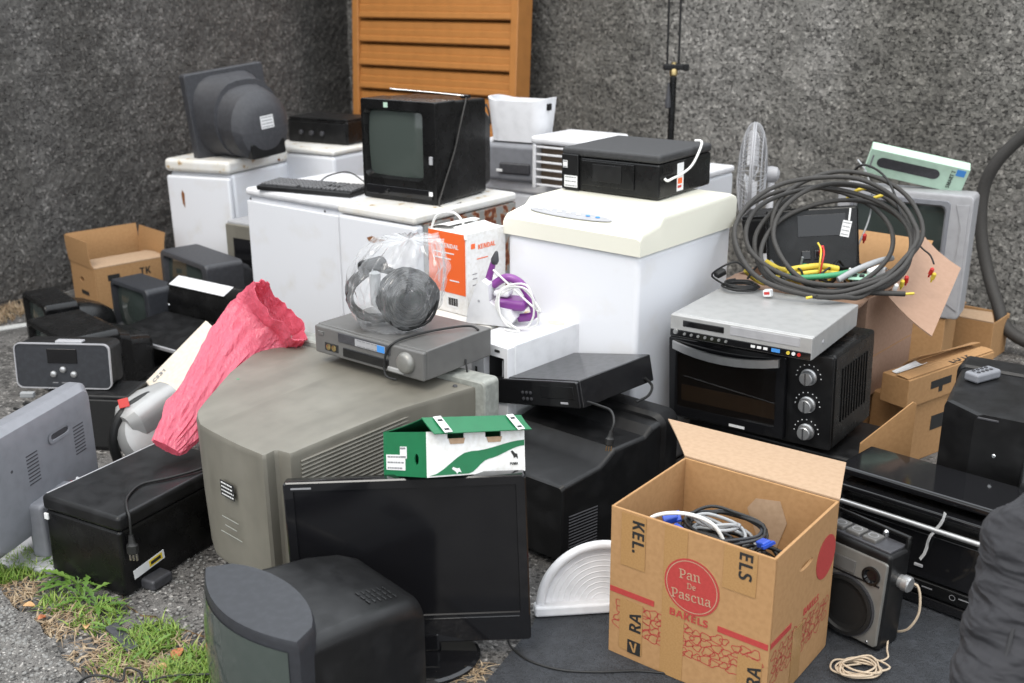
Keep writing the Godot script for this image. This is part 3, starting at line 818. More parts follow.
# ---------------------------------------------------------------- against the walls
func build_back() -> void:
	# orange slatted shutter leaning on the wall
	var o := thing("slatted_shutter", "orange brown metal shutter of wide ribbed slats leaning on the wall", "shutter", Vector3(-0.475, 0.0, -6.38), Vector3(-3, -35.7, 0))
	var w := 1.25; var h := 1.95; var d := 0.14
	for s in [-1.0, 1.0]:
		part(o, "stile", MB.new().rbox(Vector3(0.05, h, d), 0.006, Vector3(s * (w / 2 - 0.025), h / 2, 0)), M.orange)
	part(o, "rail", MB.new().rbox(Vector3(w - 0.102, 0.05, d - 0.01), 0.006, Vector3(0, 0.026, 0)), M.orange)
	part(o, "rail", MB.new().rbox(Vector3(w - 0.102, 0.05, d - 0.01), 0.006, Vector3(0, h - 0.026, 0)), M.orange)
	part(o, "back_sheet", MB.new().plain(Vector3(w - 0.104, h - 0.11, 0.01), Vector3(0, h / 2, -d / 2 + 0.012)), M.orange)
	# one slat: a stepped profile of three ribs that leans out at its foot
	var prof := PackedVector2Array()
	for p in [[0.0, 0.0], [0.026, 0.003], [0.030, 0.010], [0.028, 0.036], [0.020, 0.040], [0.022, 0.046], [0.021, 0.076], [0.013, 0.080], [0.015, 0.086], [0.013, 0.118], [0.0, 0.127]]:
		prof.append(Vector2(p[0], p[1]))
	var sl := MB.new()
	sl.t = Transform3D(Basis(Vector3(0, 0, 1), Vector3(0, 1, 0), Vector3(-1, 0, 0)), Vector3.ZERO)
	sl.prism(prof, -(w - 0.104) / 2, (w - 0.104) / 2)
	var slm := sl.mesh(30)
	var y := 0.06
	while y < h - 0.18:
		put(o, "slat", slm, M.orange, Vector3(0, y, d / 2 - 0.036))
		y += 0.139
	# small old fridge under the dark wall
	o = thing("small_fridge", "stained white fridge carrying the upturned monitor by the dark wall", "fridge", Vector3(-1.436, 0, -5.465), Vector3(0, -24, 1.0))
	part(o, "body", MB.new().rbox(Vector3(0.40, 0.60, 0.56), 0.02, Vector3(0, 0.305, -0.02)), M.white)
	part(o, "top_panel", MB.new().rbox(Vector3(0.403, 0.065, 0.592), 0.022, Vector3(0, 0.641, -0.002)), M.white_stained)
	part(o, "door", MB.new().rbox(Vector3(0.39, 0.56, 0.03), 0.012, Vector3(0, 0.31, 0.278)), M.white)
	part(o, "hinge", MB.new().lathe([Vector2(0.008, 0), Vector2(0.008, 0.004), Vector2(0.005, 0.006)], 10).home(), M.rust_spot, Vector3(0.212, 0.63, -0.1), Vector3(0, 0, -90))
	part(o, "rust_streak", MB.new().prism(PackedVector2Array([Vector2(0, 0), Vector2(0.012, -0.02), Vector2(0.008, -0.09), Vector2(-0.004, -0.07), Vector2(-0.008, -0.02)]), 0, 0.001), M.rust_spot, Vector3(-0.10, 0.52, 0.2935))
	# monitor on it, seen from behind
	o = thing("computer_monitor", "dark tube monitor turned to the wall on the stained white fridge", "monitor", Vector3(-1.375, 0.674, -5.44), Vector3(0, 226, -6))
	crt(o, 0.46, 0.38, 0.05, M.charcoal, 0.36, 0.28, Vector2(0, 0.20), M.tube_glass, [[-0.05, 0.42, 0.35, 0.185, 0.13], [-0.12, 0.405, 0.35, 0.18, 0.17], [-0.20, 0.385, 0.335, 0.17, 0.16], [-0.201, 0.36, 0.31, 0.160, 0.15], [-0.30, 0.33, 0.285, 0.148, 0.14], [-0.335, 0.27, 0.24, 0.135, 0.12], [-0.352, 0.18, 0.16, 0.13, 0.08]], M.charcoal, 0.012)
	o.scale = Vector3(0.98, 1.13, 0.98)
	o.position += Vector3(-0.06, 0, 0.0)
	label_plate(o, 0.075, 0.055, Vector3(-0.01, 0.165, -0.3535), Vector3(0, 180, 0), M.print_white, "label", 4)
	part(o, "port_recess", MB.new().rbox(Vector3(0.20, 0.07, 0.05), 0.01, Vector3(0.0, 0.05, -0.325)), M.black_dull)
	# second white appliance behind, with a black case on it
	o = thing("low_fridge", "white fridge behind the keyboard under a black metal case", "fridge", Vector3(-1.02, 0, -5.72), Vector3(0, -30, 0))
	part(o, "body", MB.new().rbox(Vector3(0.5, 0.655, 0.44), 0.02, Vector3(0, 0.33, 0)), M.white)
	part(o, "top_panel", MB.new().rbox(Vector3(0.503, 0.03, 0.443), 0.014, Vector3(0, 0.675, 0)), M.white_stained)
	o = thing("metal_case", "low black metal case with dusty brown top behind the keyboard", "case", Vector3(-0.98, 0.691, -5.80), Vector3(0, -28, 0))
	part(o, "shell", MB.new().rbox(Vector3(0.40, 0.12, 0.26), 0.008, Vector3(0, 0.06, 0)), M.black)
	part(o, "front_plate", MB.new().rbox(Vector3(0.38, 0.10, 0.008), 0.003, Vector3(0, 0.06, 0.133)), M.black_dull)
	for k in 3: part(o, "knob", MB.new().lathe([Vector2(0.012, 0), Vector2(0.012, 0.012), Vector2(0.009, 0.014)], 14), M.grey_dark, Vector3(-0.1 + 0.07 * k, 0.055, 0.137), Vector3(90, 0, 0))
	part(o, "dust_cover", MB.new().rbox(Vector3(0.39, 0.012, 0.25), 0.004, Vector3(0, 0.127, 0)), M.black_dull)
	# grey microwave standing on end between the fridges
	o = thing("microwave_oven", "grey microwave standing on its end between the white fridges", "microwave", Vector3(-1.125, 0, -4.93), Vector3(0, -32, 0))
	part(o, "housing", MB.new().rbox(Vector3(0.30, 0.44, 0.34), 0.01, Vector3(0, 0.222, 0)), M.grey_light)
	part(o, "door", MB.new().rbox(Vector3(0.28, 0.42, 0.02), 0.006, Vector3(0, 0.222, 0.181)), M.grey_warm)
	part(o, "window", MB.new().rbox(Vector3(0.18, 0.24, 0.006), 0.003, Vector3(0.0, 0.25, 0.1925)), M.black_gloss)
	# two white cabinets side by side
	var X := Vector3(0.794, 0, 0.607)
	o = thing("white_cabinet", "clean white appliance holding the black keyboard", "appliance", Vector3(-0.725, 0, -4.329), Vector3(0, -37.4, 0))
	part(o, "body", MB.new().rbox(Vector3(0.555, 0.66, 0.50), 0.015, Vector3(0, 0.332, -0.01)), M.white)
	part(o, "top_panel", MB.new().rbox(Vector3(0.557, 0.034, 0.512), 0.016, Vector3(0, 0.681, 0)), M.white_clean)
	part(o, "front_panel", MB.new().rbox(Vector3(0.54, 0.61, 0.014), 0.006, Vector3(0, 0.34, 0.2475)), M.white)
	for s in [-1.0, 1.0]: part(o, "screw", MB.new().lathe([Vector2(0.005, 0), Vector2(0.005, 0.002), Vector2(0.002, 0.003)], 8), M.grey_dark, Vector3(s * 0.22 - 0.02, 0.655, 0.2555), Vector3(90, 0, 0))
	o = thing("rusty_fridge", "white fridge with rusty grey side under the black television", "fridge", Vector3(-0.312, 0, -4.063), Vector3(0, -37.4, 0))
	part(o, "body", MB.new().rbox(Vector3(0.392, 0.66, 0.55), 0.008, Vector3(0, 0.332, -0.012)), M.rusty)
	part(o, "door", MB.new().rbox(Vector3(0.398, 0.655, 0.05), 0.014, Vector3(0, 0.332, 0.292)), M.white)
	part(o, "top_panel", MB.new().rbox(Vector3(0.400, 0.036, 0.606), 0.014, Vector3(0, 0.6825, 0.016)), M.white_stained)
	part(o, "rust_patch", MB.new().prism(PackedVector2Array([Vector2(-0.045, 0.004), Vector2(-0.02, 0.013), Vector2(0.01, 0.009), Vector2(0.05, 0.006), Vector2(0.02, -0.002), Vector2(-0.01, -0.012), Vector2(-0.035, -0.008)]), 0, 0.0012), M.rust_spot, Vector3(0.0, 0.585, 0.3175))
	part(o, "gasket", MB.new().plain(Vector3(0.38, 0.64, 0.008), Vector3(0, 0.33, 0.264)), M.grey_light)
	# keyboard
	o = thing("keyboard", "black computer keyboard lying on the clean white appliance", "keyboard", Vector3(-0.800, 0.699, -4.205), Vector3(1.5, -24, 0))
	part(o, "base", MB.new().rbox(Vector3(0.445, 0.020, 0.155), 0.006, Vector3(0, 0.011, 0)), M.black_dull)
	var key := MB.new().rbox(Vector3(0.0158, 0.009, 0.0158), 0.003, Vector3.ZERO, 1).mesh()
	var bar := MB.new().rbox(Vector3(0.095, 0.009, 0.0158), 0.003, Vector3.ZERO, 1).mesh()
	for rowi in 6:
		for c in 22:
			var x := -0.206 + c * 0.0192 + (0.006 if c > 14 else 0.0) + (0.006 if c > 17 else 0.0)
			if rowi == 5 and c > 3 and c < 10:
				if c == 6: put(o, "space_bar", bar, M.key, Vector3(x, 0.024, -0.062 + rowi * 0.022))
				continue
			if rowi in [3] and c in [15, 16, 17]: continue
			put(o, "key", key, M.key, Vector3(x, 0.024, -0.062 + rowi * 0.022))
	cord(o, [Vector3(-0.79, 0.718, -4.28), Vector3(-0.76, 0.735, -4.36), Vector3(-0.68, 0.745, -4.38), Vector3(-0.60, 0.705, -4.33)], 0.003, M.rubber)
	o = thing("paper_sheet", "white paper with a dark blue band behind the keyboard", "paper", Vector3(-0.63, 0.7005, -4.33), Vector3(0, -10, 0))
	part(o, "sheet", MB.new().rbox(Vector3(0.24, 0.003, 0.20), 0.001, Vector3(0, 0.0016, 0), 1), M.card_white)
	part(o, "blue_band", MB.new().plain(Vector3(0.24, 0.0012, 0.06), Vector3(0, 0.0038, 0.06)), M.black_blue)
	# portable black television
	o = thing("portable_television", "boxy black television with grey screen and rod aerial on the rusty fridge", "television", Vector3(-0.342, 0.702, -4.117), Vector3(0, -33, 0))
	o.position += Vector3(-0.607, 0, 0.794) * 0.19 + Vector3(0.03, 0, 0)
	o.scale = Vector3(1.06, 1.03, 1.06)
	crt(o, 0.335, 0.365, 0.12, M.black, 0.25, 0.235, Vector2(-0.022, 0.205), M.tube_glass_pale, [[-0.12, 0.33, 0.36, 0.182, 0.012], [-0.31, 0.325, 0.355, 0.180, 0.014], [-0.3101, 0.30, 0.32, 0.17, 0.02], [-0.38, 0.27, 0.28, 0.155, 0.03], [-0.395, 0.24, 0.24, 0.15, 0.03]], M.black, 0.008)
	part(o, "control_strip", MB.new().rbox(Vector3(0.30, 0.035, 0.006), 0.002, Vector3(0, 0.035, 0.002)), M.black_gloss)
	part(o, "front_button", MB.new().rbox(Vector3(0.014, 0.03, 0.006), 0.002, Vector3(0.147, 0.16, 0.003)), M.grey_light)
	part(o, "badge", MB.new().rbox(Vector3(0.016, 0.016, 0.003), 0.001, Vector3(0.145, 0.04, 0.005)), M.print_white)
	part(o, "sticker", MB.new().rbox(Vector3(0.018, 0.018, 0.002), 0.0005, Vector3(-0.05, 0.346, 0.001)), M.mint)
	part(o, "knob", MB.new().lathe([Vector2(0.008, 0), Vector2(0.007, 0.008), Vector2(0.004, 0.009)], 12), M.black_gloss, Vector3(-0.05, 0.035, 0.004), Vector3(90, 0, 0))
	var B := o.transform
	cord(o, [B * Vector3(0.155, 0.372, -0.20), B * Vector3(0.03, 0.385, -0.14), B * Vector3(-0.10, 0.392, -0.10)], 0.0022, M.chrome, "aerial_rod", 2)
	cord(o, [B * Vector3(0.155, 0.372, -0.21), B * Vector3(0.0, 0.383, -0.16), B * Vector3(-0.15, 0.388, -0.15)], 0.0022, M.chrome, "aerial_rod", 2)
	part(o, "aerial_base", MB.new().rbox(Vector3(0.035, 0.014, 0.02), 0.004, Vector3(0.150, 0.370, -0.205)), M.black_gloss)
	cord(o, [B * Vector3(0.158, 0.370, -0.20), B * Vector3(0.172, 0.30, -0.15), B * Vector3(0.172, 0.18, -0.10), B * Vector3(0.173, 0.06, -0.03), B * Vector3(0.18, -0.002, 0.0), B * Vector3(0.2, -0.002, -0.10)], 0.0032, M.rubber_dusty)
	# chest freezer behind, with the grey box, white bin and slatted cooler
	o = thing("chest_freezer", "low white chest freezer behind the washing machine", "freezer", Vector3(0.20, 0, -4.78), Vector3(0, -37, 0))
	part(o, "body", MB.new().rbox(Vector3(0.95, 0.62, 0.52), 0.02, Vector3(0, 0.312, 0)), M.white)
	part(o, "lid", MB.new().rbox(Vector3(0.96, 0.05, 0.53), 0.016, Vector3(0, 0.648, 0)), M.white_clean)
	o = thing("grey_device", "grey desktop printer with pale rounded side behind the black television", "printer", Vector3(0.02, 0.675, -4.66), Vector3(0, -28, 0))
	part(o, "body", MB.new().rbox(Vector3(0.24, 0.16, 0.22), 0.02, Vector3(0.03, 0.081, 0)), M.grey_monitor)
	part(o, "side_cover", MB.new().rbox(Vector3(0.05, 0.175, 0.23), 0.024, Vector3(-0.115, 0.088, 0)), M.white_clean)
	part(o, "paper_slot", MB.new().rbox(Vector3(0.15, 0.05, 0.03), 0.01, Vector3(0.05, 0.06, 0.105)), M.grey_dark)
	part(o, "emblem", MB.new().rbox(Vector3(0.03, 0.012, 0.004), 0.002, Vector3(-0.02, 0.05, 0.123)), M.print_white)
	o = thing("plastic_bin", "white plastic bin with curved rim on top of the grey printer", "bin", Vector3(0.045, 0.838, -4.66), Vector3(0, -28, 0))
	var rings := []
	for k in 7:
		var t := k / 6.0
		var ring := rr(0.128 + 0.018 * t, 0.075 + 0.012 * t, 0.06, 0, Vector2.ZERO, 7)
		for q in ring.size(): ring[q] = Vector3(ring[q].x, 0.005 + 0.165 * t + (0.02 * pow(ring[q].x / 0.14, 2) * t), ring[q].y)
		rings.append(ring)
	var wall_rings := rings.duplicate()
	for k in 7:
		var ring := []
		for p in rings[6 - k]: ring.append(Vector3(p.x * 0.94, p.y + (0.0 if k == 0 else 0.004), p.z * 0.9))
		wall_rings.append(ring)
	part(o, "tub", MB.new().skin(wall_rings, true, true, true), M.white_clean, Vector3.ZERO, Vector3.ZERO, 40)
	part(o, "clip", MB.new().rbox(Vector3(0.012, 0.028, 0.03), 0.003, Vector3(0.145, 0.155, 0.03)), M.black_dull)
	B = o.transform
	cord(o, [B * Vector3(-0.135, 0.15, 0.09), B * Vector3(-0.105, 0.16, 0.13), B * Vector3(-0.09, 0.10, 0.13), B * Vector3(-0.12, 0.02, 0.12), B * Vector3(-0.16, -0.01, 0.10)], 0.004, M.rubber)
	o = thing("window_air_conditioner", "white air conditioner with open slatted front behind the black printer", "air conditioner", Vector3(0.285, 0.674, -4.44), Vector3(0, -36, 0))
	o.scale = Vector3(0.84, 0.90, 0.84)
	part(o, "top_cover", MB.new().rbox(Vector3(0.36, 0.035, 0.36), 0.016, Vector3(0, 0.225, 0)), M.white_clean)
	for s in [-1.0, 1.0]: part(o, "side_panel", MB.new().rbox(Vector3(0.012, 0.21, 0.34), 0.004, Vector3(s * 0.165, 0.106, 0)), M.white_clean)
	for k in 6: part(o, "slat", MB.new().rbox(Vector3(0.32, 0.009, 0.02), 0.003, Vector3(0, 0.02 + 0.035 * k, 0.165)), M.white_clean)
	for k in 2: part(o, "upright_bar", MB.new().rbox(Vector3(0.008, 0.2, 0.008), 0.003, Vector3(-0.145 + 0.29 * k, 0.106, 0.182)), M.white_clean)
	part(o, "cooling_fins", MB.new().plain(Vector3(0.30, 0.19, 0.2), Vector3(0, 0.10, 0.02)), M.brown_fins)
	# white fridge behind the washer, fan, pole
	o = thing("white_fridge", "plain white fridge behind the washing machine next to the fan", "fridge", Vector3(0.74, 0, -4.62), Vector3(0, -38, 0))
	part(o, "body", MB.new().rbox(Vector3(0.34, 0.70, 0.32), 0.015, Vector3(0, 0.352, -0.02)), M.white)
	part(o, "door", MB.new().rbox(Vector3(0.33, 0.68, 0.03), 0.012, Vector3(0, 0.352, 0.157)), M.white_clean)
	part(o, "top_panel", MB.new().rbox(Vector3(0.35, 0.03, 0.36), 0.012, Vector3(0, 0.718, 0)), M.white_clean)
	pedestal_fan()
	o = thing("tripod_stand", "slim black stand pole with brass joint rising in front of the wall", "stand", Vector3(0.792, 0, -5.30))
	part(o, "pole", MB.new().lathe([Vector2(0.017, 0.12), Vector2(0.017, 1.06), Vector2(0.014, 1.07)], 14), M.black)
	part(o, "brass_joint", MB.new().lathe([Vector2(0.014, 1.068), Vector2(0.02, 1.075), Vector2(0.02, 1.10), Vector2(0.013, 1.115), Vector2(0.013, 1.135)], 14), M.brass)
	part(o, "clamp", MB.new().rbox(Vector3(0.10, 0.03, 0.035), 0.008, Vector3(-0.002, 1.112, 0)), M.black_dull)
	part(o, "wing_nut", MB.new().rbox(Vector3(0.03, 0.035, 0.02), 0.006, Vector3(0.06, 1.11, 0)), M.black)
	for s in [-1.0, 1.0]: part(o, "rod", MB.new().tube(PackedVector3Array([Vector3(0.028 * s - 0.005, 1.10, 0), Vector3(0.030 * s - 0.016, 2.2, -0.02)]), 0.0055, 8), M.black_dull)
	part(o, "hanging_clip", MB.new().lathe([Vector2(0.004, 0.10), Vector2(0.016, 0.0), Vector2(0.015, -0.02), Vector2(0.006, -0.025)], 10), M.grey_dark, Vector3(-0.024, 0.94, 0.02))
	for k in 3: part(o, "leg", MB.new().tube(PackedVector3Array([Vector3(0, 0.35, 0), Vector3(0.30 * cos(TAU * k / 3), 0.012, 0.30 * sin(TAU * k / 3))]), 0.010, 8), M.black)

func pedestal_fan() -> void:
	var c := Vector3(0.938, 0.785, -4.10)
	var o := thing("pedestal_fan", "pale wire caged pedestal fan seen from its side near the wall", "fan", Vector3(c.x, 0, c.z), Vector3(0, -14, 0))
	var hub := Vector3(0, c.y, 0)
	for s in [-1.0, 1.0]:
		var mb := MB.new()
		for k in 60:
			var a := TAU * k / 60
			var u := Vector3(0, cos(a), sin(a))
			var wire := PackedVector3Array()
			for q in 8:
				var an := lerpf(0.16, PI / 2, q / 7.0)
				wire.append(hub + u * 0.195 * sin(an) + Vector3(s * (0.006 + 0.050 * cos(an)), 0, 0))
			mb.tube(wire, 0.0012, 4)
		for q in [[0.195, 0.004], [0.105, 0.048], [0.16, 0.0345]]:
			var pts := PackedVector3Array()
			for k in 41: pts.append(hub + Vector3(s * q[1], q[0] * cos(TAU * k / 40), q[0] * sin(TAU * k / 40)))
			mb.tube(pts, 0.002 if q[0] < 0.19 else 0.004, 5)
		part(o, "wire_cage", mb, M.grey_light)
	for k in 3:
		var g := []
		for i in 6:
			var row := []
			for j in 5:
				var r := 0.035 + 0.135 * i / 5.0
				var a := TAU * k / 3 + (j / 4.0 - 0.5) * (1.1 + 0.25 * sin(PI * i / 5.0))
				row.append(hub + Vector3(0.028 * (j / 4.0 - 0.5) * 1.6, r * cos(a), r * sin(a)))
			g.append(row)
		part(o, "fan_blade", MB.new().sheet(g, 0.002), M.white_clean, Vector3.ZERO, Vector3.ZERO, 50)
	part(o, "motor", MB.new().lathe([Vector2(0.0, 0.0), Vector2(0.03, 0.003), Vector2(0.032, 0.03), Vector2(0.028, 0.05), Vector2(0.012, 0.06)], 18), M.grey_light, hub + Vector3(0.045, 0, 0), Vector3(0, 0, -90))
	part(o, "pole", MB.new().lathe([Vector2(0.014, 0.04), Vector2(0.014, c.y - 0.03)], 12), M.white_clean, Vector3(0.075, 0, 0))
	part(o, "foot", MB.new().lathe([Vector2(0.17, 0.0), Vector2(0.17, 0.015), Vector2(0.08, 0.035), Vector2(0.02, 0.06)], 28), M.white_clean, Vector3(0.10, 0.001, 0))
# ---------------------------------------------------------------- the middle of the heap
func build_middle() -> void:
	# top loading washing machine
	var o := thing("washing_machine", "white top loading washing machine with cream lid under the black printer", "washing machine", Vector3(0.349, 0, -3.298), Vector3(0, -39.6, 0))
	var w := 0.503; var d := 0.559
	part(o, "cabinet", MB.new().rbox(Vector3(w - 0.012, 0.735, d - 0.012), 0.018, Vector3(0, 0.368, 0)), M.white)
	var lid := MB.new()
	var sec := []
	# side outline of the cream top: low at the control edge, rising to the lid
	for q in [[d / 2 + 0.004, 0.737, 0.788], [d / 2 - 0.012, 0.737, 0.803], [d / 2 - 0.10, 0.737, 0.818], [d / 2 - 0.125, 0.737, 0.838], [-d / 2 + 0.03, 0.737, 0.846], [-d / 2 - 0.002, 0.737, 0.836]]:
		var a := w / 2 + 0.003
		var r := 0.014
		sec.append([Vector3(-a, q[1], q[0]), Vector3(-a, q[2] - r, q[0]), Vector3(-a + r * 0.3, q[2] - r * 0.3, q[0]), Vector3(-a + r, q[2], q[0]), Vector3(a - r, q[2], q[0]), Vector3(a - r * 0.3, q[2] - r * 0.3, q[0]), Vector3(a, q[2] - r, q[0]), Vector3(a, q[1], q[0])])
	lid.skin(sec)
	part(o, "lid", lid, M.cream, Vector3.ZERO, Vector3.ZERO, 40)
	var cp := part(o, "control_panel", MB.new().prism(oval(0.155, 0.026, 28), 0, 0.003, 0.001), M.grey_light, Vector3(-0.04, 0.8135, d / 2 - 0.057), Vector3(-80.5, 0, 0))
	for k in 7: part(cp, "button", MB.new().prism(oval(0.008, 0.005, 10), 0.003, 0.006, 0.001), M.print_blue if k > 4 else M.print_white, Vector3(-0.115 + 0.036 * k, 0.003, 0.0))
	# black printer on it
	o = thing("black_printer", "square black printer with white label standing on the washing machine", "printer", Vector3(0.412, 0.8465, -3.455), Vector3(1.0, -39, 0.6))
	w = 0.366; d = 0.325
	part(o, "body", MB.new().rbox(Vector3(w, 0.108, d), 0.008, Vector3(0, 0.055, 0)), M.black)
	part(o, "top_cover", MB.new().rbox(Vector3(w + 0.006, 0.028, d + 0.004), 0.011, Vector3(0, 0.124, 0)), M.black_top)
	part(o, "output_door", MB.new().rbox(Vector3(0.20, 0.08, 0.008), 0.003, Vector3(-0.005, 0.062, d / 2 + 0.002)), M.black)
	part(o, "door_inset", MB.new().rbox(Vector3(0.11, 0.055, 0.006), 0.002, Vector3(-0.005, 0.066, d / 2 + 0.006)), M.black_dull)
	part(o, "corner_block", MB.new().rbox(Vector3(0.066, 0.115, 0.012), 0.004, Vector3(-w / 2 + 0.035, 0.06, d / 2 + 0.004)), M.black_dull)
	label_plate(o, 0.052, 0.038, Vector3(-w / 2 + 0.040, 0.030, d / 2 + 0.0107), Vector3.ZERO, M.print_white, "label", 3)
	label_plate(o, 0.018, 0.024, Vector3(-w / 2 + 0.018, 0.085, d / 2 + 0.0107), Vector3.ZERO, M.print_white, "label", 2)
	var sl := label_plate(o, 0.040, 0.088, Vector3(w / 2 + 0.0006, 0.055, 0.035), Vector3(0, 90, 0), M.print_white, "sticker", 0)
	part(sl, "orange_mark", MB.new().plain(Vector3(0.026, 0.018, 0.0005), Vector3(-0.002, -0.012, 0.0007)), M.print_orange)
	part(sl, "red_mark", MB.new().plain(Vector3(0.022, 0.008, 0.0005), Vector3(-0.004, -0.030, 0.0007)), M.red)
	part(o, "hand_recess", MB.new().rbox(Vector3(0.003, 0.018, 0.045), 0.001, Vector3(w / 2 + 0.0002, 0.088, 0.12)), M.black)
	part(o, "hand_recess", MB.new().rbox(Vector3(0.003, 0.008, 0.06), 0.001, Vector3(w / 2 + 0.0002, 0.098, -0.10)), M.black)
	var B := o.transform
	cord(o, [B * Vector3(w / 2 - 0.01, 0.155, -0.07), B * Vector3(w / 2 + 0.02, 0.15, -0.06), B * Vector3(w / 2 + 0.018, 0.09, -0.01), B * Vector3(w / 2 + 0.012, 0.066, 0.05), B * Vector3(w / 2 + 0.014, 0.062, 0.10), B * Vector3(w / 2 + 0.014, 0.058, 0.135), B * Vector3(w / 2 + 0.006, 0.065, 0.14)], 0.0042, M.cable_white)
	# low cabinet, carton with handle, steam iron
	o = thing("low_cabinet", "low white cabinet carrying the orange and white carton", "cabinet", Vector3(-0.135, 0, -3.20), Vector3(0, -41, 0))
	part(o, "body", MB.new().rbox(Vector3(0.34, 0.47, 0.25), 0.01, Vector3(0, 0.236, 0)), M.white)
	part(o, "top_panel", MB.new().rbox(Vector3(0.35, 0.028, 0.262), 0.01, Vector3(0, 0.486, 0)), M.white_stained)
	o = thing("kettle_carton", "white and orange upright carton with white carrying handle", "carton", Vector3(-0.141, 0.501, -3.235), Vector3(0, -41, 0))
	w = 0.165; d = 0.18; var h := 0.258
	part(o, "box", MB.new().rbox(Vector3(w, h, d), 0.003, Vector3(0, h / 2, 0), 1), M.card_white)
	part(o, "orange_panel", MB.new().plain(Vector3(w - 0.008, 0.192, 0.001), Vector3(-0.002, h - 0.098, d / 2 + 0.0006)), M.print_orange)
	letters(o, "KENDAL", 0.014, M.print_white, Vector3(0.012, h - 0.045, d / 2 + 0.0012), Vector3.ZERO, true, "Droid Sans", "lettering", 1.0)
	for k in 3: part(o, "print_line", MB.new().plain(Vector3([0.09, 0.075, 0.04][k], 0.004, 0.0006), Vector3([-0.015, -0.022, 0.03][k], [0.19, 0.172, 0.105][k], d / 2 + 0.0014)), M.print_white)
	label_plate(o, 0.05, 0.035, Vector3(0.02, 0.035, d / 2 + 0.0006), Vector3.ZERO, M.print_white, "barcode", 0)
	var bars := MB.new()
	for k in 12: bars.plain(Vector3(0.0012 + 0.0012 * (k % 3), 0.024, 0.0005), Vector3(0.003 + 0.0034 * k, 0.037, d / 2 + 0.0013))
	part(o, "barcode_bars", bars, M.print_black)
	letters(o, "KENDAL", 0.015, M.print_orange, Vector3(w / 2 + 0.0008, h - 0.046, 0.0), Vector3(0, 90, 0))
	part(o, "emblem", MB.new().plain(Vector3(0.0006, 0.016, 0.018), Vector3(w / 2 + 0.0006, h - 0.040, 0.062)), M.print_orange)
	for k in 4: part(o, "print_line", MB.new().plain(Vector3(0.0006, 0.003, [0.05, 0.02, 0.02, 0.02][k]), Vector3(w / 2 + 0.0006, [0.175, 0.13, 0.115, 0.095][k], [0.02, 0.055, 0.055, 0.055][k])), M.print_orange if k == 0 else M.print_grey)
	B = o.transform
	cord(o, [B * Vector3(-0.075, h - 0.01, 0.085), B * Vector3(-0.055, h + 0.04, 0.078), B * Vector3(0.0, h + 0.055, 0.065), B * Vector3(0.055, h + 0.035, 0.078), B * Vector3(0.08, h - 0.015, 0.092)], 0.004, M.cable_white, "handle")
	for s in [-1.0, 1.0]: flap(o, Vector3(s * w / 2, h, -d / 2), Vector3(s * w / 2, h, d / 2), Vector3(s * 0.01, h + 0.012, d / 2 - 0.02), Vector3(s * 0.01, h + 0.012, -d / 2 + 0.02), M.card_white, "flap", 0.006, 0.002)
	steam_iron()
	# white computer case
	o = thing("computer_case", "narrow white computer case with open drive bay beside the washing machine", "computer case", Vector3(0.053, 0, -3.005), Vector3(0, -42, 0))
	w = 0.15; d = 0.30; h = 0.5
	part(o, "shell", MB.new().rbox(Vector3(w, h, d), 0.006, Vector3(0, h / 2, 0)), M.white_clean)
	var bz := Vector2(0.018, h - 0.105)
	part(o, "front_bezel", MB.new().skin([rr(w / 2 - 0.002, h / 2 - 0.005, 0.004, 0.0, Vector2(0, h / 2)), rr(w / 2 - 0.002, h / 2 - 0.005, 0.004, 0.026, Vector2(0, h / 2)), rr(w / 2 - 0.004, h / 2 - 0.007, 0.004, 0.029, Vector2(0, h / 2)), rr(0.040, 0.065, 0.003, 0.029, bz), rr(0.040, 0.065, 0.003, 0.002, bz)], true, false, true), M.white_clean, Vector3(0, 0, d / 2 - 0.001))
	part(o, "bay_cage", MB.new().rbox(Vector3(0.076, 0.126, 0.004), 0.001, Vector3(0.018, h - 0.105, d / 2 + 0.004)), M.black_dull)
	part(o, "drive_rail", MB.new().rbox(Vector3(0.004, 0.11, 0.016), 0.001, Vector3(0.046, h - 0.105, d / 2 + 0.013)), M.cable_grey)
	for k in 2: part(o, "button", MB.new().rbox(Vector3(0.02, 0.008, 0.005), 0.002, Vector3(-0.028 + 0.06 * k, h - 0.022, d / 2 + 0.028)), M.print_black)
	part(o, "port", MB.new().rbox(Vector3(0.008, 0.025, 0.004), 0.001, Vector3(-0.052, h - 0.10, d / 2 + 0.0275)), M.print_black)
	part(o, "stain", MB.new().prism(oval(0.03, 0.02, 12), 0, 0.0006), M.card_beige, Vector3(0.03, h + 0.0003, -0.09), Vector3(-90, 0, 0))
	# big grey television seen from behind
	o = thing("large_television", "big dusty grey tube television facing away with a video recorder on top", "television", Vector3(-0.417, 0, -2.863), Vector3(0, 146, 0))
	o.translate_object_local(Vector3(0, 0, 0.07))
	crt(o, 0.83, 0.462, 0.07, M.grey_bezel, 0.62, 0.36, Vector2(0, 0.25), M.tube_glass, [], M.grey_warm, 0.014)
	# rear housing: the outline of its top, measured on the level of the top, drawn down to the floor plate
	var inv := o.transform.affine_inverse()
	var plan := []
	for q in [[264, 331], [230, 371], [204, 401], [197, 410], [196, 415], [199, 424], [207, 429], [222, 437], [240, 445.8], [262, 455], [266, 454.5], [274, 450.5], [278, 450.2], [290, 453.5], [294, 452.5], [303, 448.5], [350, 429], [400, 409], [441, 392.5]]:
		plan.append(inv * level(q[0], q[1], 0.447))
	plan[0] = Vector3(0.385, 0.447, -0.066)
	plan[plan.size() - 1] = Vector3(-0.385, 0.447, -0.066)
	var mid := Vector3.ZERO
	for p in plan: mid += p / plan.size()
	var rings := []
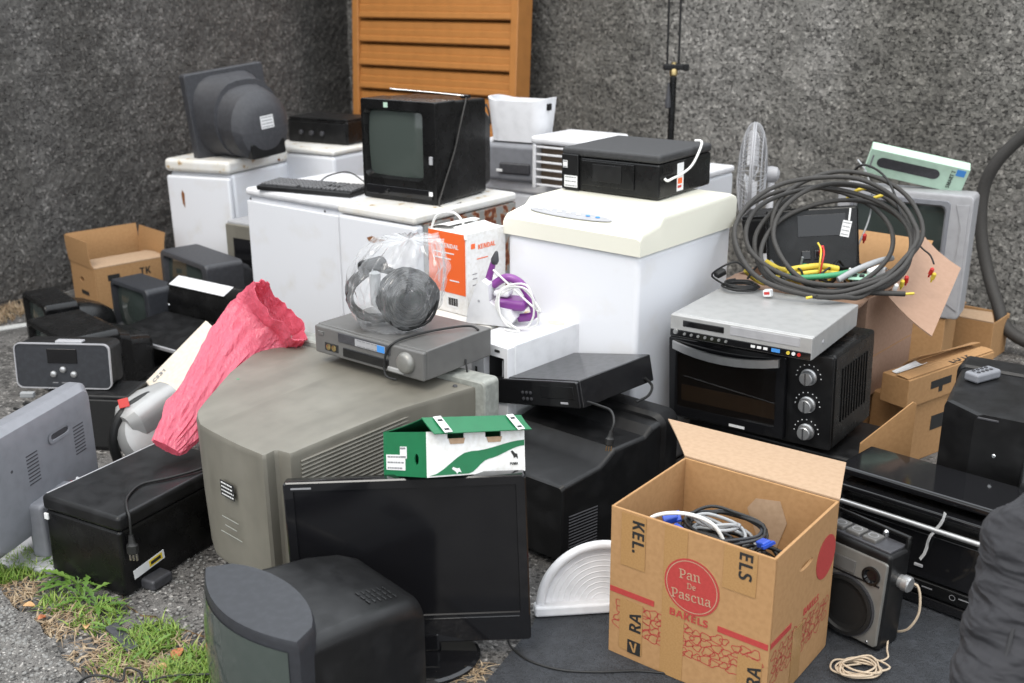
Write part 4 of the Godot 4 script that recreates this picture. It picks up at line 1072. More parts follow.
	for q in [[0.085, 0.93], [0.10, 0.955], [0.25, 0.985], [0.432, 1.0], [0.441, 0.994], [0.446, 0.982], [0.447, 0.96]]:
		var ring := []
		for p in plan: ring.append(Vector3(mid.x + (p.x - mid.x) * q[1], q[0], mid.z + (p.z - mid.z) * q[1]))
		rings.append(ring)
	part(o, "rear_housing", MB.new().skin(rings), M.grey_warm, Vector3.ZERO, Vector3.ZERO, 24)
	var ra: Vector3 = inv * level(300, 450, 0.447)
	var rb: Vector3 = inv * level(412, 404.5, 0.447)
	for k in 17:
		var y := 0.418 - k * 0.0105
		var sh: float = 1.0 - 0.082 * (0.432 - y)
		part(o, "vent_rib", MB.new().tube(PackedVector3Array([Vector3(mid.x + (ra.x - mid.x) * sh, y, mid.z + (ra.z - mid.z) * sh), Vector3(mid.x + (rb.x - mid.x) * sh, y, mid.z + (rb.z - mid.z) * sh)]), 0.0030, 5), M.grey_warm)
	part(o, "pedestal", MB.new().rbox(Vector3(0.34, 0.085, 0.34), 0.012, Vector3(-0.03, 0.043, -0.36)), M.grey_warm)
	var pa := level(214, 435.5, 0.447)
	var pb := level(240, 448, 0.447)
	var nw := Vector3(pa.z - pb.z, 0, pb.x - pa.x).normalized()
	var yaw := rad_to_deg(atan2(nw.x, nw.z)) - 146.0
	var lp := inv * pa.lerp(pb, 0.35)
	var ins := 0.985
	label_plate(o, 0.058, 0.042, Vector3(mid.x + (lp.x - mid.x) * ins, 0.315, mid.z + (lp.z - mid.z) * ins) + (inv.basis * nw) * 0.0030, Vector3(0, yaw, 0), M.print_black, "rating_plate", 4)
	for k in 3: part(o, "moulded_line", MB.new().rbox(Vector3([0.07, 0.05, 0.09][k], 0.002, 0.002), 0.0006), M.grey_bezel, Vector3(mid.x + (lp.x - mid.x) * 0.975, 0.235 - 0.022 * k, mid.z + (lp.z - mid.z) * 0.975) + (inv.basis * nw) * 0.004, Vector3(0, yaw, 0))
	part(o, "sticker", MB.new().plain(Vector3(0.008, 0.0006, 0.006), inv * level(238, 379, 0.4475)), M.cable_green)
	for q in [[262, 341], [455, 386]]: part(o, "screw", MB.new().lathe([Vector2(0.007, 0), Vector2(0.005, 0.003)], 10), M.grey_dark, inv * level(q[0], q[1], 0.449))
	# video recorder
	o = thing("video_recorder", "grey video cassette recorder with round dial on the big grey television", "video recorder", Vector3(-0.307, 0.466, -2.842), Vector3(-0.6, -37.5, 0))
	w = 0.417; d = 0.272; h = 0.093
	part(o, "housing", MB.new().rbox(Vector3(w, h - 0.01, d), 0.004, Vector3(0, h / 2 + 0.005, 0)), M.grey_vcr)
	part(o, "front_panel", MB.new().rbox(Vector3(w, h - 0.012, 0.016), 0.006, Vector3(0, h / 2 + 0.004, d / 2 + 0.006)), M.grey_vcr)
	part(o, "cassette_door", MB.new().rbox(Vector3(0.20, 0.027, 0.006), 0.002, Vector3(-0.01, 0.073, d / 2 + 0.014)), M.grey_dark)
	var stk := label_plate(o, 0.115, 0.021, Vector3(0.016, 0.072, d / 2 + 0.0177), Vector3.ZERO, M.grey_light, "sticker", 2)
	part(stk, "blue_mark", MB.new().plain(Vector3(0.028, 0.019, 0.0008), Vector3(0.042, 0, 0.0006)), M.print_blue)
	part(o, "display_window", MB.new().rbox(Vector3(0.175, 0.026, 0.006), 0.003, Vector3(-0.005, 0.033, d / 2 + 0.0145)), M.black_gloss)
	part(o, "dial", MB.new().lathe([Vector2(0.030, 0), Vector2(0.030, 0.006), Vector2(0.026, 0.014), Vector2(0.020, 0.018), Vector2(0.0, 0.019)], 26), M.gunmetal, Vector3(0.148, 0.052, d / 2 + 0.013), Vector3(90, 0, 0))
	part(o, "button_row", MB.new().rbox(Vector3(0.06, 0.014, 0.008), 0.004, Vector3(0.108, 0.022, d / 2 + 0.014)), M.silver_paint)
	for k in 2: part(o, "jack", MB.new().lathe([Vector2(0.009, 0), Vector2(0.009, 0.004), Vector2(0.004, 0.005)], 12), M.brass, Vector3(-0.150 + 0.022 * k, 0.036, d / 2 + 0.0135), Vector3(90, 0, 0))
	part(o, "jack_panel", MB.new().rbox(Vector3(0.055, 0.024, 0.004), 0.003, Vector3(-0.139, 0.036, d / 2 + 0.0135)), M.print_black)
	part(o, "power_button", MB.new().rbox(Vector3(0.022, 0.012, 0.006), 0.002, Vector3(-0.180, 0.072, d / 2 + 0.0145)), M.grey_vcr)
	for s in [-1.0, 1.0]: part(o, "foot", MB.new().lathe([Vector2(0.014, 0), Vector2(0.014, 0.012)], 12), M.rubber, Vector3(s * 0.17, 0.0, 0.1))
	B = o.transform
	cord(o, [B * Vector3(0.20, 0.095, -0.09), B * Vector3(0.17, 0.104, -0.08), B * Vector3(0.12, 0.101, 0.0), B * Vector3(0.105, 0.101, 0.08), B * Vector3(0.10, 0.098, 0.14), B * Vector3(0.085, 0.075, 0.158), B * Vector3(0.075, 0.03, 0.160), B * Vector3(0.085, 0.004, 0.163), B * Vector3(0.11, -0.004, 0.15)], 0.0034, M.rubber)
	cord(o, [B * Vector3(0.21, 0.03, -0.02), B * Vector3(0.225, -0.03, -0.01), B * Vector3(0.21, -0.10, 0.0)], 0.003, M.rubber)
	bagged_reel()
	# black tube television between the flat screen and the oven
	o = thing("black_television", "black tube television turned away under the slim black disc player", "television", Vector3(0.305, 0, -2.87), Vector3(0, 140, 0))
	crt(o, 0.44, 0.352, 0.085, M.black_dull, 0.36, 0.27, Vector2(0, 0.19), M.tube_glass, [[-0.084, 0.415, 0.315, 0.175, 0.014], [-0.115, 0.405, 0.31, 0.172, 0.014], [-0.135, 0.385, 0.285, 0.160, 0.012], [-0.25, 0.350, 0.285, 0.158, 0.012], [-0.30, 0.325, 0.245, 0.140, 0.012], [-0.42, 0.275, 0.225, 0.130, 0.012], [-0.43, 0.26, 0.21, 0.130, 0.012]], M.black_dull, 0.035)
	for k in 12: part(o, "vent_rib", MB.new().tube(PackedVector3Array([Vector3(-0.1405, 0.150 - k * 0.009, -0.410), Vector3(-0.1605, 0.150 - k * 0.009, -0.310)]), 0.0022, 5), M.grey_dark)
	B = o.transform
	o = thing("disc_player", "slim black disc player lying askew on the black tube television", "disc player", Vector3(0.168, 0.352, -2.859), Vector3(0.7, -46, 13))
	w = 0.391; d = 0.30; h = 0.078
	part(o, "housing", MB.new().rbox(Vector3(w, h, d), 0.004, Vector3(0, h / 2, 0)), M.black_satin)
	part(o, "front_panel", MB.new().rbox(Vector3(w, h - 0.004, 0.014), 0.005, Vector3(0, h / 2, d / 2 + 0.006)), M.black_gloss)
	part(o, "display_window", MB.new().rbox(Vector3(0.13, 0.036, 0.004), 0.003, Vector3(0.115, 0.045, d / 2 + 0.0125)), M.lcd)
	for k in 6: part(o, "button", MB.new().lathe([Vector2(0.005, 0), Vector2(0.005, 0.003), Vector2(0.003, 0.004)], 8), M.grey_dark, Vector3(-0.02 + 0.016 * (k % 3), 0.022 + 0.018 * (k / 3), d / 2 + 0.0125), Vector3(90, 0, 0))
	part(o, "emblem", MB.new().rbox(Vector3(0.028, 0.006, 0.002), 0.001, Vector3(0.14, 0.016, d / 2 + 0.0135)), M.grey_light)
	cord(o, [deep(645, 378, 2.98), deep(652, 386, 2.99), deep(648, 396, 2.95), deep(636, 402, 2.90)], 0.004, M.rubber)
	o = thing("power_cord", "black power cord with plug hanging over the black tube television", "cord", deep(600, 405, 2.75))
	cord(o, [deep(588, 402, 2.78), deep(600, 406, 2.72), deep(611, 411, 2.67), deep(614, 422, 2.645), deep(611, 432, 2.645)], 0.0036, M.rubber)
	plug(o, deep(611, 431, 2.645), Vector3(-0.12, -1, 0.1), M.rubber, 0.8)

func oval(a: float, b: float, seg := 24) -> PackedVector2Array:
	var p := PackedVector2Array()
	for k in seg: p.append(Vector2(a * cos(TAU * k / seg), b * sin(TAU * k / seg)))
	return p

func steam_iron() -> void:
	var o := thing("steam_iron", "white and purple steam iron with its white cord wound round it", "iron", Vector3(-0.045, 0.501, -3.06), Vector3(0, -20, 0))
	# white housing: a pointed shell standing on its heel
	var body := PackedVector2Array([Vector2(-0.085, 0.002), Vector2(0.055, 0.002), Vector2(0.075, 0.03), Vector2(0.06, 0.055), Vector2(0.015, 0.06), Vector2(-0.008, 0.075), Vector2(-0.012, 0.125), Vector2(-0.032, 0.138), Vector2(-0.05, 0.125), Vector2(-0.078, 0.045)])
	part(o, "housing", MB.new().prism(body, -0.045, 0.045, 0.010), M.white_clean)
	var gr := MB.new().tube(smooth_path([Vector3(-0.012, 0.115, 0), Vector3(0.03, 0.142, 0), Vector3(0.075, 0.128, 0), Vector3(0.108, 0.08, 0), Vector3(0.118, 0.035, 0), Vector3(0.07, 0.02, 0)], 5), 0.013, 10)
	part(o, "handle", gr, M.purple, Vector3.ZERO, Vector3.ZERO, 70)
	part(o, "water_tank", MB.new().rbox(Vector3(0.10, 0.032, 0.075), 0.012, Vector3(0.05, 0.066, 0)), M.purple)
	part(o, "thumb_grip", MB.new().rbox(Vector3(0.05, 0.02, 0.05), 0.009, Vector3(0.02, 0.095, 0)), M.white_clean)
	part(o, "cord_guard", MB.new().tube(PackedVector3Array([Vector3(-0.028, 0.13, 0), Vector3(-0.012, 0.185, 0)]), 0.011, 9, 0.009), M.purple)
	part(o, "spray_nozzle", MB.new().lathe([Vector2(0.010, 0), Vector2(0.013, 0.012), Vector2(0.006, 0.035), Vector2(0.003, 0.04)], 10), M.grey_dark, Vector3(-0.009, 0.182, 0), Vector3(0, 0, -12))
	part(o, "screw_cap", MB.new().lathe([Vector2(0.004, 0), Vector2(0.003, 0.002)], 8), M.grey_light, Vector3(-0.042, 0.075, 0.0455), Vector3(90, 0, 0))
	var p := []
	var r := RandomNumberGenerator.new(); r.seed = 4
	p.append(Vector3(-0.008, 0.165, 0.01))
	for k in 15:
		var a := k * 1.15
		p.append(Vector3(0.085 + 0.062 * cos(a) + r.randf_range(-0.012, 0.012), 0.07 + 0.068 * sin(a) + r.randf_range(-0.012, 0.012), 0.055 + r.randf_range(-0.006, 0.014)))
	p.append(Vector3(0.10, 0.006, 0.08)); p.append(Vector3(0.05, 0.004, 0.075))
	part(o, "cord", MB.new().tube(smooth_path(p, 5), 0.0032, 6), M.cable_white, Vector3.ZERO, Vector3.ZERO, 70)

func bagged_reel() -> void:
	var o := thing("bagged_cable_reel", "black cable reel wrapped in a clear plastic bag on the video recorder", "cable reel", Vector3(-0.335, 0.560, -2.83), Vector3(0, 18, 0))
	var r := RandomNumberGenerator.new(); r.seed = 14
	for lay in 3:
		var p := []
		for k in 150:
			var a := k * 0.52
			var ra := 0.030 + 0.054 * absf(fposmod(k * 0.013 + lay * 0.37, 2.0) - 1.0) + r.randf_range(-0.004, 0.004)
			p.append(Vector3(ra * cos(a), ra * sin(a), r.randf_range(-0.006, 0.006) + 0.016 * (lay - 1)))
		part(o, "cable", MB.new().tube(smooth_path(p, 2), 0.0042, 6), M.rubber, Vector3(0.030, 0.094, 0.062), Vector3(-6, 10, 0), 70)
	part(o, "reel_hub", MB.new().lathe([Vector2(0.024, -0.03), Vector2(0.024, 0.03), Vector2(0.014, 0.034), Vector2(0.0, 0.034)], 20), M.black_dull, Vector3(0.030, 0.094, 0.062), Vector3(84, 10, 0))
	var p2 := []
	for k in 70:
		var a := k * 0.95
		p2.append(Vector3(-0.035 + 0.080 * cos(a) + r.randf_range(-0.01, 0.01), 0.088 + 0.072 * sin(a) + r.randf_range(-0.008, 0.008), -0.03 + r.randf_range(-0.035, 0.03)))
	part(o, "cable", MB.new().tube(smooth_path(p2, 4), 0.0055, 6), M.rubber, Vector3.ZERO, Vector3.ZERO, 70)
	part(o, "pale_spool", MB.new().lathe([Vector2(0.014, -0.05), Vector2(0.016, 0.04), Vector2(0.008, 0.045)], 16), M.cable_grey, Vector3(-0.055, 0.13, 0.045), Vector3(0, 0, 0))
	part(o, "strap_bundle", MB.new().rbox(Vector3(0.08, 0.04, 0.05), 0.015, Vector3(-0.02, 0.185, 0.0)), M.black_dull, Vector3.ZERO, Vector3(0, 0, 10))
	# the bag: one thin film, drawn tight over the reel, with pleats running to the knot
	var f := noise(FastNoiseLite.TYPE_SIMPLEX, 9.0, 3, 90)
	var rings := []
	for i in 30:
		var t := i / 29.0
		var y := 0.002 + 0.245 * t
		var rad := 0.130 * pow(sin(PI * clampf(0.17 + 0.66 * t, 0, 1)), 0.7)
		var ring := []
		for k in 96:
			var a := TAU * k / 96
			var pl := 0.0045 * sin(a * 17.0 + 3.0 * sin(a * 3.0) + t * 3.0) + 0.0030 * sin(a * 31.0 - t * 7.0)
			var pleat := pl * (0.35 + 1.1 * t) + 0.016 * f.get_noise_3d(cos(a) * 0.25, t * 0.35, sin(a) * 0.25)
			ring.append(Vector3(cos(a) * (rad * 1.04 + pleat) + 0.055 * t * t, y + 0.012 * f.get_noise_2d(cos(a) * 0.4, sin(a) * 0.4 + 3.0) * t, sin(a) * (rad + pleat)))
		rings.append(ring)
	part(o, "plastic_bag", MB.new().skin(rings, true, true, true), M.bag, Vector3.ZERO, Vector3.ZERO, 60)
# ---------------------------------------------------------------- the left end of the heap
func small_crt(called: String, label: String, pos: Vector3, yaw: float, w: float, h: float, db: float, hump: float, m: Material, round_back := false) -> Node3D:
	var o := thing(called, label, "television", pos, Vector3(0, yaw, 0))
	o.translate_object_local(Vector3(0, 0, db / 2))
	var back := [[-db + 0.001, w * 0.93, h * 0.9, h * 0.47, 0.02], [-db - hump * 0.3, w * 0.86, h * 0.82, h * 0.45, 0.03], [-db - hump * 0.34, w * 0.78, h * 0.74, h * 0.43, 0.03], [-db - hump * 0.9, w * 0.56, h * 0.6, h * 0.4, 0.03], [-db - hump, w * 0.5, h * 0.54, h * 0.4, 0.03]]
	if round_back: back = [[-db + 0.001, w * 0.9, h * 0.86, h * 0.44, 0.10], [-db - hump * 0.45, w * 0.84, h * 0.78, h * 0.42, 0.11], [-db - hump * 0.8, w * 0.66, h * 0.62, h * 0.4, 0.09], [-db - hump, w * 0.45, h * 0.42, h * 0.4, 0.07]]
	crt(o, w, h, db, m, w * 0.80, h * 0.74, Vector2(0, h * 0.53), M.tube_glass, back, m, 0.026)
	part(o, "control_strip", MB.new().rbox(Vector3(w * 0.5, h * 0.05, 0.004), 0.0015, Vector3(0, h * 0.08, 0.0015)), M.black_gloss)
	for k in 4: part(o, "button", MB.new().lathe([Vector2(0.005, 0), Vector2(0.0045, 0.004)], 10), M.grey_dark, Vector3(w * (-0.2 + 0.05 * k), h * 0.08, 0.004), Vector3(90, 0, 0))
	part(o, "badge", MB.new().rbox(Vector3(w * 0.12, h * 0.03, 0.003), 0.001, Vector3(w * 0.3, h * 0.08, 0.002)), M.silver)
	return o
func build_left() -> void:
	var o := thing("open_carton", "open brown carton with raised flaps at the foot of the dark wall", "carton", Vector3(-1.95, 0, -5.06), Vector3(0, -45, 0))
	var w := 0.27; var d := 0.36; var h := 0.21
	var pans := carton(o, w, h, d, M.card)
	pans[0].mesh = holed(w, h, 0.005, Vector2(-0.02, 0.03), 0.022, 0.012).mesh(); pans[0].position = Vector3(0, h / 2, d / 2 - 0.0025)
	flap(o, Vector3(-w / 2, h, d / 2), Vector3(-w / 2, h, -d / 2), Vector3(-w / 2 - 0.015, h + 0.13, -d / 2), Vector3(-w / 2 - 0.015, h + 0.13, d / 2), M.card, "flap", 0.006)
	flap(o, Vector3(-w / 2, h, -d / 2), Vector3(w / 2, h, -d / 2), Vector3(w / 2, h + 0.12, -d / 2 - 0.015), Vector3(-w / 2, h + 0.12, -d / 2 - 0.015), M.card, "flap", 0.004)
	flap(o, Vector3(-w / 2, h, d / 2), Vector3(w / 2 - 0.02, h, d / 2), Vector3(w / 2 - 0.02, h + 0.13, d / 2 + 0.01), Vector3(-w / 2, h + 0.13, d / 2 + 0.01), M.card, "flap", 0.004)
	flap(o, Vector3(w / 2, h, d / 2), Vector3(w / 2, h, -d / 2), Vector3(-0.02, h + 0.008, -d / 2 + 0.02), Vector3(-0.02, h + 0.008, d / 2 - 0.02), M.card_pale, "flap", 0.008)
	letters(o, "TK", 0.035, M.print_black, Vector3(w / 2 + 0.0008, 0.16, -0.07), Vector3(0, 90, 0))
	part(o, "print_bar", MB.new().plain(Vector3(0.0008, 0.03, 0.06), Vector3(w / 2 + 0.0006, 0.155, 0.09)), M.print_black)
	part(o, "print_bar", MB.new().plain(Vector3(0.08, 0.02, 0.0008), Vector3(0.0, 0.07, d / 2 + 0.0006)), M.print_black)
	small_crt("small_television", "small black television with curved screen nearest the parking line", Vector3(-1.949, 0, -4.26), -50, 0.32, 0.245, 0.14, 0.17, M.black, true)
	small_crt("boxy_television", "boxy black television with flat top behind the clock radio", Vector3(-1.670, 0, -3.801), -46.5, 0.386, 0.265, 0.21, 0.16, M.black)
	small_crt("green_screen_television", "black television with greenish screen in front of the open carton", Vector3(-1.617, 0, -4.447), -42, 0.32, 0.257, 0.15, 0.10, M.black_blue)
	o = small_crt("wide_television", "wide charcoal television behind the fax machine beside the stained fridge", Vector3(-1.443, 0, -4.744), -46.8, 0.46, 0.308, 0.19, 0.16, M.charcoal)
	# fax machine with a white cover and an open tray
	o = thing("fax_machine", "black fax machine with long white cover strip and open lower tray", "fax machine", Vector3(-1.28, 0, -4.32), Vector3(0, -34, 0))
	o.scale = Vector3.ONE * 1.15
	var prof := PackedVector2Array()
	for k in 13:
		var a := PI * k / 12
		prof.append(Vector2(0.075 * cos(a), 0.17 + 0.075 * sin(a)))
	prof.append(Vector2(-0.075, 0.10)); prof.append(Vector2(0.075, 0.10))
	var mb := MB.new()
	mb.t = Transform3D(Basis(Vector3(0, 0, -1), Vector3(0, 1, 0), Vector3(1, 0, 0)), Vector3.ZERO)
	mb.prism(prof, -0.19, 0.19)
	part(o, "roll_housing", mb, M.black, Vector3.ZERO, Vector3.ZERO, 25)
	part(o, "cover_strip", MB.new().rbox(Vector3(0.30, 0.003, 0.055), 0.001, Vector3(0, 0, 0)), M.white_clean, Vector3(-0.02, 0.2402, 0.0330), Vector3(25, 0, 0))
	part(o, "base", MB.new().rbox(Vector3(0.39, 0.10, 0.20), 0.012, Vector3(0, 0.052, -0.01)), M.black_dull)
	part(o, "tray", MB.new().rbox(Vector3(0.36, 0.012, 0.24), 0.004, Vector3(0, 0.135, 0.19)), M.black_dull, Vector3.ZERO, Vector3(6, 0, 0))
	part(o, "tray_rim", MB.new().rbox(Vector3(0.36, 0.014, 0.008), 0.003, Vector3(0, 0.137, 0.314)), M.grey_light, Vector3.ZERO, Vector3(6, 0, 0))
	part(o, "tray_leg", MB.new().rbox(Vector3(0.30, 0.11, 0.18), 0.01, Vector3(0, 0.057, 0.18)), M.black_dull)
	for s in [-1.0, 1.0]: part(o, "screw", MB.new().lathe([Vector2(0.006, 0), Vector2(0.004, 0.003)], 8), M.chrome, Vector3(s * 0.16, 0.155, 0.0755), Vector3(90, 0, 0))
	# clock radio on a black speaker box
	o = thing("speaker_box", "plain black speaker box under the clock radio", "speaker", Vector3(-1.42, 0, -3.30), Vector3(0, -6, 0))
	part(o, "cabinet", MB.new().rbox(Vector3(0.28, 0.198, 0.15), 0.008, Vector3(0.03, 0.1, 0)), M.black_dull)
	part(o, "grille", MB.new().rbox(Vector3(0.25, 0.17, 0.01), 0.004, Vector3(0.03, 0.1, 0.076)), M.rubber)
	o = thing("clock_radio", "dark grey clock radio with pale rim and three round buttons", "clock radio", Vector3(-1.488, 0.203, -3.276), Vector3(-4, -2, -0.5))
	w = 0.32; h = 0.155
	var c := Vector2(0, h / 2)
	part(o, "body", MB.new().skin([rr(w / 2 - 0.02, h / 2 - 0.015, 0.02, -0.12, c), rr(w / 2 - 0.005, h / 2 - 0.004, 0.02, -0.10, c), rr(w / 2 - 0.003, h / 2 - 0.003, 0.02, 0.0, c)]), M.black_dull, Vector3.ZERO, Vector3.ZERO, 40)
	part(o, "rim", MB.new().skin([rr(w / 2 - 0.003, h / 2 - 0.003, 0.02, -0.006, c), rr(w / 2, h / 2, 0.021, -0.002, c), rr(w / 2, h / 2, 0.021, 0.008, c), rr(w / 2 - 0.0035, h / 2 - 0.0035, 0.018, 0.008, c), rr(w / 2 - 0.0035, h / 2 - 0.0035, 0.018, 0.001, c)], true, false, false), M.grey_light)
	part(o, "speaker_grille", MB.new().skin([rr(w / 2 - 0.004, h / 2 - 0.004, 0.017, 0.0, c), rr(w / 2 - 0.005, h / 2 - 0.005, 0.017, 0.005, c)]), M.black_blue)
	part(o, "display", MB.new().rbox(Vector3(0.10, 0.05, 0.004), 0.002, Vector3(0, 0.112, 0.006)), M.black_gloss)
	for q in [[0.0, 0.066], [-0.033, 0.050], [0.035, 0.050]]: part(o, "button", MB.new().lathe([Vector2(0.011, 0), Vector2(0.010, 0.006), Vector2(0.006, 0.008)], 14), M.silver, Vector3(q[0], q[1], 0.005), Vector3(90, 0, 0))
	part(o, "snooze_bar", MB.new().rbox(Vector3(0.09, 0.008, 0.03), 0.003, Vector3(0.02, h + 0.002, -0.02)), M.grey_light)
	for k in 3: part(o, "mark", MB.new().plain(Vector3(0.018, 0.003, 0.001), Vector3(-0.03 + 0.03 * k, 0.020, 0.0056)), M.print_grey)
	# cables under it
	o = thing("cable_tangle", "tangle of black cables on the ground below the clock radio", "cable", level(30, 410, 0.02))
	var r := RandomNumberGenerator.new(); r.seed = 31
	for k in 4:
		var pts := []
		for i in 9: pts.append(level(r.randf_range(12, 62), r.randf_range(398, 425), r.randf_range(0.01, 0.07)))
		cord(o, pts, 0.005, M.rubber, "cable", 6)
	part(o, "connector", MB.new().rbox(Vector3(0.05, 0.02, 0.02), 0.004, Vector3(0.0, 0.06, 0)), M.cable_grey)
	# flat grey monitor seen from behind
	o = thing("flat_monitor", "grey flat computer monitor seen from behind with carrying slot", "monitor", Vector3(-1.265, 0.0, -2.585), Vector3(0, 77, 0))
	w = 0.47
	part(o, "back_cover", MB.new().skin([rr(w / 2 - 0.004, 0.165, 0.03, -0.052, Vector2(0, 0.235)), rr(w / 2, 0.168, 0.03, -0.046, Vector2(0, 0.235)), rr(w / 2, 0.168, 0.03, -0.012, Vector2(0, 0.235)), rr(w / 2 - 0.02, 0.152, 0.03, 0.010, Vector2(0, 0.235)), rr(w / 2 - 0.06, 0.12, 0.03, 0.018, Vector2(0, 0.235))]), M.grey_monitor, Vector3.ZERO, Vector3.ZERO, 30)
	part(o, "carrying_slot", MB.new().skin([rr(0.045, 0.014, 0.013, 0.0175, Vector2(0.06, 0.315)), rr(0.050, 0.017, 0.016, 0.021, Vector2(0.06, 0.315)), rr(0.038, 0.009, 0.008, 0.0205, Vector2(0.06, 0.315)), rr(0.036, 0.008, 0.007, 0.0190, Vector2(0.06, 0.315))], true, false, false), M.grey_monitor)
	part(o, "slot_shade", MB.new().prism(oval(0.038, 0.0095, 18), 0.0178, 0.0192), M.grey_dark, Vector3(0.06, 0.315, 0))  # flat dark oval: the shade inside the slot put into colour
	for s in [0.0, 1.0]: part(o, "vent", slots(0.045, 0.09, 9, 0.003), M.grey_dark, Vector3(-0.06 + 0.20 * s, 0.265, 0.0185))  # dark bars painted for the shade in the vent openings, nothing is cut
	for q in [[0.185, 0.335], [0.195, 0.20], [-0.14, 0.29]]: part(o, "screw_hole_shade", MB.new().lathe([Vector2(0.005, 0), Vector2(0.004, 0.001)], 8), M.grey_dark, Vector3(q[0], q[1], 0.0175 if q[0] < 0.18 else 0.011), Vector3(90, 0, 0))  # solid dark discs coloured like the shade of a hole
	part(o, "jack_red", MB.new().lathe([Vector2(0.007, 0), Vector2(0.005, 0.006)], 10), M.red, Vector3(0.08, 0.155, 0.018), Vector3(90, 0, 0))
	part(o, "jack_white", MB.new().lathe([Vector2(0.007, 0), Vector2(0.005, 0.006)], 10), M.print_white, Vector3(0.105, 0.155, 0.018), Vector3(90, 0, 0))
	part(o, "screen", MB.new().plain(Vector3(w - 0.04, 0.29, 0.003), Vector3(0, 0.235, -0.0538)), M.lcd)
	part(o, "neck", MB.new().rbox(Vector3(0.16, 0.16, 0.05), 0.012, Vector3(-0.02, 0.095, 0.03)), M.grey_monitor)
	part(o, "neck_vent_shade", slots(0.07, 0.035, 9, 0.004, false), M.grey_dark, Vector3(0.02, 0.09, 0.0555))  # dark bars in place of openings, their shade is painted
	part(o, "foot", MB.new().rbox(Vector3(0.26, 0.022, 0.20), 0.010, Vector3(-0.02, 0.012, 0.0)), M.grey_light)
	# boxy black printer
	o = thing("boxy_printer", "boxy black laser printer with pale trim line and yellow warning label", "printer", Vector3(-0.995, 0.0, -2.555), Vector3(-1, -27.4, -0.5))
	w = 0.275; d = 0.42; h = 0.228
	part(o, "body", MB.new().rbox(Vector3(w - 0.008, h - 0.045, d - 0.006), 0.010, Vector3(0, (h - 0.045) / 2 + 0.002, 0)), M.black)
	part(o, "top_cover", MB.new().rbox(Vector3(w, 0.042, d), 0.012, Vector3(0, h - 0.022, 0)), M.black_dull)
	part(o, "trim_line", MB.new().rbox(Vector3(0.005, 0.006, d - 0.03), 0.001, Vector3(-w / 2 + 0.006, h - 0.0045, 0)), M.grey_light)
	part(o, "trim_corner", MB.new().rbox(Vector3(0.014, 0.018, 0.006), 0.002, Vector3(-w / 2 + 0.012, h - 0.06, d / 2 - 0.001)), M.print_white)
	var lb := label_plate(o, 0.105, 0.026, Vector3(w / 2 - 0.0030, 0.058, d / 2 - 0.085), Vector3(0, 90, 7), M.print_white, "warning_label", 0)
	part(lb, "yellow_panel", MB.new().plain(Vector3(0.045, 0.018, 0.0006), Vector3(0.022, 0.0, 0.0007)), M.print_yellow)
	part(lb, "print", MB.new().plain(Vector3(0.034, 0.009, 0.0006), Vector3(0.022, 0.0, 0.0011)), M.print_black)
	part(o, "foot_pad", MB.new().rbox(Vector3(0.05, 0.03, 0.07), 0.008, Vector3(w / 2 + 0.012, 0.016, d / 2 - 0.09)), M.grey_dark)
	var B := o.transform
	cord(o, [B * Vector3(0.10, h + 0.003, -0.16), B * Vector3(0.12, h + 0.006, -0.10), B * Vector3(0.085, h + 0.004, -0.02), B * Vector3(0.05, h + 0.004, 0.05), B * Vector3(0.075, h + 0.004, 0.12), B * Vector3(0.12, h + 0.004, 0.165), B * Vector3(w / 2 + 0.006, h - 0.01, 0.18), B * Vector3(w / 2 + 0.010, h - 0.06, 0.185)], 0.0036, M.rubber)
	plug(o, B * Vector3(w / 2 + 0.010, h - 0.055, 0.185), Vector3(0.02, -1, 0.05), M.rubber, 1.05)
	# pink plastic sack
	o = thing("pink_sack", "crumpled pink plastic sack slumped against the big grey television", "sack", Vector3(-0.88, 0, -3.20))
	var path := smooth_path([deep(166, 448, 2.88), deep(181, 428, 2.93), deep(203, 397, 3.0), deep(227, 362, 3.08), deep(248, 338, 3.15), deep(266, 322, 3.17), deep(280, 310, 3.13)], 6)
	var radii := [0.040, 0.056, 0.066, 0.078, 0.094, 0.106, 0.112]
	var f := noise(FastNoiseLite.TYPE_SIMPLEX, 7.0, 3, 55)
	var inv := o.transform.affine_inverse()
	var rings := []
	for i in path.size():
		var t := float(i) / (path.size() - 1)
		var dir := (path[min(i + 2, path.size() - 1)] - path[max(i - 2, 0)]).normalized()
		var x := dir.cross(Vector3(0, 0.3, 1)).normalized()
		var y := x.cross(dir).normalized()
		var ri := t * 6.0
		var rad := lerpf(radii[int(min(ri, 5))], radii[int(min(ri, 5)) + 1], ri - int(min(ri, 5)))
		var ring := []
		for k in 80:
			var a := TAU * k / 80
			var calm := 1.0 - 0.72 * t * t
			var wr := 1.0 + 0.16 * f.get_noise_3d(cos(a) * 0.35, sin(a) * 0.35, t * 0.3) + 0.17 * calm * f.get_noise_3d(cos(a) * 1.1 + t * 0.3, sin(a) * 1.1, t * 0.45) + 0.05 * calm * f.get_noise_3d(cos(a) * 3.0, sin(a) * 3.0, t * 2.4)
			var lip := 0.030 * t * t * t * (sin(a + 0.6) + 0.7 * f.get_noise_2d(cos(a) * 0.12, sin(a) * 0.12))
			ring.append(inv * (path[i] + (x * cos(a) * 1.05 + y * sin(a) * (0.42 + 0.16 * t)) * rad * wr + dir * lip))
		rings.append(ring)
	# the film turns inwards at the open mouth
	for k in 6:
		var ring := []
		var src: Array = rings[path.size() - 1 - 3 * k]
		var m := Vector3.ZERO
		for p in src: m += p / src.size()
		for p in src: ring.append(m + (p - m) * (0.965 - 0.05 * k))
		rings.append(ring)
	part(o, "sack_film", MB.new().skin(rings, true, true, true), M.pink, Vector3.ZERO, Vector3.ZERO, 55)
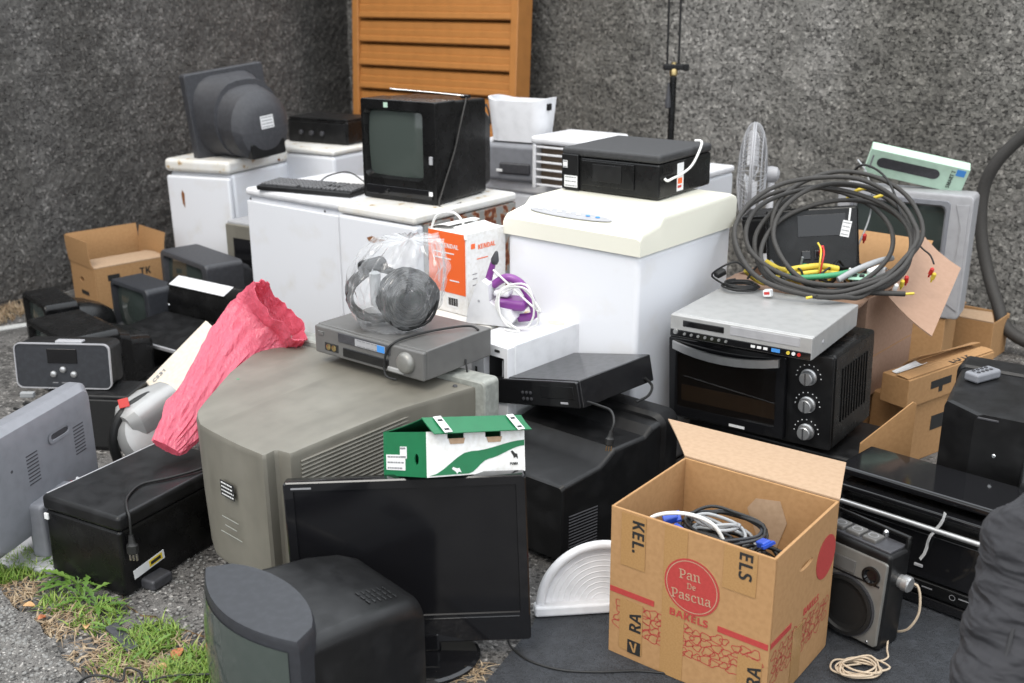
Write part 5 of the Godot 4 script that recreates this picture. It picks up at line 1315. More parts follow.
	# flat beige carton
	o = thing("beige_carton", "flat beige carton tilted beside the pink sack", "carton", Vector3(-1.03, 0.215, -3.32), Vector3(39.6, -59, -7))
	o.scale = Vector3.ONE * 1.2
	part(o, "box", MB.new().rbox(Vector3(0.287, 0.05, 0.242), 0.003, Vector3(0, 0.03, 0), 1), M.card_beige)
	letters(o, "CS31", 0.016, M.print_grey, Vector3(-0.11, 0.0562, 0.08), Vector3(-90, 90, 0))
	part(o, "tape_strip", MB.new().plain(Vector3(0.02, 0.001, 0.23), Vector3(0.10, 0.0555, 0)), M.card_pale)
	# silver gadget with red label: a handheld saw
	o = thing("circular_saw", "silver and black circular saw with red labels in front of the beige carton", "saw", Vector3(-1.135, 0.03, -2.97), Vector3(0, 25, 0))
	part(o, "blade_guard", MB.new().lathe([Vector2(0.0, 0.035), Vector2(0.06, 0.034), Vector2(0.095, 0.024), Vector2(0.105, 0.0), Vector2(0.105, -0.02), Vector2(0.0, -0.02)], 32), M.silver_paint, Vector3(0.03, 0.16, 0.06), Vector3(58, 20, 0))
	part(o, "motor_housing", MB.new().skin([rr(0.055, 0.05, 0.04, -0.09), rr(0.07, 0.06, 0.045, -0.02), rr(0.065, 0.055, 0.04, 0.06), rr(0.04, 0.04, 0.03, 0.085)]), M.silver_paint, Vector3(0.02, 0.215, 0.02), Vector3(15, -60, 0))
	part(o, "handle", MB.new().tube(smooth_path([Vector3(0.09, 0.25, 0.0), Vector3(0.03, 0.265, 0.02), Vector3(-0.05, 0.235, 0.05), Vector3(-0.085, 0.17, 0.06), Vector3(-0.08, 0.09, 0.06), Vector3(-0.05, 0.04, 0.06)], 6), 0.015, 10), M.rubber, Vector3.ZERO, Vector3.ZERO, 70)
	part(o, "red_label", MB.new().rbox(Vector3(0.03, 0.028, 0.004), 0.002, Vector3.ZERO), M.red, Vector3(-0.045, 0.268, 0.055), Vector3(-30, -10, 10))
	part(o, "red_label", MB.new().rbox(Vector3(0.05, 0.016, 0.004), 0.002, Vector3.ZERO), M.red, Vector3(0.05, 0.135, 0.115), Vector3(-32, 0, 5))
	part(o, "sole_plate", MB.new().rbox(Vector3(0.24, 0.008, 0.13), 0.003, Vector3(0, 0.008, 0.0)), M.silver)

# ---------------------------------------------------------------- the front
func build_front() -> void:
	# shoe box
	var o := thing("shoe_box", "green and white shoe box lying open on top of the flat television", "shoe box", Vector3(-0.154, 0.23, -2.60), Vector3(-14, 42.4, -11))
	o.position = Vector3(-0.129, 0.417, -2.172)
	var w := 0.274; var d := 0.170; var h := 0.097
	o.rotation_degrees = Vector3(-17.7, 42.4, -13.6)
	var cut := PackedVector2Array([Vector2(-w / 2, 0), Vector2(w / 2, 0), Vector2(w / 2, h)])
	for q in [0.068, 0.022, -0.037, -0.083]: cut.append_array([Vector2(q, h), Vector2(q, h - 0.016)] if q in [0.068, -0.037] else [Vector2(q, h - 0.016), Vector2(q, h)])
	cut.append(Vector2(-w / 2, h))
	part(o, "front_panel", MB.new().prism(cut, d / 2 - 0.003, d / 2), M.card_white)
	part(o, "rear_panel", MB.new().rbox(Vector3(w, h, 0.003), 0.001, Vector3(0, h / 2, -d / 2 + 0.0015), 1), M.green)
	part(o, "end_panel", MB.new().rbox(Vector3(0.003, h, d - 0.006), 0.001, Vector3(w / 2 - 0.0015, h / 2, 0), 1), M.green)
	part(o, "end_panel", holed(d - 0.006, h, 0.003, Vector2(0.045, 0.038 - h / 2), 0.008, 0.012), M.green, Vector3(-w / 2 + 0.0015, h / 2, 0), Vector3(0, -90, 0))
	part(o, "bottom_panel", MB.new().plain(Vector3(w - 0.006, 0.003, d - 0.006), Vector3(0, 0.002, 0)), M.green)
	flap(o, Vector3(-w / 2, h, -d / 2), Vector3(w / 2, h, -d / 2), Vector3(w / 2, h + 0.03, d / 2 - 0.015), Vector3(-w / 2, h + 0.03, d / 2 - 0.015), M.green_dark, "lid_panel", 0.004, 0.002)
	flap(o, Vector3(-w / 2 - 0.002, h + 0.031, d / 2 - 0.015), Vector3(w / 2 + 0.004, h + 0.031, d / 2 - 0.015), Vector3(w / 2 + 0.006, h - 0.002, d / 2 + 0.020), Vector3(-w / 2 + 0.006, h - 0.004, d / 2 + 0.020), M.green, "lid_lip", 0.002, 0.002)
	for k in 2:
		part(o, "tab", MB.new().prism(PackedVector2Array([Vector2(-0.022, 0), Vector2(0.022, 0), Vector2(0.018, -0.012), Vector2(-0.018, -0.012)]), 0, 0.0012), M.card_pale, Vector3(-0.058 + 0.105 * k, h - 0.016, d / 2 + 0.0006))
	for k in 2:
		var st := part(o, "white_tape", MB.new().rbox(Vector3(0.022, 0.050, 0.0012), 0.0004), M.print_white, Vector3(-0.098 + 0.205 * k, h + 0.0155, d / 2 + 0.0050), Vector3(-46.5, 0, 6))
		part(st, "print", MB.new().plain(Vector3(0.014, 0.006, 0.0008), Vector3(0, 0.012, 0.0008)), M.print_black)
		part(st, "print", MB.new().plain(Vector3(0.014, 0.006, 0.0008), Vector3(0, -0.016, 0.0008)), M.print_black)
	# the sweeping green stripe
	var up := PackedVector2Array(); var lo := PackedVector2Array()
	for k in 15:
		var t := k / 14.0
		up.append(Vector2(-w / 2 + 0.004 + t * (w - 0.006), h * (0.03 + 0.50 * smoothstep(0.0, 0.42, t) + 0.20 * smoothstep(0.45, 1.0, t))))
		lo.append(Vector2(-w / 2 + 0.11 + t * (w - 0.112), h * (0.03 + 0.30 * smoothstep(0.0, 0.35, t) + 0.27 * smoothstep(0.3, 1.0, t))))
	lo.reverse(); up.append_array(lo)
	part(o, "green_stripe", MB.new().prism(up, 0, 0.0008), M.green, Vector3(0, 0, d / 2 + 0.0004))
	var cat := PackedVector2Array([Vector2(-0.011, 0.010), Vector2(-0.006, 0.012), Vector2(0.002, 0.005), Vector2(0.008, 0.004), Vector2(0.010, -0.008), Vector2(0.006, -0.004), Vector2(0.002, -0.003), Vector2(-0.002, -0.006), Vector2(-0.003, -0.001)])
	part(o, "leaping_emblem", MB.new().prism(cat, 0, 0.0008), M.print_black, Vector3(w / 2 - 0.032, 0.036, d / 2 + 0.0006))
	letters(o, "PUMA", 0.006, M.print_black, Vector3(w / 2 - 0.034, 0.018, d / 2 + 0.0008))
	part(o, "leaping_emblem", MB.new().prism(cat, 0, 0.0008), M.print_white, Vector3(-0.060, 0.010, d / 2 + 0.0016), Vector3(0, 0, 20))
	label_plate(o, 0.075, 0.034, Vector3(-w / 2 - 0.0006, 0.030, -0.035), Vector3(0, -90, 0), M.print_white, "size_label", 3)
	label_plate(o, 0.026, 0.026, Vector3(-w / 2 - 0.0008, 0.052, -0.004), Vector3(0, -90, 0), M.print_white, "size_label", 2)
	# flat screen television
	o = thing("flat_television", "black flat screen television leaning back on its oval stand", "television", Vector3(-0.222, 0.0, -2.06), Vector3(0, 0.6, 2.0))
	o.position.y = 0.012
	w = 0.535; h = 0.40
	var tilt := Vector3(-4.6, 0, 0)
	part(o, "frame", MB.new().skin([rr(w / 2 - 0.01, h / 2 - 0.01, 0.008, -0.05, Vector2(0, h / 2)), rr(w / 2, h / 2, 0.008, -0.03, Vector2(0, h / 2)), rr(w / 2, h / 2, 0.008, -0.003, Vector2(0, h / 2)), rr(w / 2 - 0.003, h / 2 - 0.003, 0.007, 0, Vector2(0, h / 2)), rr(w / 2 - 0.022, h / 2 - 0.045, 0.002, 0.0, Vector2(0, h / 2 + 0.024)), rr(w / 2 - 0.024, h / 2 - 0.047, 0.002, -0.006, Vector2(0, h / 2 + 0.024))], true, true, false), M.black_gloss, Vector3(0, 0.03, 0), tilt)
	part(o, "screen", MB.new().plain(Vector3(w - 0.046, h - 0.092, 0.002), Vector3(0, h / 2 + 0.024, -0.0055)), M.lcd, Vector3(0, 0.03, 0), tilt)
	part(o, "silver_line", MB.new().plain(Vector3(w - 0.05, 0.0016, 0.001), Vector3(0, 0.061, 0.0008)), M.chrome, Vector3(0, 0.03, 0), tilt)
	part(o, "maker_mark", MB.new().plain(Vector3(0.045, 0.004, 0.0008), Vector3(-w / 2 + 0.04, h - 0.014, 0.0006)), M.print_grey, Vector3(0, 0.03, 0), tilt)
	part(o, "neck", MB.new().rbox(Vector3(0.10, 0.05, 0.04), 0.008, Vector3(0.01, 0.03, -0.02)), M.black_gloss)
	part(o, "sensor", MB.new().rbox(Vector3(0.03, 0.016, 0.003), 0.001, Vector3(-0.05, 0.03, 0.001)), M.black, Vector3(0, 0.03, 0), tilt)
	part(o, "oval_stand", MB.new().lathe([Vector2(0.150, 0.0), Vector2(0.150, 0.006), Vector2(0.142, 0.011), Vector2(0.0, 0.016)], 40), M.black_gloss, Vector3(0.0, -0.008, 0.0), Vector3.ZERO, 25).scale = Vector3(1, 1, 0.75)
	# rounded television at the very front
	o = thing("rounded_television", "charcoal television with bulging greenish screen and rounded hump", "television", Vector3(-0.50, 0.0, -1.775), Vector3(0, -48, 0))
	rounded_tv(o)
	# half round ridged cover
	o = thing("ridged_cover", "white half round plastic cover with concentric ridges behind the printed carton", "cover", Vector3(0.222, 0.010, -2.245), Vector3(-8, 6, 0))
	o.scale = Vector3.ONE * 0.9
	var half := func(r: float, n: int) -> PackedVector2Array:
		var p := PackedVector2Array()
		for k in n + 1: p.append(Vector2(r * cos(PI * k / n), r * sin(PI * k / n)))
		return p
	part(o, "back_plate", MB.new().prism(half.call(0.160, 36), -0.02, -0.012), M.white_clean, Vector3(0, 0.018, 0.004))
	for k in 9:
		var r := 0.155 - 0.0155 * k
		var pts := PackedVector3Array()
		for i in 33: pts.append(Vector3(r * cos(PI * i / 32), r * sin(PI * i / 32) + 0.018, -0.0085))
		part(o, "ridge", MB.new().tube(pts, 0.0018, 6), M.white_clean, Vector3.ZERO, Vector3.ZERO, 60)
	var rim := PackedVector3Array()
	for i in 41: rim.append(Vector3(0.170 * cos(PI * i / 40), 0.170 * sin(PI * i / 40) + 0.018, -0.004))
	part(o, "rim", MB.new().tube(rim, 0.013, 10), M.white_clean, Vector3.ZERO, Vector3.ZERO, 60)
	part(o, "base_bar", MB.new().rbox(Vector3(0.375, 0.03, 0.045), 0.008, Vector3(0, 0.015, 0.0)), M.white_clean)
	printed_carton()
	# cord on the mat
	o = thing("black_cable", "thin black cord lying on the rubber mat before the printed carton", "cord", level(560, 650, 0.012))
	cord(o, [level(508, 640, 0.03), level(512, 648, 0.014), level(530, 661, 0.013), level(562, 670, 0.013), level(600, 672, 0.013), level(640, 671, 0.013), level(690, 676, 0.013)], 0.0026, M.rubber)
	o = thing("ground_cord", "thin black cord looping through the grass beside the rounded television", "cord", level(130, 680, 0.01))
	cord(o, [level(60, 700, 0.03), level(85, 678, 0.025), level(105, 676, 0.02), level(122, 681, 0.02), level(126, 668, 0.03), level(140, 672, 0.025), level(146, 682, 0.02), level(170, 676, 0.02), level(215, 674, 0.02)], 0.0028, M.rubber)

func rounded_tv(o: Node3D) -> void:
	var w := 0.37; var h := 0.335
	# bezel: lens shaped in plan, a little narrower at the top
	var lens := func(y: float, s: float) -> Array:
		var out := []
		for k in 17:
			var u := k / 8.0 - 1.0
			out.append(Vector3(u * w / 2 * s, y, 0.055 * (1 - u * u) * s + 0.012))
		for k in range(15, 0, -1):
			var u := k / 8.0 - 1.0
			out.append(Vector3(u * w / 2 * s, y, -0.085 * pow(1 - u * u, 0.6) * s))
		return out
	var rings := []
	for q in [[0.0, 0.93], [0.012, 0.965], [0.03, 0.98], [h - 0.03, 1.0], [h - 0.010, 0.99], [h, 0.955]]: rings.append(lens.call(q[0], q[1]))
	part(o, "front_frame", MB.new().skin(rings), M.black_blue, Vector3.ZERO, Vector3.ZERO, 32)
	var g := []
	for i in 13:
		var row := []
		for j in 17:
			var u := j / 8.0 - 1.0
			var q := i / 6.0 - 1.0
			var ed: float = clampf((1.0 - maxf(absf(u), absf(q))) * 12.0, 0, 1)
			row.append(Vector3(u * w * 0.445, h * 0.53 - q * h * 0.40, 0.055 * (1 - u * u * 0.79) + 0.0135 + 0.010 * (1 - q * q) * ed))
		g.append(row)
	part(o, "screen", MB.new().sheet(g), M.tube_glass_pale, Vector3.ZERO, Vector3.ZERO, 60)
	var hump := []
	for q in [[-0.02, 0.165, 0.150, 0.158, 0.03], [-0.10, 0.162, 0.147, 0.156, 0.03], [-0.20, 0.157, 0.142, 0.152, 0.032], [-0.27, 0.148, 0.134, 0.146, 0.036], [-0.305, 0.138, 0.124, 0.140, 0.04], [-0.318, 0.12, 0.108, 0.136, 0.04]]:
		hump.append(rr(q[1], q[2], q[4], q[0], Vector2(0, q[3]), 6))
	part(o, "rear_housing", MB.new().skin(hump, true, false, true), M.black_dull, Vector3.ZERO, Vector3.ZERO, 40)
	for k in 3:
		var mb := MB.new()
		for i in 6: mb.rbox(Vector3(0.014, 0.012, 0.004), 0.001, Vector3(0.062 + 0.019 * k, lerpf(0.2915, 0.2785, i / 5.0), -0.195 - 0.013 * i), 1)
		part(o, "vent_row", mb, M.black)

func printed_carton() -> void:
	var o := thing("printed_carton", "open brown carton with round red seal and printed fruit, full of cables", "carton", Vector3(0.476, 0.010, -2.090), Vector3(0, -38.4, 0.6))
	var w := 0.390; var h := 0.372; var d := 0.325
	var pans := carton(o, w, h, d, M.card, 0.006)
	pans[3].mesh = holed(d - 0.012, h - 0.001, 0.006, Vector2(0.0, h / 2 - 0.085), 0.034, 0.008).mesh(); pans[3].position = Vector3(w / 2 - 0.003, h / 2, 0); pans[3].rotation_degrees.y = 90
	var fz := d / 2 + 0.0008
	# rear flap folded back, far side
	flap(o, Vector3(-w / 2, h, -d / 2), Vector3(w / 2, h, -d / 2), local_of(o, deep(846, 464, 2.55)), local_of(o, deep(668, 420, 2.80)), M.card_pale, "flap", 0.006)
	# seal
	var seal := part(o, "round_seal", MB.new().prism(circle(0.066, 40), 0, 0.0006), M.print_red, Vector3(0.012, h - 0.130, fz))
	part(seal, "ring", ring_flat(0.0595, 0.0615), M.card_pale, Vector3(0, 0, 0.0008))
	letters(seal, "Pan", 0.021, M.card_pale, Vector3(-0.005, 0.026, 0.0012), Vector3(0, 0, 4), false, "script")
	letters(seal, "De", 0.013, M.card_pale, Vector3(0.0, 0.001, 0.0012), Vector3(0, 0, 4), false, "script")
	letters(seal, "Pascua", 0.021, M.card_pale, Vector3(0.0, -0.024, 0.0012), Vector3(0, 0, 4), false, "script")
	# red band, brand name and the row of fruit outlines
	part(o, "red_band", MB.new().plain(Vector3(0.115, 0.014, 0.0006), Vector3(-w / 2 + 0.060, h - 0.205, fz)), M.print_red)
	part(o, "red_band", MB.new().plain(Vector3(0.115, 0.014, 0.0006), Vector3(w / 2 - 0.060, h - 0.205, fz)), M.print_red)
	letters(o, "BAKELS", 0.017, M.print_red, Vector3(0.008, h - 0.205, fz + 0.0012), Vector3.ZERO, true, "Droid Sans", "lettering", 1.15)
	part(o, "red_band", MB.new().plain(Vector3(0.0006, 0.014, 0.10), Vector3(w / 2 + 0.0005, h - 0.205, d / 2 - 0.055)), M.print_red)
	letters(o, "BAKELS", 0.017, M.print_red, Vector3(w / 2 + 0.0006, h - 0.205, -0.045), Vector3(0, 90, 0))
	var sd := part(o, "round_seal", MB.new().prism(circle(0.052, 32), 0, 0.0006), M.print_red, Vector3(w / 2 + 0.0005, h - 0.115, -0.108), Vector3(0, 90, 0))
	var r := RandomNumberGenerator.new(); r.seed = 8
	for side in 2:
		var mb := MB.new()
		for k in (62 if side == 0 else 46):
			var L := w if side == 0 else d
			var cx := -L / 2 + 0.018 + (L - 0.036) * ((k % (16 if side == 0 else 12)) + r.randf_range(0.2, 0.8)) / (16.0 if side == 0 else 12.0)
			var cy := h - 0.230 - 0.019 * (k / (16 if side == 0 else 12)) - r.randf_range(0.0, 0.008)
			var rad := r.randf_range(0.009, 0.016)
			var pts := PackedVector3Array()
			var ph := r.randf() * 6
			for i in 13:
				var a := TAU * i / 12
				var rr_ := rad * (1 + 0.25 * sin(3 * a + ph) + 0.15 * sin(2 * a))
				pts.append(Vector3(cx + rr_ * cos(a), cy + rr_ * 0.75 * sin(a), 0))
			for i in 12:
				var p := pts[i]; var q := pts[i + 1]
				var nn := (q - p).cross(Vector3.BACK).normalized() * 0.0009
				mb.quad(p - nn, p + nn, q + nn, q - nn, Vector3.BACK)
		if side == 0: part(o, "fruit_pattern", mb, M.print_red, Vector3(0, 0, fz))
		else: part(o, "fruit_pattern", mb, M.print_red, Vector3(w / 2 + 0.0007, 0, 0), Vector3(0, 90, 0))
	# tape with black lettering
	for q in [[-0.135, h - 0.070, 0.062, 0.13, 0, "KEL."], [0.120, h - 0.052, 0.075, 0.10, 0, "ELS"], [-0.135, h - 0.285, 0.060, 0.13, 0, "RA"], [0.155, h - 0.30, 0.055, 0.11, 0, "RA"]]:
		var tp := part(o, "tape", MB.new().rbox(Vector3(q[2], q[3], 0.0006), 0.0002), M.tape, Vector3(q[0], q[1], fz + 0.0008))
		letters(tp, q[5], 0.030, M.print_black, Vector3(0.012, 0.014, 0.0006), Vector3(0, 0, -90) if q[1] > 0.2 else Vector3(0, 0, 90), true)
	part(o, "tape", MB.new().rbox(Vector3(0.056, h - 0.004, 0.0006), 0.0002), M.tape, Vector3(-0.03, h / 2, fz + 0.0001))
	var ic := part(o, "black_mark", MB.new().prism(PackedVector2Array([Vector2(-0.017, -0.017), Vector2(0.017, -0.017), Vector2(0.017, 0.017), Vector2(-0.017, 0.017)]), 0, 0.0006, 0.0), M.print_black, Vector3(-0.125, h - 0.335, fz + 0.0016))
	letters(ic, "V", 0.024, M.tape, Vector3(0, 0, 0.0010), Vector3(0, 0, 8))
	part(o, "tape", MB.new().rbox(Vector3(0.0006, 0.14, 0.05), 0.0002), M.tape, Vector3(w / 2 + 0.0010, 0.075, 0.02))
	# torn patch on the inside of the rear wall
	part(o, "torn_patch", MB.new().prism(PackedVector2Array([Vector2(-0.05, 0.02), Vector2(-0.03, 0.05), Vector2(0.03, 0.06), Vector2(0.05, 0.01), Vector2(0.03, -0.06), Vector2(-0.02, -0.05)]), 0, 0.0008), M.card_pale, Vector3(0.03, h - 0.10, -d / 2 + 0.0068))
	# cables in it
	var c := thing("boxed_cables", "coiled grey and black computer cables with blue plugs inside the printed carton", "cable", o.position, o.rotation_degrees)
	r.seed = 19
	var cm := [M.rubber, M.rubber, M.rubber, M.cable_grey, M.rubber, M.black_blue, M.rubber, M.cable_grey]
	for k in 8:
		var p := []
		var cx := r.randf_range(-0.05, 0.07); var cz := r.randf_range(-0.03, 0.03)
		var ra := r.randf_range(0.06, 0.10)
		for i in 26:
			var a := i * 0.8
			p.append(Vector3(cx + ra * cos(a) + r.randf_range(-0.014, 0.014), 0.235 + 0.010 * k + 0.030 * sin(a * 0.5 + k) + r.randf_range(-0.01, 0.01), cz + ra * 0.72 * sin(a) + r.randf_range(-0.012, 0.012)))
		part(c, "cable", MB.new().tube(smooth_path(p, 4), 0.0042, 6), cm[k], Vector3.ZERO, Vector3.ZERO, 70)
	part(c, "cable", MB.new().tube(smooth_path([Vector3(-0.15, 0.29, 0.12), Vector3(-0.12, 0.345, 0.11), Vector3(-0.06, 0.36, 0.08), Vector3(0.0, 0.345, 0.06), Vector3(0.03, 0.30, 0.05)], 6), 0.0045, 7), M.cable_white, Vector3.ZERO, Vector3.ZERO, 70)
	for q in [[-0.095, 0.335, 0.075, 40], [0.12, 0.335, 0.055, -30], [0.15, 0.30, 0.10, 15], [-0.07, 0.318, 0.1, 80]]:
		var p := part(c, "plug", MB.new().rbox(Vector3(0.034, 0.016, 0.022), 0.004), M.cable_blue, Vector3(q[0], q[1], q[2]), Vector3(15, q[3], 20))
		part(p, "screw", MB.new().plain(Vector3(0.010, 0.006, 0.030), Vector3(0.018, 0, 0)), M.cable_blue)
func ring_flat(r0: float, r1: float) -> MB:
	var mb := MB.new()
	for k in 40:
		var a := Vector3(cos(TAU * k / 40), sin(TAU * k / 40), 0)
		var b := Vector3(cos(TAU * (k + 1) / 40), sin(TAU * (k + 1) / 40), 0)
		mb.quad(a * r0, a * r1, b * r1, b * r0, Vector3.BACK)
	return mb
# ---------------------------------------------------------------- the right end of the heap
func build_right() -> void:
	var o := thing("black_appliance", "low black electric appliance under the table oven", "appliance", Vector3(0.845, 0, -2.97), Vector3(0, -38, 0))
	part(o, "body", MB.new().rbox(Vector3(0.53, 0.20, 0.30), 0.012, Vector3(0, 0.108, 0)), M.black_dull)
	part(o, "side_cover", MB.new().rbox(Vector3(0.02, 0.15, 0.26), 0.008, Vector3(0.272, 0.10, 0)), M.black)
	for s in [-1.0, 1.0]: part(o, "foot", MB.new().lathe([Vector2(0.016, 0), Vector2(0.016, 0.012)], 10), M.rubber, Vector3(s * 0.2, 0.0, 0.1))
	# table oven
	o = thing("table_oven", "black table oven with glass door, steel handle and three dials", "oven", Vector3(0.789, 0.211, -2.985), Vector3(1.2, -38.5, 2.2))
	var w := 0.515; var h := 0.292; var d := 0.295
	part(o, "housing", MB.new().rbox(Vector3(w, h - 0.012, d), 0.010, Vector3(0, h / 2 + 0.006, 0)), M.black)
	part(o, "front_panel", MB.new().rbox(Vector3(w - 0.004, h - 0.016, 0.014), 0.004, Vector3(0, h / 2 + 0.006, d / 2 + 0.004)), M.black_dull)
	var dw := 0.375
	var door := part(o, "door", MB.new().skin([rr(dw / 2, 0.125, 0.006, 0, Vector2(-0.062, 0.15)), rr(dw / 2, 0.125, 0.006, 0.016, Vector2(-0.062, 0.15)), rr(dw / 2 - 0.002, 0.123, 0.006, 0.018, Vector2(-0.062, 0.15)), rr(dw / 2 - 0.028, 0.085, 0.006, 0.018, Vector2(-0.062, 0.142)), rr(dw / 2 - 0.028, 0.085, 0.006, 0.008, Vector2(-0.062, 0.142))], true, false, false), M.black_gloss, Vector3(0, 0, d / 2 + 0.011))
	part(door, "glass", MB.new().plain(Vector3(dw - 0.05, 0.175, 0.003), Vector3(-0.062, 0.142, 0.010)), M.oven_glass)
	part(o, "baking_tray", MB.new().rbox(Vector3(dw - 0.07, 0.05, 0.003), 0.001, Vector3(-0.062, 0.10, d / 2 + 0.0135)), M.card)
	part(o, "rack_bar", MB.new().tube(PackedVector3Array([Vector3(-0.205, 0.155, d / 2 + 0.0165), Vector3(0.095, 0.125, d / 2 + 0.0165)]), 0.0016, 6), M.chrome)
	var hp := []
	for k in 9:
		var u := k / 8.0 - 1.0 + 0.5
		hp.append(Vector3(-0.062 + u * 0.34, 0.243 - 0.018 * (1 - pow(u * 2, 2)) + 0.012, d / 2 + 0.034 + 0.012 * (1 - pow(u * 2, 2))))
	var hr := []
	for p in hp: hr.append([p + Vector3(0, -0.013, 0), p + Vector3(0, -0.012, 0.005), p + Vector3(0, 0.012, 0.005), p + Vector3(0, 0.013, 0), p + Vector3(0, 0.012, -0.004), p + Vector3(0, -0.012, -0.004)])
	part(door, "handle", MB.new().skin(hr), M.silver, Vector3(0, 0, -d / 2 - 0.011))
	for k in 3:
		var y := 0.235 - 0.082 * k
		var kb := part(o, "dial", MB.new().lathe([Vector2(0.024, 0), Vector2(0.024, 0.004), Vector2(0.020, 0.006), Vector2(0.019, 0.022), Vector2(0.017, 0.024), Vector2(0.0, 0.0245)], 24), M.silver, Vector3(0.187, y - 0.012, d / 2 + 0.011), Vector3(90, 0, 0))
		part(kb, "pointer", MB.new().plain(Vector3(0.004, 0.003, 0.034), Vector3(0, 0.0255, 0)), M.chrome)
		var marks := MB.new()
		for i in 9: marks.plain(Vector3(0.003, 0.003, 0.0006), Vector3(0.187 + 0.036 * cos(PI * i / 8), y - 0.012 + 0.036 * sin(PI * i / 8), d / 2 + 0.0118))
		part(o, "dial_marks", marks, M.print_white)
	letters(o, "TEMP", 0.006, M.print_white, Vector3(0.187, 0.278, d / 2 + 0.0115))
	part(o, "maker_mark", MB.new().plain(Vector3(0.05, 0.008, 0.0008), Vector3(-0.02, 0.034, d / 2 + 0.0295)), M.print_white)
	part(o, "vent", slots(0.20, 0.16, 10, 0.005, false, 0.002), M.black, Vector3(w / 2 + 0.0006, 0.16, 0), Vector3(0, 90, 0))
	for s in [-1.0, 1.0]: part(o, "foot", MB.new().lathe([Vector2(0.014, -0.004), Vector2(0.014, 0.014)], 10), M.rubber, Vector3(s * 0.22, 0.0, 0.11))
	# disc and cassette recorder on the oven
	o = thing("disc_recorder", "silver disc and cassette recorder standing on the table oven", "disc player", Vector3(0.735, 0.520, -2.907), Vector3(0.2, -35, 0.6))
	w = 0.416; h = 0.066; d = 0.37
	part(o, "housing", MB.new().rbox(Vector3(w, h, d), 0.004, Vector3(0, h / 2 + 0.003, 0)), M.silver_paint)
	part(o, "front_panel", MB.new().rbox(Vector3(w, h - 0.002, 0.012), 0.004, Vector3(0, h / 2 + 0.003, d / 2 + 0.005)), M.silver_paint)
	part(o, "disc_tray", MB.new().rbox(Vector3(0.125, 0.018, 0.005), 0.002, Vector3(-0.105, 0.047, d / 2 + 0.0105)), M.black_gloss)
	part(o, "cassette_door", MB.new().rbox(Vector3(0.20, 0.026, 0.004), 0.002, Vector3(0.075, 0.050, d / 2 + 0.0105)), M.grey_light)
	part(o, "lower_band", MB.new().rbox(Vector3(w - 0.004, 0.020, 0.005), 0.002, Vector3(0, 0.016, d / 2 + 0.0105)), M.black_gloss)
	for k in 7: part(o, "button", MB.new().lathe([Vector2(0.0045, 0), Vector2(0.004, 0.004)], 10), M.silver, Vector3(-0.16 + 0.021 * k, 0.017, d / 2 + 0.0125), Vector3(90, 0, 0))
	part(o, "power_button", MB.new().lathe([Vector2(0.008, 0), Vector2(0.007, 0.005)], 12), M.silver, Vector3(-0.188, 0.020, d / 2 + 0.0125), Vector3(90, 0, 0))
	for k in 3: part(o, "front_mark", MB.new().plain(Vector3(0.012, 0.007, 0.001), Vector3(0.045 + 0.018 * k, 0.017, d / 2 + 0.0135)), M.print_white)
	part(o, "blue_badge", MB.new().plain(Vector3(0.024, 0.010, 0.001), Vector3(0.110, 0.017, d / 2 + 0.0135)), M.print_blue)
	for k in 3: part(o, "jack", MB.new().lathe([Vector2(0.005, 0), Vector2(0.005, 0.003)], 10), [M.yellow, M.print_white, M.red][k], Vector3(0.145 + 0.015 * k, 0.017, d / 2 + 0.0125), Vector3(90, 0, 0))
	part(o, "side_screw", MB.new().lathe([Vector2(0.007, 0), Vector2(0.005, 0.002)], 10), M.grey_light, Vector3(w / 2, 0.035, 0.11), Vector3(0, 0, -90))
	# small coil of flex with adaptor on it
	o = thing("flex_coil", "small coil of thin black flex with tagged plug on the silver recorder", "cord", Vector3(0.665, 0.590, -2.98))
	var r := RandomNumberGenerator.new(); r.seed = 61
	var p := []
	for k in 34: p.append(level(740, 289, 0.593) + Vector3((0.052 + r.randf_range(-0.010, 0.008)) * cos(k * 0.9), 0.004 + 0.0005 * k, (0.040 + r.randf_range(-0.006, 0.006)) * sin(k * 0.9)))
	cord(o, p, 0.003, M.rubber, "cord", 4, 6)
	cord(o, [level(725, 285, 0.60), level(712, 276, 0.62), level(720, 268, 0.66), level(735, 262, 0.68), level(745, 268, 0.66)], 0.003, M.rubber)
	part(o, "connector", MB.new().rbox(Vector3(0.035, 0.02, 0.025), 0.006), M.rubber, level(720, 273, 0.63) - o.position, Vector3(10, 30, 20))
	var tg := part(o, "tagged_plug", MB.new().rbox(Vector3(0.026, 0.022, 0.024), 0.005), M.print_white, level(768, 293, 0.604) - o.position, Vector3(0, -30, 10))
	part(tg, "red_mark", MB.new().plain(Vector3(0.016, 0.008, 0.001), Vector3(0, 0.002, 0.0127)), M.red)
	cables_carton()
	# grey monitor by the wall, mint box on it
	o = thing("crate", "plain brown carton under the grey television by the pale wall", "carton", Vector3(1.62, 0, -4.10), Vector3(0, -31, 0))
	part(o, "box", MB.new().rbox(Vector3(0.36, 0.255, 0.30), 0.004, Vector3(-0.02, 0.128, 0), 1), M.card)
	part(o, "tape", MB.new().plain(Vector3(0.05, 0.001, 0.29), Vector3(0, 0.2562, 0)), M.tape)
	o = thing("grey_television", "pale grey television with moulded speaker side behind the coil of cable", "television", Vector3(1.50, 0.258, -3.985), Vector3(0, -31, 0))
	o.scale = Vector3(1, 1.2, 1)
	crt(o, 0.50, 0.40, 0.13, M.grey_light, 0.33, 0.265, Vector2(-0.015, 0.225), M.tube_glass, [[-0.129, 0.46, 0.37, 0.19, 0.03], [-0.22, 0.40, 0.32, 0.17, 0.03], [-0.34, 0.28, 0.24, 0.14, 0.03]], M.grey_light, 0.018)
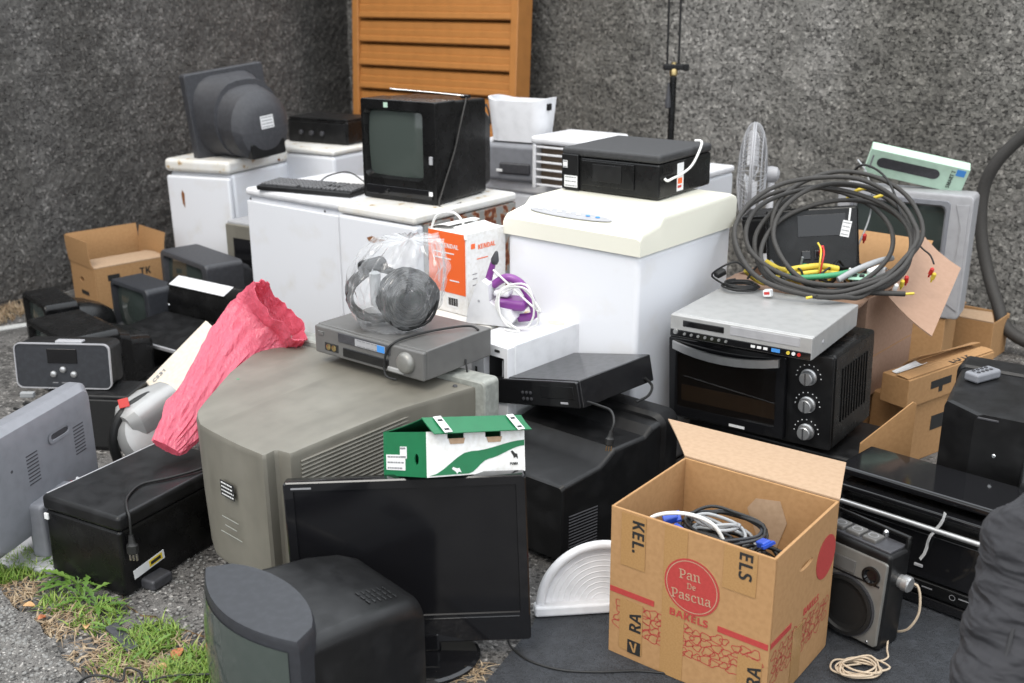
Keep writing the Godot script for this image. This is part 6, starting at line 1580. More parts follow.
	part(o, "screen_surround", MB.new().skin([rr(0.185, 0.155, 0.015, 0.0, Vector2(-0.015, 0.225)), rr(0.183, 0.153, 0.015, 0.004, Vector2(-0.015, 0.225)), rr(0.172, 0.140, 0.02, 0.004, Vector2(-0.015, 0.225)), rr(0.170, 0.138, 0.02, -0.001, Vector2(-0.015, 0.225))], true, false, false), M.grey_monitor)
	part(o, "speaker_panel", MB.new().prism(PackedVector2Array([Vector2(0.190, 0.37), Vector2(0.235, 0.37), Vector2(0.238, 0.03), Vector2(0.20, 0.05), Vector2(0.185, 0.10), Vector2(0.19, 0.15), Vector2(0.212, 0.20), Vector2(0.214, 0.30)]), 0, 0.004, 0.001), M.grey_light, Vector3(0, 0, 0.0004))
	part(o, "maker_mark", MB.new().plain(Vector3(0.028, 0.004, 0.001), Vector3(0.205, 0.16, 0.005)), M.print_grey)
	o = thing("mint_box", "long mint green box with dark rounded window on the grey television", "box", Vector3(1.549, 0.768, -4.06), Vector3(25, -20.5, -12))
	w = 0.365; h = 0.112
	part(o, "box", MB.new().rbox(Vector3(w, h, 0.05), 0.002, Vector3(0, h / 2, 0), 1), M.mint)
	var pill := PackedVector2Array()
	for k in 20:
		var a := PI / 2 + PI * k / 19
		pill.append(Vector2(-0.095 + 0.022 * cos(a), 0.022 * sin(a)))
	for k in 20:
		var a := -PI / 2 + PI * k / 19
		pill.append(Vector2(0.095 + 0.022 * cos(a), 0.022 * sin(a)))
	part(o, "rounded_window", MB.new().prism(pill, 0, 0.001), M.grey_dark, Vector3(-0.032, 0.062, 0.0255))
	letters(o, "SMART T", 0.014, M.print_black, Vector3(0.128, 0.056, 0.0258), Vector3(0, 0, 90))
	part(o, "blue_square", MB.new().plain(Vector3(0.032, 0.028, 0.001), Vector3(0.155, 0.090, 0.0256)), M.print_blue)
	part(o, "side_print", MB.new().plain(Vector3(0.006, 0.06, 0.001), Vector3(-0.168, 0.056, 0.0256)), M.print_grey)
	# thick black hose along the wall
	o = thing("black_hose", "thick black hose bending down in front of the pale wall", "hose", level(1003, 325, 0.0))
	cord(o, [deep(1150, 60, 4.05), deep(1090, 92, 4.15), deep(1045, 120, 4.25), deep(1014, 144, 4.35), deep(994, 166, 4.42), deep(983, 192, 4.48), deep(981, 230, 4.52), deep(987, 268, 4.52), deep(997, 302, 4.48), deep(1010, 332, 4.42), deep(1050, 352, 4.35)], 0.026, M.rubber_dusty, "hose_pipe", 8, 12)
	# cartons
	o = thing("small_carton", "small open brown carton near the foot of the hose", "carton", Vector3(1.955, 0, -4.25), Vector3(0, -42, 0))
	o.scale = Vector3.ONE * 1.12
	carton(o, 0.20, 0.152, 0.178, M.card)
	flap(o, Vector3(-0.10, 0.152, 0.089), Vector3(0.10, 0.152, 0.089), Vector3(0.06, 0.165, 0.0), Vector3(-0.06, 0.158, 0.0), M.card_pale, "flap", 0.006)
	flap(o, Vector3(-0.10, 0.152, -0.089), Vector3(-0.10, 0.152, 0.089), Vector3(-0.05, 0.172, 0.05), Vector3(-0.05, 0.172, -0.05), M.card, "flap", 0.004)
	o = thing("plain_carton", "brown carton standing under the long printed carton", "carton", Vector3(1.41, 0, -3.30), Vector3(0, 35, 0))
	part(o, "box", MB.new().rbox(Vector3(0.42, 0.208, 0.16), 0.003, Vector3(0, 0.104, 0), 1), M.card)
	part(o, "print_bar", MB.new().plain(Vector3(0.12, 0.05, 0.001), Vector3(-0.05, 0.12, 0.0806)), M.print_black)
	o = thing("long_carton", "long flat brown carton with black print and torn top", "carton", Vector3(1.403, 0.2105, -3.245), Vector3(0, 35, 0.6))
	w = 0.466; h = 0.098; d = 0.10
	part(o, "box", MB.new().rbox(Vector3(w, h - 0.002, d), 0.003, Vector3(0, h / 2, 0), 1), M.card)
	flap(o, Vector3(-w / 2, h + 0.001, d / 2 - 0.006), Vector3(w / 2, h + 0.001, d / 2 - 0.006), Vector3(w / 2, h + 0.003, 0.0), Vector3(-w / 2, h + 0.004, 0.0), M.card, "top_flap", 0.002, 0.002)
	flap(o, Vector3(w / 2, h + 0.001, -d / 2 + 0.002), Vector3(-w / 2 + 0.10, h + 0.001, -d / 2 + 0.002), Vector3(-w / 2 + 0.13, h + 0.035, -0.01), Vector3(w / 2, h + 0.015, -0.006), M.card, "top_flap", 0.004, 0.002)
	flap(o, Vector3(-w / 2 + 0.02, h + 0.004, -0.03), Vector3(-w / 2 + 0.15, h + 0.010, -0.035), Vector3(-w / 2 + 0.16, h + 0.012, 0.0), Vector3(-w / 2 + 0.02, h + 0.010, 0.0), M.print_white, "white_liner", 0.008, 0.001)
	letters(o, "LOTE", 0.034, M.print_black, Vector3(0.06, h + 0.0055, d / 2 - 0.024), Vector3(-90, 0, 0))
	letters(o, "FRAGILE", 0.026, M.print_black, Vector3(0.12, 0.062, d / 2 + 0.0006))
	var mk := part(o, "printed_mark", MB.new().plain(Vector3(0.11, 0.026, 0.0008), Vector3(-0.06, 0.055, d / 2 + 0.0005)), M.print_black)
	part(mk, "mark_stem", MB.new().plain(Vector3(0.02, 0.02, 0.0008), Vector3(-0.06, 0.033, d / 2 + 0.0005)), M.print_black)
	o = thing("narrow_carton", "narrow brown carton with slanting open side next to the oven", "carton", Vector3(1.035, 0, -2.70), Vector3(0, 8, 0))
	part(o, "front_panel", MB.new().prism(PackedVector2Array([Vector2(-0.08, 0), Vector2(0.07, 0), Vector2(0.07, 0.385), Vector2(0.06, 0.39), Vector2(-0.08, 0.275)]), -0.0025, 0.0025), M.card, Vector3(0, 0, 0.03))
	part(o, "rear_panel", MB.new().prism(PackedVector2Array([Vector2(-0.08, 0), Vector2(0.07, 0), Vector2(0.07, 0.16), Vector2(-0.08, 0.16)]), -0.0025, 0.0025), M.card, Vector3(0, 0, -0.05))
	for s in [-0.0775, 0.0675]: part(o, "side_panel", MB.new().plain(Vector3(0.005, 0.158, 0.074), Vector3(s, 0.08, -0.01)), M.card)
	o = thing("carton_base", "brown carton at the bottom under the carton of loose cables", "carton", Vector3(1.05, 0, -3.44), Vector3(0, -42, 0))
	part(o, "box", MB.new().rbox(Vector3(0.46, 0.196, 0.32), 0.004, Vector3(0, 0.099, 0), 1), M.card)
	# black television at the right edge, with remote control
	o = thing("angular_television", "angular black television seen from behind with a remote control on it", "television", Vector3(1.539, 0, -2.704), Vector3(0, 146, 0))
	o.scale = Vector3(1, 1.06, 1)
	crt(o, 0.56, 0.44, 0.10, M.black_dull, 0.42, 0.32, Vector2(0, 0.24), M.tube_glass, [], M.black_dull, 0.02)
	var rings := []
	for q in [[-0.095, 0.272, 0.432], [-0.378, 0.250, 0.432], [-0.430, 0.166, 0.428]]:
		var a: float = q[1]
		rings.append([Vector3(-a, 0.03, q[0]), Vector3(-a, q[2] - 0.018, q[0]), Vector3(-a + 0.005, q[2] - 0.005, q[0]), Vector3(-a + 0.018, q[2], q[0]), Vector3(a - 0.018, q[2], q[0]), Vector3(a - 0.005, q[2] - 0.005, q[0]), Vector3(a, q[2] - 0.018, q[0]), Vector3(a, 0.03, q[0])])
	part(o, "rear_housing", MB.new().skin(rings, true, false, true), M.black_dull, Vector3.ZERO, Vector3.ZERO, 26)
	part(o, "rear_hump", MB.new().skin([rr(0.10, 0.13, 0.012, -0.42, Vector2(-0.055, 0.22)), rr(0.09, 0.11, 0.012, -0.50, Vector2(-0.055, 0.20)), rr(0.085, 0.10, 0.012, -0.505, Vector2(-0.055, 0.20))], true, false, true), M.black_dull, Vector3.ZERO, Vector3.ZERO, 28)
	part(o, "edge_trim", MB.new().rbox(Vector3(0.05, 0.006, 0.006), 0.002, Vector3(0.135, 0.418, -0.429)), M.grey_dark)
	part(o, "screw", MB.new().lathe([Vector2(0.006, 0), Vector2(0.004, 0.002)], 8), M.chrome, Vector3(0.11, 0.33, -0.4295), Vector3(-90, 0, 0))
	part(o, "vent", slots(0.10, 0.14, 14, 0.003, true, 0.0015), M.black_dull, Vector3(0.105, 0.14, -0.430), Vector3(0, 180, 0))
	o = thing("remote_control", "small grey remote control lying on the angular black television", "remote control", level(982, 379, 0.459), Vector3(0, 30, 0))
	part(o, "case", MB.new().rbox(Vector3(0.10, 0.026, 0.045), 0.008, Vector3(0, 0.013, 0)), M.grey_monitor)
	for k in 8: part(o, "button", MB.new().rbox(Vector3(0.009, 0.004, 0.008), 0.002, Vector3(-0.030 + 0.017 * (k % 4), 0.0275, -0.008 + 0.016 * (k / 4)), 1), M.grey_dark)
	glossy_unit()
	radio()

func glossy_unit() -> void:
	var o := thing("glossy_black_stove", "glossy black tabletop stove with raised lid edge and silver handle bar", "stove", Vector3(1.082, 0.010, -2.345), Vector3(0, -44, 1.2))
	var w := 0.46; var h := 0.262; var d := 0.20
	part(o, "body", MB.new().rbox(Vector3(w, h, d), 0.008, Vector3(0, h / 2 + 0.004, 0)), M.black)
	part(o, "lid", MB.new().rbox(Vector3(w + 0.03, 0.022, d - 0.01), 0.009, Vector3(0.0, h + 0.030, 0.02)), M.black_gloss, Vector3.ZERO, Vector3(-2, 0, 0))
	part(o, "lid_rail", MB.new().rbox(Vector3(w + 0.01, 0.016, 0.03), 0.006, Vector3(0, h - 0.004, d / 2 + 0.004)), M.black_gloss)
	part(o, "handle_bar", MB.new().tube(PackedVector3Array([Vector3(-w / 2 + 0.01, h - 0.040, d / 2 + 0.022), Vector3(w / 2 - 0.0, h - 0.040, d / 2 + 0.022)]), 0.007, 12), M.silver)
	for s in [-1.0, 1.0]: part(o, "bar_end", MB.new().rbox(Vector3(0.016, 0.018, 0.03), 0.004, Vector3(s * (w / 2 - 0.008), h - 0.040, d / 2 + 0.012)), M.black_gloss)
	part(o, "glass_front", MB.new().rbox(Vector3(w - 0.02, 0.12, 0.008), 0.003, Vector3(0, h - 0.125, d / 2 + 0.003)), M.black_gloss)
	part(o, "control_band", MB.new().rbox(Vector3(w - 0.006, 0.036, 0.014), 0.005, Vector3(0, 0.055, d / 2 + 0.004)), M.black)
	part(o, "lower_drawer", MB.new().rbox(Vector3(w - 0.01, 0.026, 0.012), 0.004, Vector3(0, 0.018, d / 2 + 0.003)), M.black_gloss)
	for k in 4:
		var pr := part(o, "printed_symbol", ring_flat(0.006, 0.0075), M.print_grey, Vector3(-0.10 + 0.09 * k, 0.056, d / 2 + 0.0113))
		part(pr, "printed_line", MB.new().plain(Vector3(0.026, 0.003, 0.0004), Vector3(0.028, 0.003, 0.0002)), M.print_grey)
	part(o, "latch", MB.new().rbox(Vector3(0.022, 0.008, 0.005), 0.002, Vector3(-0.01, 0.110, d / 2 + 0.0085)), M.grey_light)
	# a strip of torn tape hanging over the handle
	var g := []
	for i in 9:
		var t := i / 8.0
		g.append([Vector3(0.045 - 0.055 * t + 0.004 * sin(t * 9), h + 0.02 - 0.15 * t, d / 2 + 0.034 - 0.02 * t), Vector3(0.052 - 0.055 * t + 0.004 * sin(t * 9), h + 0.018 - 0.15 * t, d / 2 + 0.036 - 0.02 * t + 0.004 * sin(t * 14))])
	part(o, "plastic_strip", MB.new().sheet(g, 0.0008), M.wrap, Vector3.ZERO, Vector3.ZERO, 40)

func radio() -> void:
	var o := thing("portable_radio", "silver and black portable radio with round speaker beside the printed carton", "radio", Vector3(0.776, 0.010, -2.21), Vector3(-3, -50, 0))
	var w := 0.30; var h := 0.243; var d := 0.088
	part(o, "body", MB.new().rbox(Vector3(w, h, d), 0.010, Vector3(0, h / 2, 0)), M.black_dull)
	part(o, "front_plate", MB.new().skin([rr(w / 2 - 0.004, h / 2 - 0.014, 0.008, 0, Vector2(0, h / 2 - 0.008)), rr(w / 2 - 0.005, h / 2 - 0.015, 0.008, 0.006, Vector2(0, h / 2 - 0.008)), rr(w / 2 - 0.008, h / 2 - 0.018, 0.008, 0.008, Vector2(0, h / 2 - 0.008))]), M.gunmetal, Vector3(0, 0.004, d / 2 - 0.002))
	part(o, "tuning_scale", MB.new().rbox(Vector3(w - 0.09, 0.032, 0.006), 0.002, Vector3(-0.035, h - 0.058, d / 2 + 0.006)), M.grey_vcr)
	part(o, "lower_band", MB.new().rbox(Vector3(w - 0.03, 0.004, 0.004), 0.001, Vector3(0, h - 0.080, d / 2 + 0.0065)), M.black_gloss)
	var sp := part(o, "speaker", MB.new().lathe([Vector2(0.072, 0), Vector2(0.072, 0.007), Vector2(0.064, 0.008), Vector2(0.060, 0.002), Vector2(0.03, -0.004), Vector2(0.0, 0.004)], 36), M.rubber, Vector3(0.058, 0.086, d / 2 + 0.0095), Vector3(90, 0, 0))
	part(sp, "speaker_ring", MB.new().lathe([Vector2(0.0755, -0.004), Vector2(0.0755, 0.003), Vector2(0.0725, 0.003), Vector2(0.0725, -0.004)], 36, false), M.grey_dark)
	part(o, "speaker", MB.new().lathe([Vector2(0.050, 0), Vector2(0.050, 0.007), Vector2(0.046, 0.008), Vector2(0.0, 0.002)], 30), M.rubber, Vector3(-0.085, 0.086, d / 2 + 0.0075), Vector3(90, 0, 0))
	part(o, "dial_recess", MB.new().lathe([Vector2(0.022, 0), Vector2(0.022, 0.006), Vector2(0.016, 0.007), Vector2(0.012, 0.001), Vector2(0.0, 0.001)], 24), M.black_gloss, Vector3(0.112, h - 0.060, d / 2 + 0.0055), Vector3(90, 0, 0))
	part(o, "tuning_knob", MB.new().lathe([Vector2(0.016, 0), Vector2(0.016, 0.008), Vector2(0.019, 0.010), Vector2(0.019, 0.024), Vector2(0.016, 0.027), Vector2(0.0, 0.028)], 24), M.silver, Vector3(w / 2, h - 0.075, -0.01), Vector3(0, 0, -90))
	part(o, "top_plate", MB.new().rbox(Vector3(w - 0.02, 0.008, d - 0.02), 0.003, Vector3(0, h + 0.001, 0)), M.grey_dark)
	for k in 5:
		var bt := part(o, "top_key", MB.new().rbox(Vector3(0.036, 0.012, 0.042), 0.004, Vector3(-0.09 + 0.042 * k, h + 0.008, 0.004)), M.grey_vcr)
		part(bt, "key_ring", ring_flat(0.010, 0.012), M.grey_light, Vector3(-0.09 + 0.042 * k, h + 0.0145, 0.004), Vector3(-90, 0, 0))
	for s in [-1.0, 1.0]: part(o, "corner_screw", MB.new().lathe([Vector2(0.004, 0), Vector2(0.003, 0.002)], 8), M.chrome, Vector3(0.058 + s * 0.066, 0.018, d / 2 + 0.0065), Vector3(90, 0, 0))
	# folded carrying handle and aerial
	part(o, "carrying_handle", MB.new().tube(smooth_path([Vector3(-w / 2 + 0.006, h - 0.01, -0.030), Vector3(-w / 2 + 0.006, h + 0.018, -0.034), Vector3(-w / 2 + 0.03, h + 0.022, -0.036), Vector3(w / 2 - 0.03, h + 0.022, -0.036), Vector3(w / 2 - 0.006, h + 0.018, -0.034), Vector3(w / 2 - 0.006, h - 0.01, -0.030)], 4), 0.006, 8), M.black, Vector3.ZERO, Vector3.ZERO, 60)
	part(o, "aerial_stub", MB.new().lathe([Vector2(0.005, 0), Vector2(0.007, 0.004), Vector2(0.007, 0.016), Vector2(0.003, 0.02)], 10), M.chrome, Vector3(0.09, h + 0.004, -0.028))
	var B := o.transform
	cord(o, [B * Vector3(w / 2 - 0.02, 0.13, -0.045), B * Vector3(w / 2 + 0.02, 0.15, -0.055), B * Vector3(w / 2 + 0.035, 0.09, -0.055), B * Vector3(w / 2 + 0.02, 0.04, -0.05), B * Vector3(w / 2 - 0.01, 0.012, -0.06)], 0.003, M.string)
	# its flex in a heap on the mat
	var c := thing("flex_heap", "heap of beige flex lying on the mat in front of the radio", "cord", level(862, 672, 0.012))
	var r := RandomNumberGenerator.new(); r.seed = 23
	var p := []
	for k in 46:
		var a := k * 1.05
		var ra := 0.050 * (0.5 + 0.5 * r.randf())
		p.append(level(858, 670, 0.016) + Vector3(ra * 1.25 * cos(a) + 0.012 * sin(k * 0.31), 0.0012 * (k % 14), ra * 0.8 * sin(a)))
	p.append(level(884, 660, 0.014)); p.append(level(887, 648, 0.02)); p.append(B * Vector3(w / 2 - 0.03, 0.03, -0.05))
	cord(c, p, 0.0023, M.string, "cord", 5, 6)

func cables_carton() -> void:
	var o := thing("cable_carton", "large pinkish brown carton of loose cables with one flap hanging out", "carton", Vector3(1.068, 0.20, -3.448), Vector3(0, -42, 0))
	var w := 0.47; var h := 0.35; var d := 0.40
	carton(o, w, h, d, M.card_pink, 0.006)
	var fl := [deep(889, 297, 3.22), deep(918, 228, 3.52), deep(961, 268, 3.42), deep(932, 336, 3.14)]
	var inv := o.transform.affine_inverse()
	flap(o, inv * fl[0], inv * fl[1], inv * fl[2], inv * fl[3], M.card_pink, "flap", 0.012)
	flap(o, Vector3(-w / 2, h, -d / 2), Vector3(w / 2, h, -d / 2), Vector3(w / 2, h + 0.10, -d / 2 - 0.09), Vector3(-w / 2, h + 0.10, -d / 2 - 0.09), M.card, "flap", 0.006)
	flap(o, Vector3(-w / 2, h, d / 2), Vector3(w / 2, h, d / 2), Vector3(w / 2 - 0.01, h - 0.022, d / 2 + 0.10), Vector3(-w / 2 + 0.01, h + 0.0, d / 2 + 0.10), M.card_pink, "flap", 0.004)
	part(o, "crease", MB.new().tube(PackedVector3Array([Vector3(w / 2 + 0.001, 0.14, d / 2 - 0.01), Vector3(w / 2 + 0.001, 0.14, -d / 2 + 0.01)]), 0.0015, 5), M.card)
	var B := o.transform
	# black router box standing inside
	var b := thing("black_router", "black plastic router with white tag standing in the carton of cables", "router", deep(812, 240, 3.42), Vector3(-16, -14, 6))
	part(b, "case", MB.new().rbox(Vector3(0.29, 0.21, 0.035), 0.012, Vector3(0, 0, 0)), M.black)
	part(b, "rear_case", MB.new().rbox(Vector3(0.24, 0.17, 0.02), 0.008, Vector3(0, 0, -0.026)), M.black_dull)
	part(b, "gloss_panel", MB.new().rbox(Vector3(0.15, 0.07, 0.003), 0.001, Vector3(0.03, 0.045, 0.018)), M.black_gloss)
	label_plate(b, 0.028, 0.052, Vector3(0.105, 0.03, 0.0195), Vector3(0, 0, -14), M.print_white, "tag", 4)
	part(b, "cable_tie", MB.new().rbox(Vector3(0.006, 0.04, 0.002), 0.001), M.print_white, Vector3(0.118, 0.075, 0.02), Vector3(0, 0, -8))
	for k in 2: part(b, "socket", MB.new().rbox(Vector3(0.03, 0.03, 0.01), 0.003, Vector3(-0.02 + 0.04 * k, -0.05, 0.018)), M.black_gloss)
	b = thing("black_adaptor_box", "black plastic box lying behind the router in the carton of cables", "adaptor", deep(770, 232, 3.62), Vector3(12, -35, 10))
	part(b, "case", MB.new().rbox(Vector3(0.16, 0.13, 0.09), 0.012), M.black_dull)
	part(b, "lid", MB.new().rbox(Vector3(0.15, 0.012, 0.08), 0.004, Vector3(0, 0.068, 0)), M.black)
	# thick coil lying on top
	b = thing("thick_cable_coil", "big loose coil of thick black cable on top of the carton", "cable", deep(812, 235, 3.3))
	var r := RandomNumberGenerator.new(); r.seed = 91
	# [centre x, centre y, half width, half height, depth] of each turn as it lies tilted against the router
	var turns := [[826, 231, 93, 67, 3.36], [812, 246, 78, 46, 3.30], [850, 238, 64, 61, 3.32], [838, 226, 85, 57, 3.30], [822, 246, 88, 46, 3.24], [858, 246, 55, 46, 3.30], [826, 236, 91, 60, 3.22]]
	var pts := []
	var steps := 14
	for ti in turns.size():
		for k in steps:
			var t := float(k) / steps
			var q: Array = turns[ti]
			var z: Array = turns[min(ti + 1, turns.size() - 1)]
			var a := 0.6 + TAU * t
			var cx := lerpf(q[0], z[0], t); var cy := lerpf(q[1], z[1], t)
			var ax := lerpf(q[2], z[2], t) + r.randf_range(-1.5, 1.5); var ay := lerpf(q[3], z[3], t) + r.randf_range(-1.5, 1.5)
			pts.append(deep(cx + ax * cos(a), cy + ay * sin(a), lerpf(q[4], z[4], t) - 0.15 * sin(a)))
	pts.append(deep(868, 293, 3.10)); pts.append(deep(842, 297, 3.06)); pts.append(deep(817, 297, 3.04))
	cord(b, pts, 0.0074, M.rubber_dusty, "cable", 5, 9)
	cord(b, [deep(812, 297, 3.045), deep(806, 298, 3.045)], 0.004, M.yellow, "bare_end", 2)
	cord(b, [deep(858, 293, 3.14), deep(880, 293, 3.12), deep(905, 294, 3.11)], 0.008, M.rubber_dusty, "cable", 4, 8)
	cord(b, [deep(905, 294, 3.11), deep(914, 293.5, 3.11)], 0.004, M.yellow, "bare_end", 2)
	# thinner leads
	var tl := thing("thin_leads", "thin coloured leads and plugs strewn over the carton of cables", "cable", deep(830, 270, 3.35))
	var cm := [M.yellow, M.cable_green, M.yellow, M.rubber, M.cable_grey, M.rubber, M.rubber, M.cable_grey, M.rubber, M.cable_white, M.rubber, M.rubber]
	for k in 12:
		var p := []
		var x := r.randf_range(765, 850)
		var y := r.randf_range(264, 280)
		for i in 7:
			p.append(deep(clampf(x + (i - 3) * r.randf_range(6, 15), 745, 905), clampf(y + r.randf_range(-12, 10), 250, 284), 3.32 + r.randf_range(-0.06, 0.1)))
		cord(tl, p, 0.0055 if k < 3 else 0.0036, cm[k], "lead", 5, 6)
	cord(tl, [deep(852, 258, 3.40), deep(868, 222, 3.42), deep(872, 196, 3.46), deep(866, 172, 3.5), deep(858, 160, 3.55)], 0.003, M.cable_grey, "lead")
	cord(tl, [deep(850, 176, 3.55), deep(862, 165, 3.5), deep(880, 172, 3.45), deep(893, 190, 3.40), deep(902, 220, 3.35)], 0.004, M.rubber, "lead")
	cord(tl, [deep(846, 200, 3.5), deep(856, 191, 3.46), deep(866, 188, 3.44)], 0.006, M.yellow, "yellow_lead")
	cord(tl, [deep(874, 198, 3.44), deep(880, 196, 3.43), deep(886, 194, 3.43)], 0.006, M.yellow, "yellow_lead")
	cord(tl, [deep(902, 222, 3.32), deep(920, 246, 3.30), deep(930, 255, 3.27), deep(934, 264, 3.25)], 0.0028, M.rubber, "lead")
	for q in [[933, 268, 3.22, "red"], [935, 273, 3.22, "yellow"], [897, 284, 3.12, "print_white"], [903, 280, 3.14, "yellow"], [907, 276, 3.14, "red"], [865, 234, 3.38, "red"], [822, 246, 3.28, "red"]]:
		part(tl, "phono_plug", MB.new().lathe([Vector2(0.003, 0), Vector2(0.0065, 0.004), Vector2(0.0065, 0.024), Vector2(0.003, 0.028), Vector2(0.003, 0.036)], 9), M[q[3]], deep(q[0], q[1], q[2]) - tl.position, Vector3(25, 0, 160 + q[0] % 40))
	cord(tl, [deep(818, 243, 3.30), deep(821, 250, 3.27), deep(820, 262, 3.26), deep(819, 272, 3.27)], 0.003, M.yellow, "lead")
	cord(tl, [deep(823, 246, 3.29), deep(824, 254, 3.265), deep(822, 264, 3.26), deep(820, 274, 3.27)], 0.003, M.red, "lead")
	cord(tl, [deep(766, 262, 3.34), deep(782, 270, 3.30), deep(800, 268, 3.29), deep(820, 266, 3.29), deep(838, 269, 3.30)], 0.010, M.yellow, "yellow_lead", 6, 8)
	cord(tl, [deep(776, 270, 3.32), deep(796, 274, 3.28), deep(818, 272, 3.28), deep(842, 274, 3.30)], 0.008, M.yellow, "yellow_lead", 6, 8)
	cord(tl, [deep(796, 278, 3.27), deep(815, 277, 3.25), deep(834, 275, 3.25), deep(850, 272, 3.28)], 0.009, M.cable_green, "green_lead", 6, 8)
	cord(tl, [deep(838, 280, 3.24), deep(856, 270, 3.25), deep(876, 262, 3.28), deep(892, 258, 3.32)], 0.010, M.cable_grey, "grey_lead", 6, 8)
	# circuit boards and blocks poking out of the carton
	var jb := thing("circuit_board", "pale green circuit board lying among the loose cables", "circuit board", deep(862, 277, 3.24), Vector3(12, -30, 4))
	part(jb, "board", MB.new().rbox(Vector3(0.075, 0.003, 0.045), 0.001), M.pcb)
	for k in 3: part(jb, "chip", MB.new().rbox(Vector3(0.014, 0.006, 0.012), 0.001, Vector3(-0.022 + 0.022 * k, 0.0045, 0.0)), M.print_black)
	jb = thing("white_adaptor", "white plug adaptor lying beside the green circuit board", "adaptor", deep(876, 272, 3.25), Vector3(10, 20, 15))
	part(jb, "case", MB.new().rbox(Vector3(0.05, 0.028, 0.03), 0.006), M.print_white)
	part(jb, "pin", MB.new().plain(Vector3(0.014, 0.004, 0.012), Vector3(0.031, 0, 0)), M.chrome)
# ---------------------------------------------------------------- the person at the edge of the picture
func smin(a: float, b: float, k: float) -> float:
	var h := clampf(0.5 + 0.5 * (b - a) / k, 0.0, 1.0)
	return lerpf(b, a, h) - k * h * (1.0 - h)
func field_mesh(bones: Array, cell: float, k: float, fold: float) -> Array:
	# bones: [a, b, ra, rb, zone]; returns [positions, zones, triangles]
	var lo := Vector3.INF; var hi := -Vector3.INF
	for b in bones:
		var m: float = maxf(b[2], b[3]) + 0.05
		lo = lo.min((b[0] as Vector3).min(b[1]) - Vector3.ONE * m)
		hi = hi.max((b[0] as Vector3).max(b[1]) + Vector3.ONE * m)
	var n := Vector3i(((hi - lo) / cell).ceil()) + Vector3i.ONE
	var f := PackedFloat32Array(); f.resize(n.x * n.y * n.z); f.fill(0.2)
	var zone := PackedInt32Array(); zone.resize(f.size())
	var best := PackedFloat32Array(); best.resize(f.size()); best.fill(9.0)
	var nz := noise(FastNoiseLite.TYPE_SIMPLEX, 7.0, 3, 120)
	for b in bones:
		var m: float = maxf(b[2], b[3]) + 0.06
		var p0 := Vector3i((((b[0] as Vector3).min(b[1]) - Vector3.ONE * m - lo) / cell).floor()).clamp(Vector3i.ZERO, n - Vector3i.ONE)
		var p1 := Vector3i((((b[0] as Vector3).max(b[1]) + Vector3.ONE * m - lo) / cell).ceil()).clamp(Vector3i.ZERO, n - Vector3i.ONE)
		var ab: Vector3 = b[1] - b[0]
		var l2 := maxf(ab.length_squared(), 1e-8)
		for z in range(p0.z, p1.z + 1):
			for y in range(p0.y, p1.y + 1):
				for x in range(p0.x, p1.x + 1):
					var p := lo + Vector3(x, y, z) * cell
					var t := clampf((p - b[0]).dot(ab) / l2, 0, 1)
					var d := p.distance_to(b[0] + ab * t) - lerpf(b[2], b[3], t)
					if fold > 0.0 and b[4] < 2: d += fold * (absf(nz.get_noise_3d(p.x * 0.55 + p.y * 0.5, p.y * 1.5 - p.x * 0.4, p.z * 0.5)) - 0.2) * 1.3
					var i := (z * n.y + y) * n.x + x
					if d < best[i]: best[i] = d; zone[i] = b[4]
					f[i] = smin(f[i], d, k)
	var pos := PackedVector3Array(); var zs := PackedInt32Array(); var tris := PackedInt32Array()
	var at := {}
	var off := [0, 1, n.x, n.x + 1, n.x * n.y, n.x * n.y + 1, n.x * n.y + n.x, n.x * n.y + n.x + 1]
	for z in n.z - 1:
		for y in n.y - 1:
			for x in n.x - 1:
				var i := (z * n.y + y) * n.x + x
				var inside := 0
				for o in off: inside += 1 if f[i + o] < 0 else 0
				if inside == 0 or inside == 8: continue
				var s := Vector3.ZERO; var c := 0
				for e in [[0, 1], [2, 3], [4, 5], [6, 7], [0, 2], [1, 3], [4, 6], [5, 7], [0, 4], [1, 5], [2, 6], [3, 7]]:
					var a := f[i + off[e[0]]]; var b := f[i + off[e[1]]]
					if (a < 0) == (b < 0): continue
					var t := a / (a - b)
					var pa := Vector3(e[0] & 1, (e[0] >> 1) & 1, e[0] >> 2); var pb := Vector3(e[1] & 1, (e[1] >> 1) & 1, e[1] >> 2)
					s += pa.lerp(pb, t); c += 1
				at[i] = pos.size()
				pos.append(lo + (Vector3(x, y, z) + s / c) * cell); zs.append(zone[i])
	for i in at:
		var x: int = i % n.x; var y: int = (i / n.x) % n.y; var z: int = i / (n.x * n.y)
		for ax in 3:
			var st: int = [1, n.x, n.x * n.y][ax]
			var a: float = f[i]; var b: float = f[i + st]
			if (a < 0) == (b < 0): continue
			var u: int = [n.x, n.x * n.y, 1][ax]; var v: int = [n.x * n.y, 1, n.x][ax]
			if not (at.has(i - u) and at.has(i - v) and at.has(i - u - v)): continue
			var q := [at[i], at[i - u], at[i - u - v], at[i - v]]
			if a < 0: tris.append_array([q[0], q[2], q[1], q[0], q[3], q[2]])
			else: tris.append_array([q[0], q[1], q[2], q[0], q[2], q[3]])
	return [pos, zs, tris]
